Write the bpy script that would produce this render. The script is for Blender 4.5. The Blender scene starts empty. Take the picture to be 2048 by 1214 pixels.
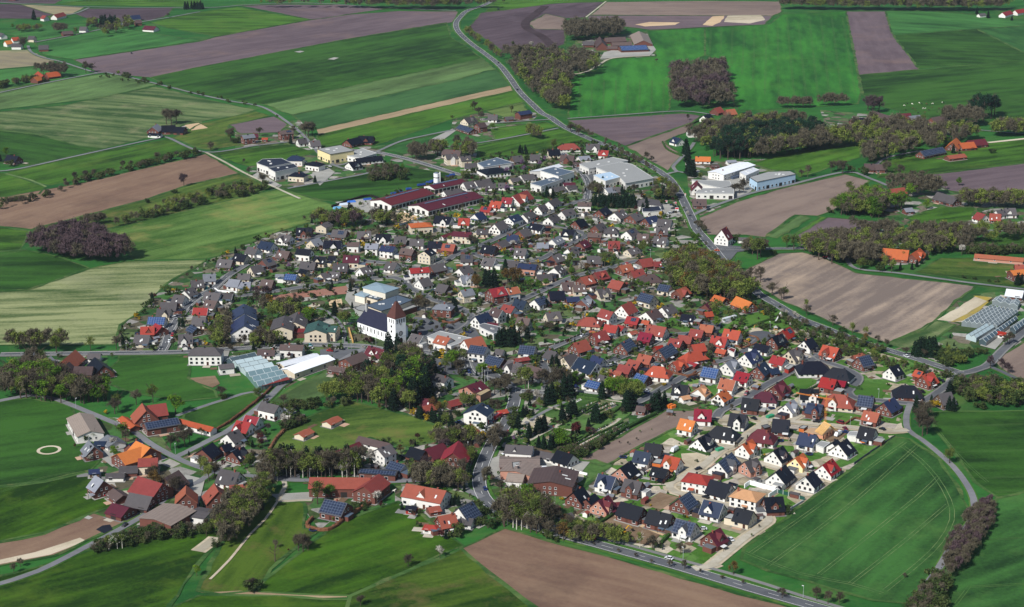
# Aerial view of a village between fields. Every position was read in the photograph and laid on the ground plane in metres.
import bpy, math, random, re
import numpy as np
from mathutils import Vector, Matrix
from mathutils.geometry import tessellate_polygon
random.seed(7)
rng = np.random.default_rng(7)
S = bpy.context.scene
COL = S.collection
# ------------------------------------------------------------------ camera, sky, sun, exposure
F, HZ, CH = 3700.0, -550.0, 390.0          # focal length in photo pixels, horizon row, camera height in metres
PITCH = math.atan((607 - HZ) / F)
cd = bpy.data.cameras.new('camera')
cd.sensor_width = 36.0
cd.lens = 36.0 * F / 2048
cd.clip_start = 5.0
cd.clip_end = 40000.0
cam = bpy.data.objects.new('camera', cd)
cam.location = (0, 0, CH)
cam.rotation_euler = (math.pi / 2 - PITCH, 0, 0)
COL.objects.link(cam)
S.camera = cam
SUN_EL, SUN_AZ = math.radians(42), math.atan2(-0.62, -0.78)   # sun stands behind the camera to the left
w = bpy.data.worlds.new('World')
S.world = w
w.use_nodes = True
nt = w.node_tree
sky = nt.nodes.new('ShaderNodeTexSky')
sky.sky_type = 'NISHITA'
sky.sun_disc = False
sky.sun_elevation = SUN_EL
sky.sun_rotation = SUN_AZ
sky.air_density = 1.0
sky.dust_density = 0.6
nt.nodes['Background'].inputs['Strength'].default_value = 0.085
nt.links.new(sky.outputs[0], nt.nodes['Background'].inputs['Color'])
sl = bpy.data.lights.new('sun', 'SUN')
sl.energy = 4.9
sl.angle = math.radians(0.5)
sl.color = (1.0, 0.975, 0.94)
so = bpy.data.objects.new('sun', sl)
sd = Vector((math.sin(SUN_AZ) * math.cos(SUN_EL), math.cos(SUN_AZ) * math.cos(SUN_EL), math.sin(SUN_EL)))
so.rotation_euler = sd.to_track_quat('Z', 'Y').to_euler()
so.location = sd * 500
COL.objects.link(so)
S.view_settings.view_transform = 'Standard'
S.view_settings.look = 'None'
S.view_settings.gamma = 1.0
S.view_settings.exposure = 0.24
S.cycles.max_bounces = 4
S.cycles.diffuse_bounces = 2
S.cycles.glossy_bounces = 2
S.cycles.transmission_bounces = 2
S.cycles.transparent_max_bounces = 4
S.cycles.volume_bounces = 0
# ------------------------------------------------------------------ photo pixel <-> ground
CP, SP = math.cos(PITCH), math.sin(PITCH)
def up(u, v, z=0.0):
    x, y = (u - 1024) / F, (v - 607) / F
    dx, dy, dz = x, CP - y * SP, -SP - y * CP
    t = (CH - z) / -dz
    return Vector((dx * t, dy * t, z))
def down(p):
    x, y, z = p[0], p[1], p[2] - CH
    d = y * CP - z * SP
    return (1024 + F * x / d, 607 - F * (y * SP + z * CP) / d)
def pts(s):
    a = [float(t) for t in s.split()]
    return list(zip(a[0::2], a[1::2]))
def lin(h):
    c = [int(h[i:i + 2], 16) / 255 for i in (0, 2, 4)]
    return tuple([(x / 12.92 if x <= .04045 else ((x + .055) / 1.055) ** 2.4) for x in c] + [1.0])
# ------------------------------------------------------------------ materials
MATS = {}
def newmat(name):
    m = bpy.data.materials.new(name)
    m.use_nodes = True
    m.node_tree.nodes.clear()
    return m, m.node_tree
def nd(t, typ, **kw):
    n = t.nodes.new(typ)
    for k, v in kw.items(): setattr(n, k, v)
    return n
def principled(t, rough=.9, spec=.2):
    b = nd(t, 'ShaderNodeBsdfPrincipled')
    b.inputs['Roughness'].default_value = rough
    b.inputs['Specular IOR Level'].default_value = spec
    o = nd(t, 'ShaderNodeOutputMaterial')
    t.links.new(b.outputs[0], o.inputs[0])
    return b
def plain(name, hexc, rough=.85, spec=.25, var=.12, scale=.6, metal=0.0, bump=0):
    """a colour with per-object variation and a soft grain"""
    if name in MATS: return MATS[name]
    m, t = newmat(name)
    b = principled(t, rough, spec)
    b.inputs['Metallic'].default_value = metal
    tc = nd(t, 'ShaderNodeTexCoord')
    no = nd(t, 'ShaderNodeTexNoise'); no.inputs['Scale'].default_value = scale; no.inputs['Detail'].default_value = 4
    t.links.new(tc.outputs['Object'], no.inputs['Vector'])
    oi = nd(t, 'ShaderNodeObjectInfo')
    a = nd(t, 'ShaderNodeMath', operation='ADD'); t.links.new(no.outputs[0], a.inputs[0]); t.links.new(oi.outputs['Random'], a.inputs[1])
    mr = nd(t, 'ShaderNodeMapRange'); mr.inputs[1].default_value = .3; mr.inputs[2].default_value = 1.7
    mr.inputs[3].default_value = 1 - var * 1.6; mr.inputs[4].default_value = 1 + var * 1.6
    t.links.new(a.outputs[0], mr.inputs[0])
    hs = nd(t, 'ShaderNodeHueSaturation'); hs.inputs['Color'].default_value = lin(hexc)
    t.links.new(mr.outputs[0], hs.inputs['Value'])
    t.links.new(hs.outputs[0], b.inputs['Base Color'])
    MATS[name] = m
    return m
def roofmat(name, hexc, rough=.7):
    """tiles: fine courses across the slope, a few weathered patches"""
    if name in MATS: return MATS[name]
    m, t = newmat(name)
    b = principled(t, rough, .2)
    tc = nd(t, 'ShaderNodeTexCoord')
    no = nd(t, 'ShaderNodeTexNoise'); no.inputs['Scale'].default_value = .35; no.inputs['Detail'].default_value = 6; no.inputs['Roughness'].default_value = .7
    wv = nd(t, 'ShaderNodeTexWave', wave_type='BANDS', bands_direction='Z'); wv.inputs['Scale'].default_value = .9; wv.inputs['Distortion'].default_value = .3
    for n in (no, wv): t.links.new(tc.outputs['Object'], n.inputs['Vector'])
    oi = nd(t, 'ShaderNodeObjectInfo')
    a = nd(t, 'ShaderNodeMath', operation='MULTIPLY_ADD'); t.links.new(wv.outputs[1], a.inputs[0]); a.inputs[1].default_value = .25; t.links.new(no.outputs[0], a.inputs[2])
    a2 = nd(t, 'ShaderNodeMath', operation='ADD'); t.links.new(a.outputs[0], a2.inputs[0]); t.links.new(oi.outputs['Random'], a2.inputs[1])
    mr = nd(t, 'ShaderNodeMapRange'); mr.inputs[1].default_value = .4; mr.inputs[2].default_value = 1.8; mr.inputs[3].default_value = .6; mr.inputs[4].default_value = 1.35
    t.links.new(a2.outputs[0], mr.inputs[0])
    hr = nd(t, 'ShaderNodeMapRange'); hr.inputs[3].default_value = .485; hr.inputs[4].default_value = .515
    t.links.new(oi.outputs['Random'], hr.inputs[0])
    hs = nd(t, 'ShaderNodeHueSaturation'); hs.inputs['Color'].default_value = lin(hexc)
    t.links.new(mr.outputs[0], hs.inputs['Value']); t.links.new(hr.outputs[0], hs.inputs['Hue'])
    t.links.new(hs.outputs[0], b.inputs['Base Color'])
    MATS[name] = m
    return m
def fieldmat(name, c1, c2, ang=0.0, spacing=6.0, stripe=.35, big=90.0, c3=None, c3amt=.0, fine=.6):
    """field surface: rows along a direction, long soft patches, fine grain"""
    m, t = newmat(name)
    b = principled(t, .95, .1)
    geo = nd(t, 'ShaderNodeNewGeometry')
    mp = nd(t, 'ShaderNodeVectorRotate', rotation_type='Z_AXIS'); mp.inputs['Angle'].default_value = -ang
    t.links.new(geo.outputs['Position'], mp.inputs['Vector'])
    sc = nd(t, 'ShaderNodeMapping'); sc.inputs['Scale'].default_value = (1 / big / 3.5, 1 / big, 1)
    t.links.new(mp.outputs[0], sc.inputs['Vector'])
    nb = nd(t, 'ShaderNodeTexNoise'); nb.inputs['Scale'].default_value = 1; nb.inputs['Detail'].default_value = 7; nb.inputs['Roughness'].default_value = .62
    t.links.new(sc.outputs[0], nb.inputs['Vector'])
    sc2 = nd(t, 'ShaderNodeMapping'); sc2.inputs['Scale'].default_value = (1 / spacing / 16, 1 / spacing, 1)
    t.links.new(mp.outputs[0], sc2.inputs['Vector'])
    ns = nd(t, 'ShaderNodeTexNoise'); ns.inputs['Scale'].default_value = 1; ns.inputs['Detail'].default_value = 2
    t.links.new(sc2.outputs[0], ns.inputs['Vector'])
    nf = nd(t, 'ShaderNodeTexNoise'); nf.inputs['Scale'].default_value = .45; nf.inputs['Detail'].default_value = 5; nf.inputs['Roughness'].default_value = .75
    t.links.new(geo.outputs['Position'], nf.inputs['Vector'])
    r1 = nd(t, 'ShaderNodeMapRange'); r1.inputs[1].default_value = .34; r1.inputs[2].default_value = .66
    t.links.new(nb.outputs[0], r1.inputs[0])
    s1 = nd(t, 'ShaderNodeMath', operation='SUBTRACT'); t.links.new(ns.outputs[0], s1.inputs[0]); s1.inputs[1].default_value = .5
    s2 = nd(t, 'ShaderNodeMath', operation='MULTIPLY_ADD'); t.links.new(s1.outputs[0], s2.inputs[0]); s2.inputs[1].default_value = stripe * 3; t.links.new(r1.outputs[0], s2.inputs[2])
    f1 = nd(t, 'ShaderNodeMath', operation='SUBTRACT'); t.links.new(nf.outputs[0], f1.inputs[0]); f1.inputs[1].default_value = .5
    f2 = nd(t, 'ShaderNodeMath', operation='MULTIPLY_ADD'); t.links.new(f1.outputs[0], f2.inputs[0]); f2.inputs[1].default_value = fine * 2; t.links.new(s2.outputs[0], f2.inputs[2])
    nq = nd(t, 'ShaderNodeTexNoise'); nq.inputs['Scale'].default_value = 1; nq.inputs['Detail'].default_value = 4; nq.inputs['Roughness'].default_value = .65
    sq = nd(t, 'ShaderNodeMapping'); sq.inputs['Scale'].default_value = (1 / 55, 1 / 16, 1); t.links.new(mp.outputs[0], sq.inputs['Vector']); t.links.new(sq.outputs[0], nq.inputs['Vector'])
    q1 = nd(t, 'ShaderNodeMath', operation='SUBTRACT'); t.links.new(nq.outputs[0], q1.inputs[0]); q1.inputs[1].default_value = .5
    q2 = nd(t, 'ShaderNodeMath', operation='MULTIPLY_ADD'); t.links.new(q1.outputs[0], q2.inputs[0]); q2.inputs[1].default_value = 2.1; t.links.new(f2.outputs[0], q2.inputs[2])
    f2 = q2
    f2.use_clamp = True
    mx = nd(t, 'ShaderNodeMix', data_type='RGBA'); mx.inputs[6].default_value = lin(c1); mx.inputs[7].default_value = lin(c2)
    t.links.new(f2.outputs[0], mx.inputs[0])
    out = mx.outputs[2]
    if c3:
        n3 = nd(t, 'ShaderNodeTexNoise'); n3.inputs['Scale'].default_value = 1 / big * 1.9; n3.inputs['Detail'].default_value = 6; n3.inputs['Roughness'].default_value = .7
        t.links.new(mp.outputs[0], n3.inputs['Vector'])
        r3 = nd(t, 'ShaderNodeMapRange'); r3.inputs[1].default_value = .52; r3.inputs[2].default_value = .68; r3.inputs[4].default_value = c3amt
        t.links.new(n3.outputs[0], r3.inputs[0])
        m3 = nd(t, 'ShaderNodeMix', data_type='RGBA'); m3.inputs[7].default_value = lin(c3)
        t.links.new(r3.outputs[0], m3.inputs[0]); t.links.new(out, m3.inputs[6]); out = m3.outputs[2]
    t.links.new(out, b.inputs['Base Color'])
    return m
# ------------------------------------------------------------------ mesh builder
class MB:
    def __init__(s): s.v, s.f, s.m = [], [], []
    def add(s, vs, fs, mi=0):
        o = len(s.v); s.v += [tuple(x) for x in vs]; s.f += [tuple(i + o for i in f) for f in fs]; s.m += [mi] * len(fs)
    def box(s, x0, y0, z0, x1, y1, z1, mi=0):
        s.add([(x0, y0, z0), (x1, y0, z0), (x1, y1, z0), (x0, y1, z0), (x0, y0, z1), (x1, y0, z1), (x1, y1, z1), (x0, y1, z1)],
              [(0, 3, 2, 1), (4, 5, 6, 7), (0, 1, 5, 4), (1, 2, 6, 5), (2, 3, 7, 6), (3, 0, 4, 7)], mi)
    def cyl(s, x, y, z0, z1, r0, r1=None, n=8, mi=0):
        r1 = r0 if r1 is None else r1
        vs = [(x + r0 * math.cos(2 * math.pi * k / n), y + r0 * math.sin(2 * math.pi * k / n), z0) for k in range(n)] + \
             [(x + r1 * math.cos(2 * math.pi * k / n), y + r1 * math.sin(2 * math.pi * k / n), z1) for k in range(n)]
        s.add(vs, [(k, (k + 1) % n, n + (k + 1) % n, n + k) for k in range(n)] + [tuple(range(n))[::-1], tuple(range(n, 2 * n))], mi)
    def bar(s, a, b, r, n=4, mi=0, r1=None):
        a, b = Vector(a), Vector(b); d = (b - a).normalized()
        q = d.orthogonal().normalized(); p = d.cross(q); r1 = r if r1 is None else r1
        vs = [a + (q * math.cos(2 * math.pi * k / n) + p * math.sin(2 * math.pi * k / n)) * r for k in range(n)] + \
             [b + (q * math.cos(2 * math.pi * k / n) + p * math.sin(2 * math.pi * k / n)) * r1 for k in range(n)]
        s.add(vs, [(k, (k + 1) % n, n + (k + 1) % n, n + k) for k in range(n)] + [tuple(range(n))[::-1], tuple(range(n, 2 * n))], mi)
    def slab(s, top, th, mi=0):
        """closed slab under a flat polygon"""
        n = len(top); nrm = (Vector(top[1]) - Vector(top[0])).cross(Vector(top[2]) - Vector(top[0])).normalized()
        if nrm.z < 0: top = top[::-1]; nrm = -nrm
        bot = [Vector(p) - nrm * th for p in top]
        s.add(list(top) + bot, [tuple(range(n)), tuple(range(2 * n - 1, n - 1, -1))] + [(k, n + k, n + (k + 1) % n, (k + 1) % n) for k in range(n)], mi)
    def prism(s, poly, z0, z1, mi=0, mtop=None):
        n = len(poly)
        ar = sum(poly[i][0] * poly[(i + 1) % n][1] - poly[(i + 1) % n][0] * poly[i][1] for i in range(n))
        if ar < 0: poly = poly[::-1]
        tri = tessellate_polygon([[Vector((p[0], p[1], 0)) for p in poly]])
        vs = [(p[0], p[1], z0) for p in poly] + [(p[0], p[1], z1) for p in poly]
        s.add(vs, [(k, (k + 1) % n, n + (k + 1) % n, n + k) for k in range(n)], mi)
        s.add(vs[n:], [orient(t_, poly) for t_ in tri], mi if mtop is None else mtop)
    def data(s, name, mats):
        me = bpy.data.meshes.new(name)
        me.from_pydata(s.v, [], s.f)
        for m in mats: me.materials.append(m)
        if len(mats) > 1: me.polygons.foreach_set('material_index', s.m)
        me.update()
        return me
def orient(t_, poly):
    a, b, c = [poly[i] for i in t_]
    return tuple(t_) if (b[0] - a[0]) * (c[1] - a[1]) - (c[0] - a[0]) * (b[1] - a[1]) > 0 else tuple(t_[::-1])
def obj(name, data, parent=None, loc=None, rz=0.0, label=None, cat=None, group=None, kind=None):
    o = bpy.data.objects.new(name, data)
    if parent is not None: o.parent = parent
    if loc is not None: o.location = loc
    if rz: o.rotation_euler = (0, 0, rz)
    if label: o['label'] = label
    if cat: o['category'] = cat
    if group: o['group'] = group
    if kind: o['kind'] = kind
    COL.objects.link(o)
    return o
def tiles(text):
    """yields (entry, to_photo) for each entry under its tile header"""
    ox = oy = 0.0; s = 1.0
    for ln in text.strip().split('\n'):
        ln = ln.strip()
        if not ln: continue
        if ln[0] == 'T' and ln[1] == ' ':
            _, a, b, c = ln.split(); ox, oy, s = float(a), float(b), float(c); continue
        for e in ln.split(';'):
            if e.strip(): yield e.strip(), (lambda x, y, ox=ox, oy=oy, s=s: (ox + x / s, oy + y / s))
def inside(p, poly):
    r = False; n = len(poly); j = n - 1
    for i in range(n):
        if (poly[i][1] > p[1]) != (poly[j][1] > p[1]) and p[0] < (poly[j][0] - poly[i][0]) * (p[1] - poly[i][1]) / (poly[j][1] - poly[i][1]) + poly[i][0]: r = not r
        j = i
    return r
HOUSES = """
T 0 0 1
761 400 848 377 mw:w26h8e4.6LR;836 411 947.5 384 mw:w26h7.6e4.4LR;858 371 922 358 mw:w16h7e4.4LR
T 820 370 6.82
80 520 210 512 ob:w14h8e5.6H
T 250 430 5.851
1090 518 1262 530 gk:w11;1810 225 1950 245 gw:w11X;1590 305 1740 330 bw:w11;1440 370 1560 390 gw;1290 450 1430 470 db:w10
1790 415 1930 430 nk:w11;1600 525 1710 492 gk:w11S;1465 605 1585 582 gb:w11;1340 688 1450 690 gb:w9h6;930 695 1040 690 lw:w10;800 768 885 762 gb
690 882 790 842 gw:w10;600 935 685 945 gw;940 905 1120 920 gw:w12h7;1130 915 1250 920 gw:h6;420 1022 610 1025 gk:w11;380 1095 540 1100 gb:w10X
1240 752 1330 762 lw;1345 785 1450 785 lb:h6;955 995 1070 1010 nb;800 1088 970 1092 rw:w9;1600 755 1740 765 nk;1880 690 2020 700 zw:w10h6;1765 695 1860 697 lw:w6h4
T 240 560 6.009
340 445 550 450 zw:w10;260 565 400 560 rk:w10X;430 525 500 560 rk;180 660 360 665 gb:w11;900 440 1010 442 gw:w12;860 540 930 575 sn:w9h6;740 655 830 650 gw:w12X
920 812 1140 812 gw:w13h11e7HA;1200 1020 1350 1005 gw:w9h6e4;1490 400 1490 292 bw:w17h11e6C;1490 552 1500 418 bw:w19h12e6C
1660 838 1860 842 nw:w8h6
T 560 400 6.82
230 380 440 385 dk:w11X;555 338 650 297 gb:w11e5;720 405 920 420 gk:w11S;1050 430 1240 425 gb:w11X;1310 465 1510 470 dw:w10X;1560 500 1720 500 gk:w11;1770 535 1960 535 gw:w10
430 545 515 522 lb:w11;600 555 840 560 dw:w12X;930 575 1080 580 nw:w10e5;1170 595 1340 600 lw:w11e5.5h9;1390 620 1570 640 bw:w11e5.5h9S;1660 655 1830 680 nk:w10e5h9
240 660 430 680 dw:w10e5h9;480 770 620 780 db:w10X;670 765 760 770 dw:w7h5;280 840 490 850 gk:w11;730 865 930 870 gk:w11;870 755 1080 760 mb:w11h9e4;1460 840 1600 860 gw:w11
1090 932 1205 902 gw:w10;580 1002 655 985 gb:h6;690 980 785 985 gb:h6;280 940 380 960 db:w7h5;1960 698 2046 655 db:w12h11e7;60 470 170 490 gk:w9h6
1770 935 2020 918 rw:w11h9e6;1900 1085 2010 1060 gw:w11
T 820 370 6.82
250 770 430 775 dw:w10;450 800 620 815 ck:w10S;350 420 570 440 dw:w12X;680 455 800 458 rw:w11hX;875 397 985 365 bw:w11;985 295 1105 308 rp:w9h6S;1110 215 1260 232 rw:w11;1265 168 1400 178 rw:w10
1400 150 1590 75 cw:w16h9X;590 635 840 650 mb:w10h9e6;425 692 560 655 mw:w6h4;920 600 1060 602 gb:w10h6;1150 532 1270 482 gw:w12h9;1340 442 1470 397 bw:w12h9e5;1535 402 1660 347 gw:w10
1740 292 1835 267 gw:w10;1885 225 2000 175 gw:w10;1650 520 1820 550 dw:w9h7;1485 622 1600 590 gk:w12;1340 680 1470 690 bw:w10;1180 782 1300 747 gk:w12h6;990 820 1180 840 dk:w11
700 950 850 950 gw:w11S;1010 990 1170 1010 gw:w11;1930 742 2040 692 lw:w10;1760 790 1860 790 lk:w9h6;1450 862 1580 872 gw:w10;1930 962 2046 932 gk:w11;1330 1040 1470 1042 gb:w9h6
1490 1070 1730 1090 bp:w11h8e5;1960 1130 2046 1085 gw:w11;275 1102 460 1062 gk:w10;665 1135 800 1092 gw:w11;1880 442 1990 395 gw:w10;1790 590 1920 590 dk:w6h4
T 1080 380 6.82
290 292 440 250 gw:w9;520 165 700 170 nw:w9h8e5;800 272 905 227 dk:w11;1010 312 1130 266 gw:w12;1225 342 1345 300 gk:w12;1430 382 1580 347 bk:w11;1610 395 1800 410 gw:w11;1590 510 1740 512 gk:w11X
1340 595 1480 600 nw:w10;1560 630 1740 650 gw:w11;475 422 590 390 dk:w11;745 482 855 447 gk:w10;930 505 1020 507 gw:w10H;1175 562 1285 512 gw:w10S;320 535 480 550 dw:w12X;160 662 270 620 lw:w10
660 580 840 590 nk:w9h8e5;540 712 630 682 mk:w10;940 700 1080 702 ck:w11X;375 802 485 772 gw:w9;130 892 300 862 gk:w11;1185 812 1325 782 gb:w10h6;640 900 850 900 gk:w12;185 1042 330 1010 gw:w12X
1350 952 1520 927 ck:w12;1560 982 1635 978 ck:w8h6;1080 1037 1235 1006 ck:w10;1235 1102 1400 1076 ck:w10;740 1132 890 1097 ck:w11X
T 820 520 6.82
400 325 520 350 gn:w10;690 217 840 200 lw:w11X;690 417 845 390 lb:w10h9e5;1080 402 1270 367 rk:w13h11e6X;1315 392 1460 366 cw:w10h9e5;400 600 510 608 lk:w11h9e6H;1440 532 1590 567 bb:w10h10e4
1280 605 1430 640 cw:w9;1690 542 1830 490 sw:w10;890 772 1060 717 bw:w11h9;1120 652 1260 687 nw:w10h10e5;1010 850 1200 868 mw:w8h4;1480 780 1630 800 nw:w9h9X;1850 722 2040 702 gb:w11X
380 1030 550 1068 cw:w12h9e5;740 1092 970 1040 cw:w14h9;60 1010 150 1030 gw:w10;1720 202 1930 192 gb:w10h6
T 1080 520 6.82
300 310 450 302 nw:w13;480 345 580 340 nb:w9;120 432 330 422 dk:w12;360 512 530 502 bk:w8h5;560 545 655 482 lk:w11X;790 402 920 386 gb:w12X;980 270 1145 305 ck:w11;550 242 700 207 ck:w11
1410 200 1580 192 nb:w13H;1640 330 1775 352 sb:w9h7;1380 442 1560 492 sb:w11h9;1860 412 1990 362 ck:w10X;1110 622 1240 567 cw:w13h9;1660 642 1800 597 gw:w11;1440 712 1590 662 nw:w13
840 668 1000 712 cw:w10h9;600 780 760 790 cb:w12H;1200 770 1345 792 rk:w9S;1390 822 1480 832 rk:w6h5;900 880 1050 900 rw:w9;1080 888 1145 910 rw:w7h6;1480 880 1720 922 cw:w12;1220 982 1310 962 cw:w6h4
720 1002 890 962 ck:w11;1370 982 1530 1012 Rk:w10;120 732 290 702 gw:w12X
T 1100 670 6.82
320 112 490 62 ck:w12;0 205 75 237 gb:w10;180 302 340 252 gb:w11;395 305 640 392 bw:w14;590 280 720 322 bw:w10;680 540 840 592 gw:w11;520 612 700 657 zw:w9h6;810 470 980 507 ck:w9;950 400 1110 432 ck:w9
1080 330 1240 372 ck:w9;1220 258 1390 292 ck:w10;1480 202 1650 112 sk:w12;1430 162 1530 140 Rk:w6h5;960 110 1090 42 sk:w12;1400 422 1560 440 rw:w12H;1190 520 1340 562 zk:w9h7;1705 362 1795 335 rk:w10X
1880 242 2040 212 rk:w11H;1900 362 2010 398 rk:w6h4;1650 45 1800 72 ck:w9;1770 2 1930 22 ck:w9;1985 130 2046 122 rk:w9h7;1700 668 1880 692 dw:w12X;1790 842 1890 822 tw:w6h4;1190 968 1305 982 nk:w7h5
T 1360 620 6.82
30 58 195 76 dw:w9h6;340 32 430 22 ok:w7h6;290 198 450 217 ck:w9;150 258 320 282 ck:w9;20 318 170 342 ck:w9;610 258 825 292 rw:w11;440 350 645 382 rw:w12X;230 465 385 492 ck:w9H;80 568 245 582 rk:w10H
505 525 630 550 rk:w6h5;110 708 225 722 rk:w6h4;1395 282 1500 232 Rk:w11S;1255 372 1390 325 dk:w11X;1030 458 1230 497 dw:w9h6;880 602 1030 532 bw:w13X;1480 562 1620 512 gb:w13X;1690 422 1800 377 dw:w11
620 722 740 652 lw:w13X;320 770 535 807 zw:w12;1265 618 1445 662 rw:w9;1050 772 1155 702 bk:w12;1210 812 1330 792 bk:w8h5;1720 705 1930 702 dw:w16H;790 838 945 872 Rw:w10;560 933 755 967 cw:w11h9
1275 1042 1400 960 mk:w13X;240 1082 320 1022 tw:w10h7X
T 1360 770 6.82
515 122 620 62 ow:w10;1640 56 1890 62 dw:w11X;200 330 430 342 Rw:w12X;10 458 205 497 ow:w11;860 175 1085 202 dk:w12;1100 92 1240 102 mw:w11H;1440 262 1550 202 lw:w11X;1760 243 1935 272 bk:w11X
690 383 910 412 dw:w13X;490 558 700 592 dw:w12H;1270 463 1495 482 dk:w13;1050 602 1200 622 mw:w13H;240 732 375 662 dw:w13X;850 812 980 742 ow:w11X;1640 648 1865 692 bw:w12;520 1052 700 922 sw:w13X
900 1042 1030 1002 gp:w11X;1270 902 1400 832 dw:w13X;1580 992 1665 937 oy:w11X
T 1610 660 6.82
250 205 460 252 rk:w12X;370 510 560 542 dw:w12H;230 643 430 682 Rk:w11;460 690 540 702 Rk:w8h5;660 352 765 330 ck:w7h6;730 372 870 340 sk:w12;1165 512 1255 477 dw:w11;1600 622 1740 575 rk:w12X;1520 550 1600 572 rk:w8h6S
1310 755 1500 762 dk:w13H;370 872 560 892 cb:w15HX;740 888 935 912 sk:w12;1075 992 1210 922 bk:w12;1850 872 1960 852 gn:w12
T 1500 810 6.82
1560 75 1765 117 ck:w10;1510 290 1710 328 dw:w12;1120 522 1190 472 dw:w8h7;1205 532 1320 460 dw:w13;990 822 1120 732 Rw:w12X;350 922 480 820 dw:w13;755 987 860 902 dw:w12
T 1110 900 6.82
30 2 250 70 dw:w11;1120 13 1285 42 bw:w11;1510 73 1705 117 ow:w11X;1340 228 1535 267 dk:w9;885 247 1030 150 dp:w12;600 325 825 372 bw:w12X;960 393 1185 442 gk:w12X;250 582 380 510 dk:w12;440 662 520 612 dk:w9h6
590 692 720 622 mp:w12X;830 718 890 713 mk:w6h4;905 708 1205 792 dk:w12;1290 813 1600 887 dk:w12;1690 662 1830 570 sk:w13;1660 938 1920 1002 sw:w12X;1240 -95 1460 -70 dk:w11
T 1360 920 6.82
420 268 695 342 dw:w13;330 545 590 602 bw:w13X;780 650 995 702 db:w12;400 1002 540 932 mk:w12X;1150 515 1400 502 dk:w13X;860 405 985 432 tw:w14h9e6H;1000 500 1100 515 tw:w9h4.5H;190 190 300 208 rw:w14h9e6H
T 820 690 6.82
830 3 1055 32 sw:w13h10e6;1070 138 1285 192 sk:w11h7;1180 58 1275 72 gw:w8h5;1345 205 1535 262 gw:w12X;1600 272 1850 342 nw:w12;1500 2 1720 22 sb:w11;1800 62 2000 92 gb:w11;1430 190 1610 162 ck:w6h4
340 385 535 442 gw:w10h8e5;770 572 965 492 mp:w13h6;180 732 325 745 mk:w10h6;170 842 270 812 ck:w9h5;520 772 660 737 ck:w8h5;885 880 985 792 bw:w16h11e7;1190 902 1315 877 rn:w6h4
T 800 840 5.12
680 110 725 37 cw:w10;465 187 510 167 cw:w5h4;255 302 440 237 mk:w15h7B;110 275 258 320 dk:w11h7B;540 340 600 217 rk:w16h12e5B;75 655 468 727 cw:w15h10e5X;285 902 400 882 ck:w8h4;600 902 740 832 sw:w14h10
410 987 540 962 ck:w11h9;290 1075 350 1080 rw:w7h4H;660 1000 740 1012 gw:w8h5;545 490 600 545 nw:w9h6;1090 255 1360 272 gw:w12h10e7X;1390 312 1590 352 gw:w9h4.5;1020 402 1430 404 ek:w17h6e4L
1180 525 1290 427 ep:w19h7e5L;1120 552 1260 562 ew:w15h6e4L;1535 632 1605 473 nk:w25h9e6L;1670 972 1750 952 gw:w7h5;90 880 150 887 dr:w6h4
T 430 860 5.12
970 488 1590 492 ck:w16h9e5B;1520 582 1680 455 ck:w14h10e5B;1490 402 1860 430 sk:w8h5e4;1800 315 1952 362 sw:w10h6;1130 708 1350 752 sk:w14h9e3.5;1665 197 1790 150 gw:w12h10e6;1480 65 1790 140 nw:w8h5
1230 222 1470 125 mw:w7h4.5;60 400 250 437 gw:w13h9;150 570 325 558 ck:w11;175 222 290 172 dk:w11X
T 380 680 5.12
930 48 1160 55 nw:w10e5;1585 192 1765 125 nk:w13h9e5B;1830 60 1990 102 mw:w11h8X;1430 268 1595 292 nk:w8h4.5;1900 240 1965 250 cn:w6h4;740 635 908 674 gw:w10h9e5;960 700 1050 705 lw:w8h4.5;480 825 625 852 rw:w11X
590 775 690 792 rw:w10;375 965 490 915 gw:w11;120 1122 232 1055 dk:w12;330 1080 400 1060 dk:w8h6;1395 838 1512 782 cb:w8h4;1112 962 1222 908 cb:w8h4
T 120 790 6.009
235 215 365 437 ew:w16h7e4B;750 258 900 370 ok:w7h4;1035 195 988 102 ck:w15h11e3B;1050 130 1272 100 ck:w12h9B;1010 338 1412 272 sk:w12h7e4B;1445 290 1842 390 ow:w7h5e3;345 550 410 622 lk:w11h8.5;420 558 550 560 bk:w8h4
570 482 680 562 lw:w11h5;830 592 960 532 bk:w9;690 712 1010 617 ok:w16h9e4B;915 555 1085 637 ok:w15h10e4B;942 768 1176 758 cb:w11h8e4.5B;712 862 937 852 gk:w9h5;560 945 772 942 gw:w7h4;360 900 460 892 bn:w7h4
432 975 515 1027 lk:w12h10e4;940 978 1230 1070 ck:w17h11e4B;1255 1000 1425 907 nn:w15h9B
T 120 930 6.009
1510 350 1516 250 ck:w12h10B;1905 322 1852 225 ck:w14h10B;640 285 760 370 nk:w9h5;835 335 1110 387 gk:w12h8B;630 460 830 517 mk:w13h6B;1135 655 1440 478 ek:w21h7e5B;1600 545 1800 577 gw:w13h5e4
T 0 660 6.009
745 378 905 240 ck:w13h9B;742 475 830 385 nk:w12h9B;895 440 1120 443 np:w12h9e4.5B;1140 330 1245 432 dk:w15h9B;1060 285 1210 285 gw:w8h5;500 365 610 320 lb:w8h5
T 0 0 5.0575
432 155 470 162 cw:w9;540 150 640 125 cw:w10;60 415 100 410 ow:w9;130 380 172 376 ow:w9;120 440 220 440 gw:w9;295 365 350 367 gb:w9;390 460 490 457 gk:w11;625 320 730 312 nk:w11h6;810 270 880 272 gw:w10
1180 195 1240 192 gw:w9;1310 160 1412 152 bw:w11;1370 205 1420 202 nk:w9;1465 260 1580 268 mw:w13h7;465 738 592 722 ok:w12B;385 722 440 765 ok:w12B;340 782 400 765 ok:w10;0 330 40 342 gw:w9;90 -45 160 -45 dk:w9
T 0 200 3.994
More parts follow.
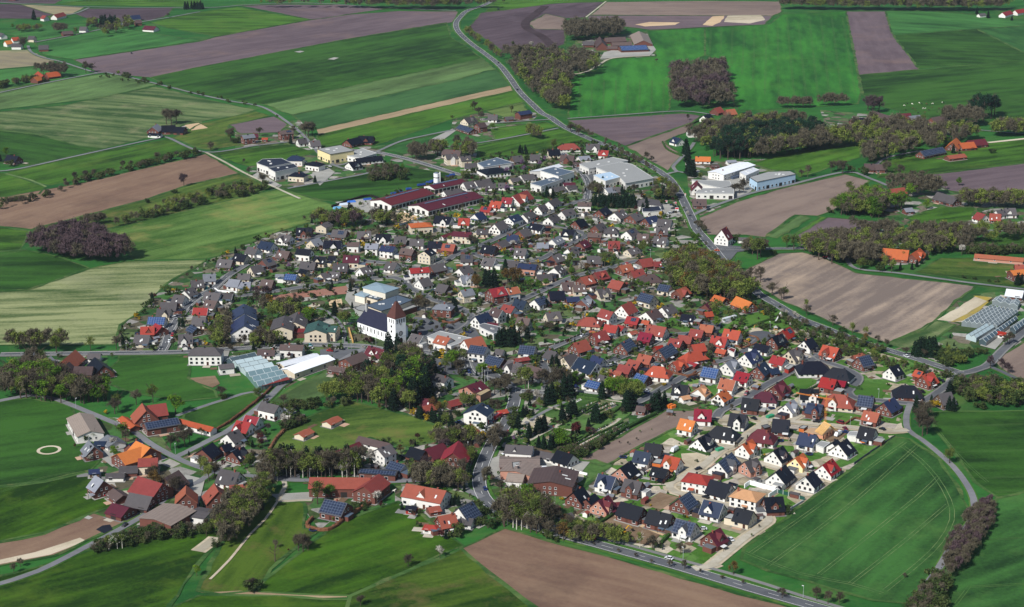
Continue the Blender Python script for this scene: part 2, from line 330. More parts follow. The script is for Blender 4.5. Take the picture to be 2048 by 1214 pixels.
1215 217 1255 192 lk:w12;1290 205 1400 202 dk:w15h8B;1400 215 1480 218 dk:w15h7B;1190 265 1290 270 dw:w8h4;60 440 150 452 dk:w11;
T 400 200 5.12
430 363 550 350 lk:w10h9e6;540 348 590 346 mk:w8h6;812 320 940 308 nk:w11h9e6S;645 388 685 388 ok:w6h4;1000 400 1080 392 gw:w10;1120 420 1225 412 gw:w12;1500 410 1620 382 dk:w13;1625 370 1780 374 dk:w15X
940 570 1010 572 bw:w13h9e5H;1150 630 1210 638 dw:w12h8e5H;970 740 1040 745 db:w12h8e5H;1520 640 1625 622 dw:w13X;1590 600 1860 572 dw:w9h6
T 750 200 5.12
910 190 1010 167 gb:w11X;1160 150 1255 152 gw:w11;1330 175 1412 170 gk:w7h5;1460 123 1582 105 bk:w11h8e5;875 250 1010 297 sk:w11h6;1050 240 1110 232 nk:w13h9e5;720 560 830 552 gb:w12h10e6X;870 580 975 572 gb:w11h10e6X
700 505 880 520 nb:w10h8;920 650 1040 650 gw:w13h6;1170 700 1260 690 dw:w22h7e3.5H;1400 580 1500 567 gn:w11;1590 560 1685 560 gw:w11;1770 510 1890 505 db:w11;900 845 1000 832 gw:w13;1020 830 1175 805 gw:w12
700 932 870 905 gw:w11h6;1140 855 1230 855 gw:w9h6;1270 850 1360 850 gw:w9h6;1490 770 1620 757 gw:w14h6;1380 805 1480 792 gb:w9h5;1800 905 1925 882 gw:w11h5;1965 880 2046 872 gw:w9h5;1930 850 2046 846 mw:w8h4.5
T 1100 200 5.12
130 450 260 446 cw:w12H;370 450 510 452 gw:w12X;500 515 600 520 rw:w10X;290 580 400 572 lw:w12h5;240 640 330 642 nk:w7h4;110 565 250 572 nk:w12X;560 905 650 892 lw:w13h6;645 895 730 890 gn:w11h6
1265 377 1340 397 bw:w11X;1412 302 1490 300 gw:w11X;1570 160 1640 142 dw:w10;1680 87 1745 70 ck:w11;1800 102 1890 92 ck:w11;1975 132 2046 125 dk:w12;1490 580 1645 584 ow:w11h6;1650 665 1730 662 nk:w7h4
1810 620 1900 615 lw:w8h4;1510 872 1500 827 mw:w11h10e4;1460 1015 1600 1016 nk:w11h8
T 1400 0 3.16
100 1088 300 1026 Ww:w18h8e6L;960 750 1040 745 dk:w15h7B;1090 700 1290 762 nk:w16h9B;1250 720 1330 716 mk:w13B;1320 735 1390 727 lk:w12h6B;1460 745 1560 727 nk:w13B
1595 900 1620 872 ok:w14h9B;1640 905 1730 897 ok:w12B;1690 890 1800 878 mk:w13B;1390 957 1532 929 sk:w12h7B;1560 985 1670 972 ck:w10h5B;1040 1035 1100 1036 nk:w11;1112 1040 1160 1040 nk:w10;1910 80 1960 66 rw:w10
1990 65 2046 55 rw:w10;1760 88 1800 84 gw:w8h5
T 900 0 3.994
1350 368 1570 360 zk:w24h7B;1500 229 1557 345 ek:w24h8B;1215 338 1196 292 nk:w15h11B;1235 303 1400 296 nk:w13B;1290 340 1450 336 nk:w10h6B;1250 370 1340 370 nk:w9h5;1060 330 1150 330 gk:w10
T 1648 360 5.12
640 100 820 77 ck:w13B;1160 125 1370 180 gk:w13h8B;820 293 900 285 lk:w8h5;1575 332 1648 352 cw:w11;1710 345 1800 350 ck:w11;1850 290 1960 290 gw:w12X;1780 312 1830 305 gw:w9h7;580 698 870 722 ok:w14h9B;900 762 985 702 ok:w11X
500 480 560 475 dk:w8h4;1545 758 2046 800 cp:w9h4.5B;1910 930 2046 917 ok:w11e5;1990 868 2046 870 ck:w10
T 1648 540 5.12
1870 195 2046 215 Wk:w15h6B;1800 632 1850 640 Rw:w7h4
T 1380 380 5.12
322 407 372 376 mw:w13h14e5;500 488 592 490 gw:w7h4
T 380 680 5.12
925 240 1300 142 Wb:w9h5.5e4L;1000 300 1415 157 Wb:w13h6e4L
T 560 550 6.82
480 745 530 628 Gb:w16h10e7C;600 690 785 700 Gb:w14h9.5e7C;15 705 65 560 gb:w16h10e7C;195 640 245 505 gb:w15h9e5C
T 1080 380 6.82
1500 200 1470 122 gw:w20h6e4L
T 1250 540 5.12
1140 270 1300 335 ok:w11h8B;920 255 1030 290 ok:w9h6;830 425 880 422 ok:w8h6;820 350 880 322 mk:w9h7;
"""
# flat-roofed buildings: roof corners, height, roof, wall, label
FLATS = """
T 560 550 6.82
1175 420 1380 498 1590 435 1812 345 1600 280|7|b|b|school hall with wide dark slate roof behind the church
1585 442 1640 512 1872 432 1800 390|3.5|l|k|long pale grey canopy of the school entrance
1020 455 1110 415 1190 428 1340 488 1250 522 1060 482|4|l|l|low pale grey school wing by the lawn
1170 302 1330 347 1445 300 1240 262|5|b|b|low changing room wing of the sports hall
150 740 400 722 392 790 160 800|3.5|m|k|low brown roofed link between school buildings
T 1080 380 6.82
1390 248 1620 222 1662 285 1500 302 1400 302|4|d|w|filling station shop with dark flat roof
T 400 200 5.12
1200 505 1440 465 1578 520 1332 560|9|l|y|long pale yellow hall with flat light grey roof
1470 568 1660 498 1812 548 1640 598|5|l|w|white low flat annex beside the yellow hall
580 650 640 608 835 600 935 645 700 692|7|d|w|hall with round fronted dark roof edged in white
700 702 960 655 1003 690 770 742|8|d|w|white monopitch hall with dark solar roof
T 750 200 5.12
1045 650 1250 592 1418 645 1110 692|6|b|w|long white workshop with flat blue grey roof
1690 725 1835 688 2042 738 1880 785|8|b|w|white hall with stepped dark solar roof
1590 858 1850 787 1920 812 1700 888|6|b|w|white workshop with flat slate blue solar roof
1580 735 1880 658 1930 685 1690 730|6|W|w|white arched hall behind the solar hall
T 1100 200 5.12
300 660 640 590 800 622 395 705|6|l|w|long grey flat factory wing beside the main road
470 692 720 640 840 660 1062 802 772 855 720 800|6.5|l|w|large pale grey flat factory hall with white front
445 772 615 740 720 792 568 832|7|L|w|light blue roofed factory cube with white windows
1490 955 1530 908 1880 902 1885 962|5|l|w|low grey roofed workshop wing of the roadside works
1450 820 1840 832 1862 880 1740 902 1580 868|4|l|w|flat grey roofed works building behind gabled house
T 1400 0 3.16
312 1122 430 1088 570 1084 606 1102 360 1152|8|l|L|blue and white hall with flat grey roof
250 1090 335 1060 375 1075 290 1112|6|W|w|white flat hall between the two big halls
T 820 520 6.82
940 895 1010 868 1240 920 1230 975 1140 1010 960 925|4.5|g|w|flat grey shop annex with white fascia
235 1050 410 975 860 1075 560 1180|5|l|w|flat pale grey roofed hall behind the red roofed inn
T 820 690 6.82
900 668 1050 600 1108 620 960 700|4|t|p|flat roofed pavilion with beige gravel roof
T 800 840 5.12
1420 478 1502 476 1412 655 1325 640|5|W|w|factory bay with cream and grey striped flat roof
1150 440 1240 430 1225 520 1160 520|6|l|l|grey filter house between the factory halls
T 1360 770 6.82
1110 560 1190 540 1240 575 1150 600|3.5|g|k|flat grey carport by the junction
1620 590 1680 553 1745 568 1690 605|3.5|l|o|small flat roofed shed with orange wooden front
1850 820 1930 770 2046 795 1960 860|3.5|l|w|flat grey double garage between white houses
T 1110 900 6.82
1325 178 1385 122 1470 135 1440 195|3.5|l|o|flat grey garage with orange timber walls
1140 562 1205 520 1308 545 1240 588|3.5|l|w|flat grey garage with white walls
T 1500 810 6.82
1325 415 1370 362 1470 370 1455 430|3.5|l|w|flat grey garage attached to dark roofed house
T 1360 920 6.82
600 790 680 735 740 750 720 815|3.5|l|b|low flat annex with peach walls
T 1360 620 6.82
1425 800 1500 750 1560 765 1480 820|3|l|m|small flat roofed red shed
650 545 700 520 760 540 740 590|3.5|m|w|small maroon roofed pergola
"""
# name|style|stripe px vector x1 y1 x2 y2|polygon (photo pixels, laid on the ground plane)
FIELDS = """
field|plowD|0 0 100 -3|0 0 125 0 110 8 0 4
field|plowD|0 20 100 25|0 6 40 9 108 30 60 38 0 36
field|stub|50 10 150 15|42 9 168 15 145 27 110 30
field|plowD|170 30 330 26|168 17 250 17 350 14 330 33 300 41 170 36 150 28
field|greenA|0 5 100 5|112 9 240 -10 400 -8 400 12 260 12
field|greenB|80 100 400 40|70 86 230 53 300 66 400 81 148 119 108 113 85 108
field|greenB|20 70 200 50|12 67 115 46 220 50 75 83
field|greenA|350 40 600 39|300 45 400 24 475 14 540 26 622 39 432 73 400 67 340 57
field|plowP|480 14 640 36|484 12 560 9 690 10 770 18 700 28 650 37 622 39
field|plowP|150 130 800 30|148 120 400 83 432 74 622 40 700 29 800 22 860 23 915 23 910 44 683 80 400 134 300 155 250 151 197 146
field|greenC|300 155 900 45|300 155 400 134 683 80 893 45 902 75 935 95 964 117 912 129 530 209 400 190 330 168
field|greenL|530 209 965 117|530 209 965 117 992 139 978 141 912 160 585 230 560 222
field|greenD|585 230 978 141|585 231 912 160 978 141 995 141 1022 171 912 195 633 259 610 246
field|strawS|633 262 1022 175|633 259 1022 171 1026 181 912 206 636 270
field|greenA|633 270 1030 182|636 270 1026 181 1050 206 970 222 900 240 850 257 750 291 700 295 640 290
field|meadowL|900 240 1040 206|970 222 1045 204 1062 232 1010 236
field|greenB|755 295 905 262|752 296 908 261 987 284 960 290 880 300 805 308
field|greenA|950 290 1115 257|950 292 1117 258 1180 283 1110 295 1050 312 960 316
field|greenA|980 260 1090 244|980 258 1090 244 1113 253 992 281
field|stub|0 110 100 120|0 103 55 100 108 122 78 131 0 145
field|greenB|0 170 190 140|0 148 78 133 165 138 192 147 75 169 0 186
field|greenL|0 210 200 165|0 190 195 150 226 149 314 170 200 196 0 230
field|meadowS|60 230 300 250|0 233 120 212 312 173 420 201 512 220 470 232 420 240 370 250 320 270 208 297 160 292 75 269 0 250
field|greenC|0 270 200 300|0 251 75 270 160 293 206 298 60 330 0 320
field|greenA|100 360 400 290|13 346 175 309 335 279 400 303 375 308 175 356 100 371 70 366
field|greenA|0 380 100 360|0 345 9 347 92 374 78 388 0 402
field|plowT|0 430 400 320|0 411 170 365 411 308 478 347 383 368 288 400 180 428 62 459 0 443
field|meadowA|180 430 480 350|62 459 180 429 288 401 383 369 480 348 545 375 512 387 340 430 270 445 200 460 120 462
field|oliveM|240 480 640 390|198 463 340 430 512 388 562 378 650 405 690 420 640 425 620 445 560 462 440 510 415 517 270 521 240 490
field|greenA|0 470 60 470|0 446 58 462 40 500 0 507
field|greenC|0 540 170 540|0 512 50 500 110 512 178 536 60 578 0 588
field|stripeF|0 640 400 625|0 592 60 580 180 538 250 523 412 521 330 570 285 620 240 650 230 690 130 690 0 692
field|greenC|570 375 900 350|563 378 735 349 745 331 825 336 918 351 865 369 745 396 690 405 640 400
field|greenA|430 320 620 290|424 306 575 289 630 305 575 322 500 333 470 326
field|plowP|470 255 570 262|458 250 548 233 576 249 560 265 480 268
field|meadowA|400 260 530 230|400 248 512 223 540 232 458 250 450 268 480 290 420 300 398 297 345 276 375 262
field|sandA|380 255 415 250|368 250 397 246 416 256 383 261
field|greenA|970 20 1200 5|970 24 1000 -5 1260 -5 1210 2 1100 8 1000 22
field|plowD|1000 60 1150 30|962 26 1110 7 1212 4 1170 35 1130 37 1130 88 1108 96 1005 102 938 56
field|plowM|1060 50 1120 36|1055 47 1092 28 1130 36 1128 60 1070 58
field|plowM|1220 10 1560 10|1213 4 1400 2 1562 3 1562 25 1545 32 1180 30
field|plowP|1220 40 1560 40|1178 31 1545 32 1530 49 1400 55 1300 60 1240 52 1175 38
field|sandA|1280 50 1360 46|1270 49 1300 44 1360 45 1350 50 1290 53
field|sandA|1400 46 1440 44|1405 50 1425 33 1450 31 1440 45 1425 52
field|sandB|1450 40 1530 38|1448 44 1456 31 1522 30 1530 40 1500 47
field|greenT|1250 120 1242 237|1139 153 1193 141 1222 118 1312 113 1294 62 1410 56 1410 110 1345 140 1338 222 1138 237
field|greenT|1620 30 1665 208|1410 56 1540 49 1563 29 1692 23 1722 185 1715 208 1560 218 1475 222 1458 180 1450 125 1410 110
field|plowP|1700 30 1740 148|1692 23 1770 23 1785 68 1838 139 1718 150
field|greenB|1780 40 2048 60|1771 22 1860 22 1950 30 2060 44 2060 50 1954 58 1785 69
field|greenC|1800 100 2048 110|1786 71 1954 59 2060 112 2060 122 1838 137
field|greenB|1950 60 2060 90|1956 59 2060 51 2060 110
field|greenC|1750 180 2048 150|1718 151 1838 140 1940 130 2060 123 2060 262 1990 248 1880 240 1770 215 1726 190
field|plowP|1140 245 1400 230|1135 241 1365 227 1402 232 1385 245 1250 292 1160 256
field|plowM|1260 295 1390 250|1252 293 1386 246 1378 262 1330 283 1366 314 1335 342
field|greenA|1510 330 1700 280|1503 327 1685 280 1732 279 1720 315 1600 355 1590 340 1545 340
field|greenA|1770 320 2040 285|1765 322 1850 306 1960 288 2060 280 2060 325 1845 350 1755 356
field|plowP|1860 360 2060 330|1845 352 2060 326 2060 405 1900 382 1862 368
field|plowM|1420 440 1680 360|1398 436 1470 405 1570 376 1690 349 1740 362 1700 390 1670 420 1635 432 1590 430 1530 475 1490 470 1412 470
field|greenL|1540 470 1620 432|1535 473 1601 430 1622 437 1553 477
field|plowP|1610 470 1700 440|1595 470 1655 435 1768 445 1725 460 1640 470 1600 494
field|greenA|1596 468 1650 436|1590 468 1640 434 1654 435 1594 471
field|plowS|1560 600 1712 520|1490 541 1556 507 1605 505 1645 515 1712 546 1780 553 1950 573 1905 610 1850 660 1773 686 1700 662 1640 635 1570 605 1515 573
field|meadowS|1780 690 1900 640|1773 688 1873 642 1912 650 1880 672 1835 690 1812 698
field|sandB|1880 640 1960 595|1874 640 1952 592 1984 595 1925 645
field|sandY|1900 640 1970 598|1900 645 1960 612 1985 596 1960 592 1946 592 1978 604 1935 640
field|greenA|1840 430 1940 415|1812 437 1882 414 1950 416 1945 440 1850 450
field|meadowA|1850 540 2048 550|1832 545 1882 517 1950 516 2060 528 2060 576 1990 568
field|greenA|1950 480 2048 470|1940 479 2060 459 2060 487 1942 490
field|greenZ|1540 1120 1800 900|1490 1095 1536 1064 1667 966 1787 874 1820 878 1880 919 1938 1018 1874 1137 1815 1208 1745 1202 1536 1142 1482 1120
field|greenC|1880 850 2060 846|1862 824 2060 822 2060 980 1996 996 1950 965 1905 900 1868 860
field|greenZ|1950 1100 2060 1060|1995 998 2060 980 2060 1230 1868 1230 1950 1070
field|plowM|1990 740 2060 700|1985 722 2060 676 2060 765 2022 757
field|plowT|940 1090 1600 1240|922 1097 1010 1058 1060 1072 1130 1092 1250 1124 1400 1167 1640 1232 1090 1232 1000 1162
field|greenP|1060 850 1200 830|1018 885 1040 860 1062 838 1092 812 1118 796 1152 788 1262 806 1262 828 1150 918 1080 892
field|graves|1150 810 1225 800|1156 820 1196 800 1232 803 1230 815 1180 832 1165 828
field|graves|1130 895 1255 850|1128 898 1150 912 1160 914 1258 862 1258 836 1215 848 1180 870
field|graves|1030 870 1060 885|1026 872 1046 885 1070 872 1055 850 1045 852
field|graves|1090 880 1110 872|1085 878 1100 888 1112 876 1106 862
field|plowM|1170 918 1400 825|1160 919 1330 822 1402 822 1378 842 1205 934
field|meadowA|560 890 880 850|570 853 700 801 830 835 895 860 885 880 820 895 740 875 700 893 655 922 535 925 545 880
field|greenL|560 800 690 760|545 803 602 768 650 742 708 758 650 792 590 812
field|greenC|220 760 420 730|207 765 238 712 385 711 376 757 430 782 435 796 360 804 250 782
field|greenC|390 850 500 800|372 822 505 788 526 800 478 844 432 862 365 838
field|greenC|0 850 150 830|-10 806 60 797 140 812 150 858 212 905 182 940 90 962 -10 985
field|greenE|0 1050 200 970|-10 988 90 965 175 945 235 1010 190 1024 89 1066 -10 1102
field|plowT|0 1120 240 1030|-10 1106 89 1070 183 1026 254 1044 203 1068 110 1112 -10 1152
field|sandB|0 1140 160 1090|-10 1140 70 1105 160 1076 172 1082 100 1110 -10 1150
field|greenE|0 1190 420 1080|-10 1180 110 1124 190 1098 300 1082 430 1062 440 1078 380 1150 330 1232 -10 1232
field|meadowC|420 1180 560 1000|396 1182 440 1092 555 985 610 1008 606 1058 645 1058 560 1122 505 1182 440 1190
field|greenE|540 1160 880 1050|518 1168 600 1106 664 1052 795 1003 840 1025 880 1062 926 1092 840 1130 700 1192 600 1190 518 1184
field|meadowC|720 1200 1000 1140|700 1194 840 1132 924 1098 1000 1164 1085 1232 690 1232
field|greenE|350 1220 680 1210|345 1215 400 1192 560 1192 700 1200 690 1240 330 1240
field|strawS|400 1188 600 1192|400 1186 480 1182 600 1189 694 1190 694 1195 480 1193
field|red clay|550 594 700 580|545 592 640 579 692 572 705 587 562 599 545 600
field|sandA|660 610 680 610|657 602 683 598 686 612 660 616
field|sandA|625 615 640 613|622 613 632 608 640 612 632 616
field|sandA|800 435 840 430|778 434 805 424 846 436 795 452
field|gravel|1130 930 1200 1000|1066 985 1100 985 1168 975 1172 950 1190 945 1160 975 1120 992 1070 998
field|greenP|1110 930 1200 930|1112 930 1190 920 1225 932 1150 990 1135 1060 1050 1040 1060 990 1120 995 1168 978
field|lawnP|1590 760 1640 750|1585 747 1640 762 1610 780 1560 770
field|lawnP|1710 770 1780 760|1712 764 1785 770 1762 798 1705 790
field|lawnP|1350 645 1390 650|1325 648 1345 634 1400 655 1380 670
field|lawnP|1640 850 1700 830|1648 848 1680 822 1724 832 1712 850
field|lawnP|1440 660 1590 640|1430 668 1452 652 1500 622 1560 622 1592 650 1556 660 1540 668 1500 664
field|lawnP|1400 640 1450 640|1392 636 1412 628 1440 650 1420 655
field|clay|1205 1060 1320 1060|1200 1050 1232 1030 1300 1050 1332 1058 1300 1092 1230 1078
field|sandA|1280 1050 1340 1050|1275 1052 1290 1044 1345 1056 1325 1072
field|clay|1290 1000 1340 990|1283 1010 1320 985 1358 995 1322 1020
field|clay|1650 870 1690 865|1640 873 1670 855 1700 862 1680 880 1660 884
field|sandB|1370 905 1420 935|1362 908 1408 905 1420 925 1395 948 1370 940
field|clay|380 760 440 750|375 757 430 752 440 768 425 776
field|sandB|810 400 740 415|668 410 740 396 760 404 800 420 790 435 730 425
"""
# material key|width|kind name|polyline
ROADS = """
asph|9|road|1002 -8 985 2 965 12 935 22 920 35 912 48 917 64 940 86 970 108 1000 132 1020 157 1040 185 1065 210 1085 228 1100 235 1129 255 1178 278 1256 309 1325 348 1352 376 1380 430 1392 458 1409 478 1429 501 1444 520 1475 552 1501 573 1517 589 1556 612 1600 638 1648 657 1718 684 1757 696 1804 710 1843 722 1921 748
asph|9|road|1137 1075 1244 1104 1366 1138 1500 1178 1640 1218 1700 1234
asph|9|road|1031 781 1028 807 1011 850 1001 865 985 887 976 904 966 928 958 957 962 984 976 1006 1011 1032 1060 1052 1137 1075
asphL|3|path|1060 1036 1100 1052 1146 1066 1244 1088 1390 1129 1500 1160 1600 1192 1700 1222
asph|7|road|1429 500 1490 499 1556 498 1615 497 1690 486 1780 476 1900 470 2060 456
asph|6|road|0 710 240 707 320 706 383 704 490 697 555 694 610 690 690 692 733 694 790 704 850 705 923 719 934 731 945 749 989 762 1031 781 1050 784 1092 786
asph|5|road|820 577 871 602 902 611 931 623 945 640 925 660 860 690 850 705
asph|5|road|820 577 790 556 688 563 618 573 560 582 486 592 440 590 428 578
asph|6|road|455 553 443 563 428 577 406 590 378 610 356 637 338 667 330 691 323 703
asph|5|road|455 553 506 522 549 507 600 488 642 473 680 470
asph|5|road|700 518 721 522 780 528 850 538 886 525 926 503 952 495 996 476 1055 445 1120 418 1150 406 1174 399
asph|6|road|1174 399 1176 366 1159 343 1140 322 1125 306
asph|4.5|road|949 506 967 517 1033 524 1077 521 1120 498 1169 475 1165 467 1145 459 1095 449 1080 446
asph|5|road|945 640 1008 614 1040 602 1080 584 1117 567 1156 552 1212 538 1276 522
asph|4.5|road|1092 786 1092 740 1080 715 1102 698 1170 670 1209 655 1250 640
asph|4.5|road|1092 786 1130 760 1180 740 1240 716 1280 700 1340 672 1380 668 1420 655 1436 645
asph|4.5|road|1507 690 1474 711 1419 730 1361 758 1317 783 1289 799 1262 812
asph|5|road|1640 714 1610 728 1581 745 1526 775 1500 793 1474 806 1440 824 1432 838
asph|5|road|1524 676 1507 690
asph|4.5|road|1626 708 1647 723 1676 733 1701 743 1717 755 1713 768 1696 785 1713 798 1757 802 1815 808 1837 808 1867 792 1896 770 1921 750
lane|4.2|road|1821 808 1813 831 1816 861 1843 880 1880 910 1917 947 1947 999 1940 1045 1900 1100 1876 1140 1835 1195 1815 1230
asph|5|road|1921 748 1970 735 2010 697 2060 655
asph|4|road|1975 733 2005 745 2060 773
grav|5|road|1500 838 1580 844 1661 852 1720 858 1780 864 1816 861
grav|4.5|road|1582 842 1605 829
grav|5|road|1400 938 1442 902 1463 895 1492 873 1530 847 1526 842 1555 824 1568 815
grav|5|road|1432 838 1470 838 1500 838
grav|5|road|1419 1134 1463 1098 1489 1077 1529 1050 1538 1040 1529 1028 1507 1022 1454 1011 1410 1000 1350 985 1339 970 1359 959 1400 938
grav|4|road|1339 970 1292 969 1242 979 1218 992
grav|5|road|1430 883 1463 895
grav|4.5|road|1515 925 1530 930 1582 945 1628 952 1668 964
grav|5|road|1388 1140 1419 1134 1436 1128
grav|4|path|1134 975 1160 960 1158 948 1140 938
lane|5|road|-10 805 30 797 66 792 100 797 132 807 240 852 266 863 303 890 350 916 390 933 440 948 492 952 567 961 616 962 700 962 770 965 830 963 905 967 940 985 966 996
lane|5|road|350 916 378 903 436 873 460 860 517 815 542 793 575 764 653 731 681 723 700 712 733 696
lane|3.5|path|353 833 403 815 460 797 505 785 540 795
lane|4.5|road|-10 1172 76 1144 183 1090 254 1052 300 1024 350 984 396 966 420 948
grav|4|path|300 1024 285 1012 270 1000 250 985 215 990
grav|3|path|567 962 570 975 558 998 560 1004 600 1002 624 1002
sandB|1.6|path|558 1000 530 1040 500 1070 460 1120 420 1160
grav|6|path|396 1104 420 1086 432 1076
lane|4|road|-5 5 170 14 400 16 484 11 570 7 650 8 775 16 912 22
lane|4|road|130 31 155 26 178 16
lane|4|road|56 92 62 104 84 115 122 124 165 138 195 147
lane|4|road|-10 188 75 170 195 147 225 148 300 165 400 190 462 203 525 215 575 245 608 273 640 310 670 332 690 338
lane|4|road|70 85 150 70 237 52 297 42 340 35 400 24
lane|4|road|-10 345 0 343 40 338 175 308 313 278 335 276 411 305 512 292 575 285
grav|3|path|411 305 450 325 488 346 560 380 600 398
lane|4|road|575 378 660 362 732 348 750 340
lane|4|road|632 330 680 331 740 310 800 284 850 272 910 260
asph|6|road|690 300 750 305 808 317 870 335 920 350 957 348 975 345
lane|3.5|road|860 298 947 288 1020 276 1117 257
lane|3.5|road|990 247 1060 242 1098 240
lane|4|road|1332 350 1356 344 1390 352 1412 360
lane|4|road|1354 344 1346 335 1356 323 1380 298 1388 286
lane|4.5|road|1385 432 1412 419 1500 388 1570 373 1690 345 1740 358 1775 372
lane|3.5|road|1135 238 1250 230 1363 223 1430 231
lane|4|road|1740 345 1765 320 1800 310 1843 302
lane|3.5|road|1862 250 1930 258 2060 270
sand|6|path|1976 286 2060 277
lane|4|road|1670 500 1689 514 1712 538 1793 547 1941 567 2060 581
grav|2.5|path|1212 3 1172 35
grav|4|path|1140 150 1170 145 1195 132 1225 117 1300 112
lane|5|path|750 400 820 420 860 425
lane|3|path|692 700 690 672 685 655 665 632 640 618 605 620
lane|3|path|1050 848 1088 825 1130 805
grav|2.5|path|1048 888 1085 868 1122 848
grav|2.5|path|1053 842 1120 858 1150 863
grav|2.5|path|1118 912 1180 880 1222 852 1240 838
grav|2.5|path|1024 874 1040 852 1055 835
grav|2.5|path|1095 815 1130 822 1148 838
grav|2|path|1202 799 1250 806
dirt|14|path|1108 96 1085 74 1062 62 1052 54 1052 44 1066 32 1090 13
"""
# apron polygons material|poly
APRONS = """
asph|1412 488 1440 490 1490 494 1490 503 1462 506 1446 516 1425 510
asph|1428 505 1446 520 1458 505 1475 504 1462 520 1452 530
asph|872 705 960 712 990 735 1030 770 1040 782 1000 770 945 752 880 748 868 720
asph|828 635 900 640 945 650 965 680 948 690 905 668 860 690 820 678
conc|670 405 738 397 760 405 800 425 730 425 690 415
asph|1150 330 1200 350 1190 385 1176 395 1160 345
conc|1410 355 1440 345 1530 350 1500 385 1470 398 1420 395
conc|1320 410 1352 408 1362 430 1335 438 1310 430
asph|640 700 740 698 735 715 690 722 640 712
conc|985 845 1010 845 1000 880 960 885 945 870 960 850
conc|430 705 460 700 455 718 440 720
conc|1208 105 1300 82 1312 100 1300 112 1200 118
conc|905 258 912 262 880 285 860 280
conc|950 930 1000 912 1180 925 1130 985 1040 985
asph|1488 668 1530 664 1556 672 1548 684 1520 692 1498 692
conc|1430 1010 1500 1030 1524 1040 1500 1050 1470 1010
conc|2000 640 2030 655 1990 700 1960 692
conc|210 895 250 925 225 935 200 915
conc|370 950 410 960 400 1000 385 1020 360 1000
conc|540 990 625 985 625 1000 560 1002
asph|760 935 820 930 830 962 770 960
conc|620 350 655 335 670 345 640 372
conc|515 345 560 370 550 375 505 352
asph|560 940 600 945 600 962 540 955
asph|1350 640 1440 640 1440 660 1400 662
asph|860 535 880 530 890 545 875 560
conc|720 635 745 600 700 560 690 600
sandB|1040 845 1080 830 1110 840 1070 870
"""
# tramlines and mower lines: width|poly
TRACKS = """
.9|1574 35 1588 190
.9|1596 44 1612 190
.9|1618 32 1636 193
.9|1641 32 1659 190
.9|1663 32 1686 206
.9|1685 35 1712 193
.9|1555 47 1558 206
.9|1533 47 1530 190
.9|1509 63 1506 171
.9|1489 63 1484 149
.9|1465 57 1463 133
.9|1443 54 1441 108
.9|1422 60 1419 108
.7|1160 160 1158 234
.7|1184 160 1182 234
.7|1208 160 1206 234
.7|1232 160 1230 234
.7|1256 160 1254 234
.7|1280 160 1278 234
.7|1304 160 1302 234
.7|1328 160 1326 234
1.2|1500 1108 1640 1010 1760 920 1810 885
1.2|1536 1132 1700 1010 1820 905 1836 890
1.2|1638 1150 1740 1070 1840 990 1876 955
1.2|1700 1168 1800 1090 1895 1010
1.5|1806 894 1840 920 1872 955 1898 1000 1904 1040 1880 1085 1840 1125 1770 1182
1.2|1490 1105 1600 1148 1700 1168 1765 1188
.9|1885 855 2060 848
.9|1905 905 2060 901
.9|1960 957 2060 954
.9|1990 985 2060 982
.9|1940 1175 2060 1168
.9|1975 1080 2060 1076
.9|1865 845 1890 880 1935 930 1975 965
.9|1940 1172 1908 1214
2.5|12 348 60 360 92 374
1|70 352 200 318 330 288
.9|0 985 90 955 150 945
1.5|0 512 60 495 70 478
"""
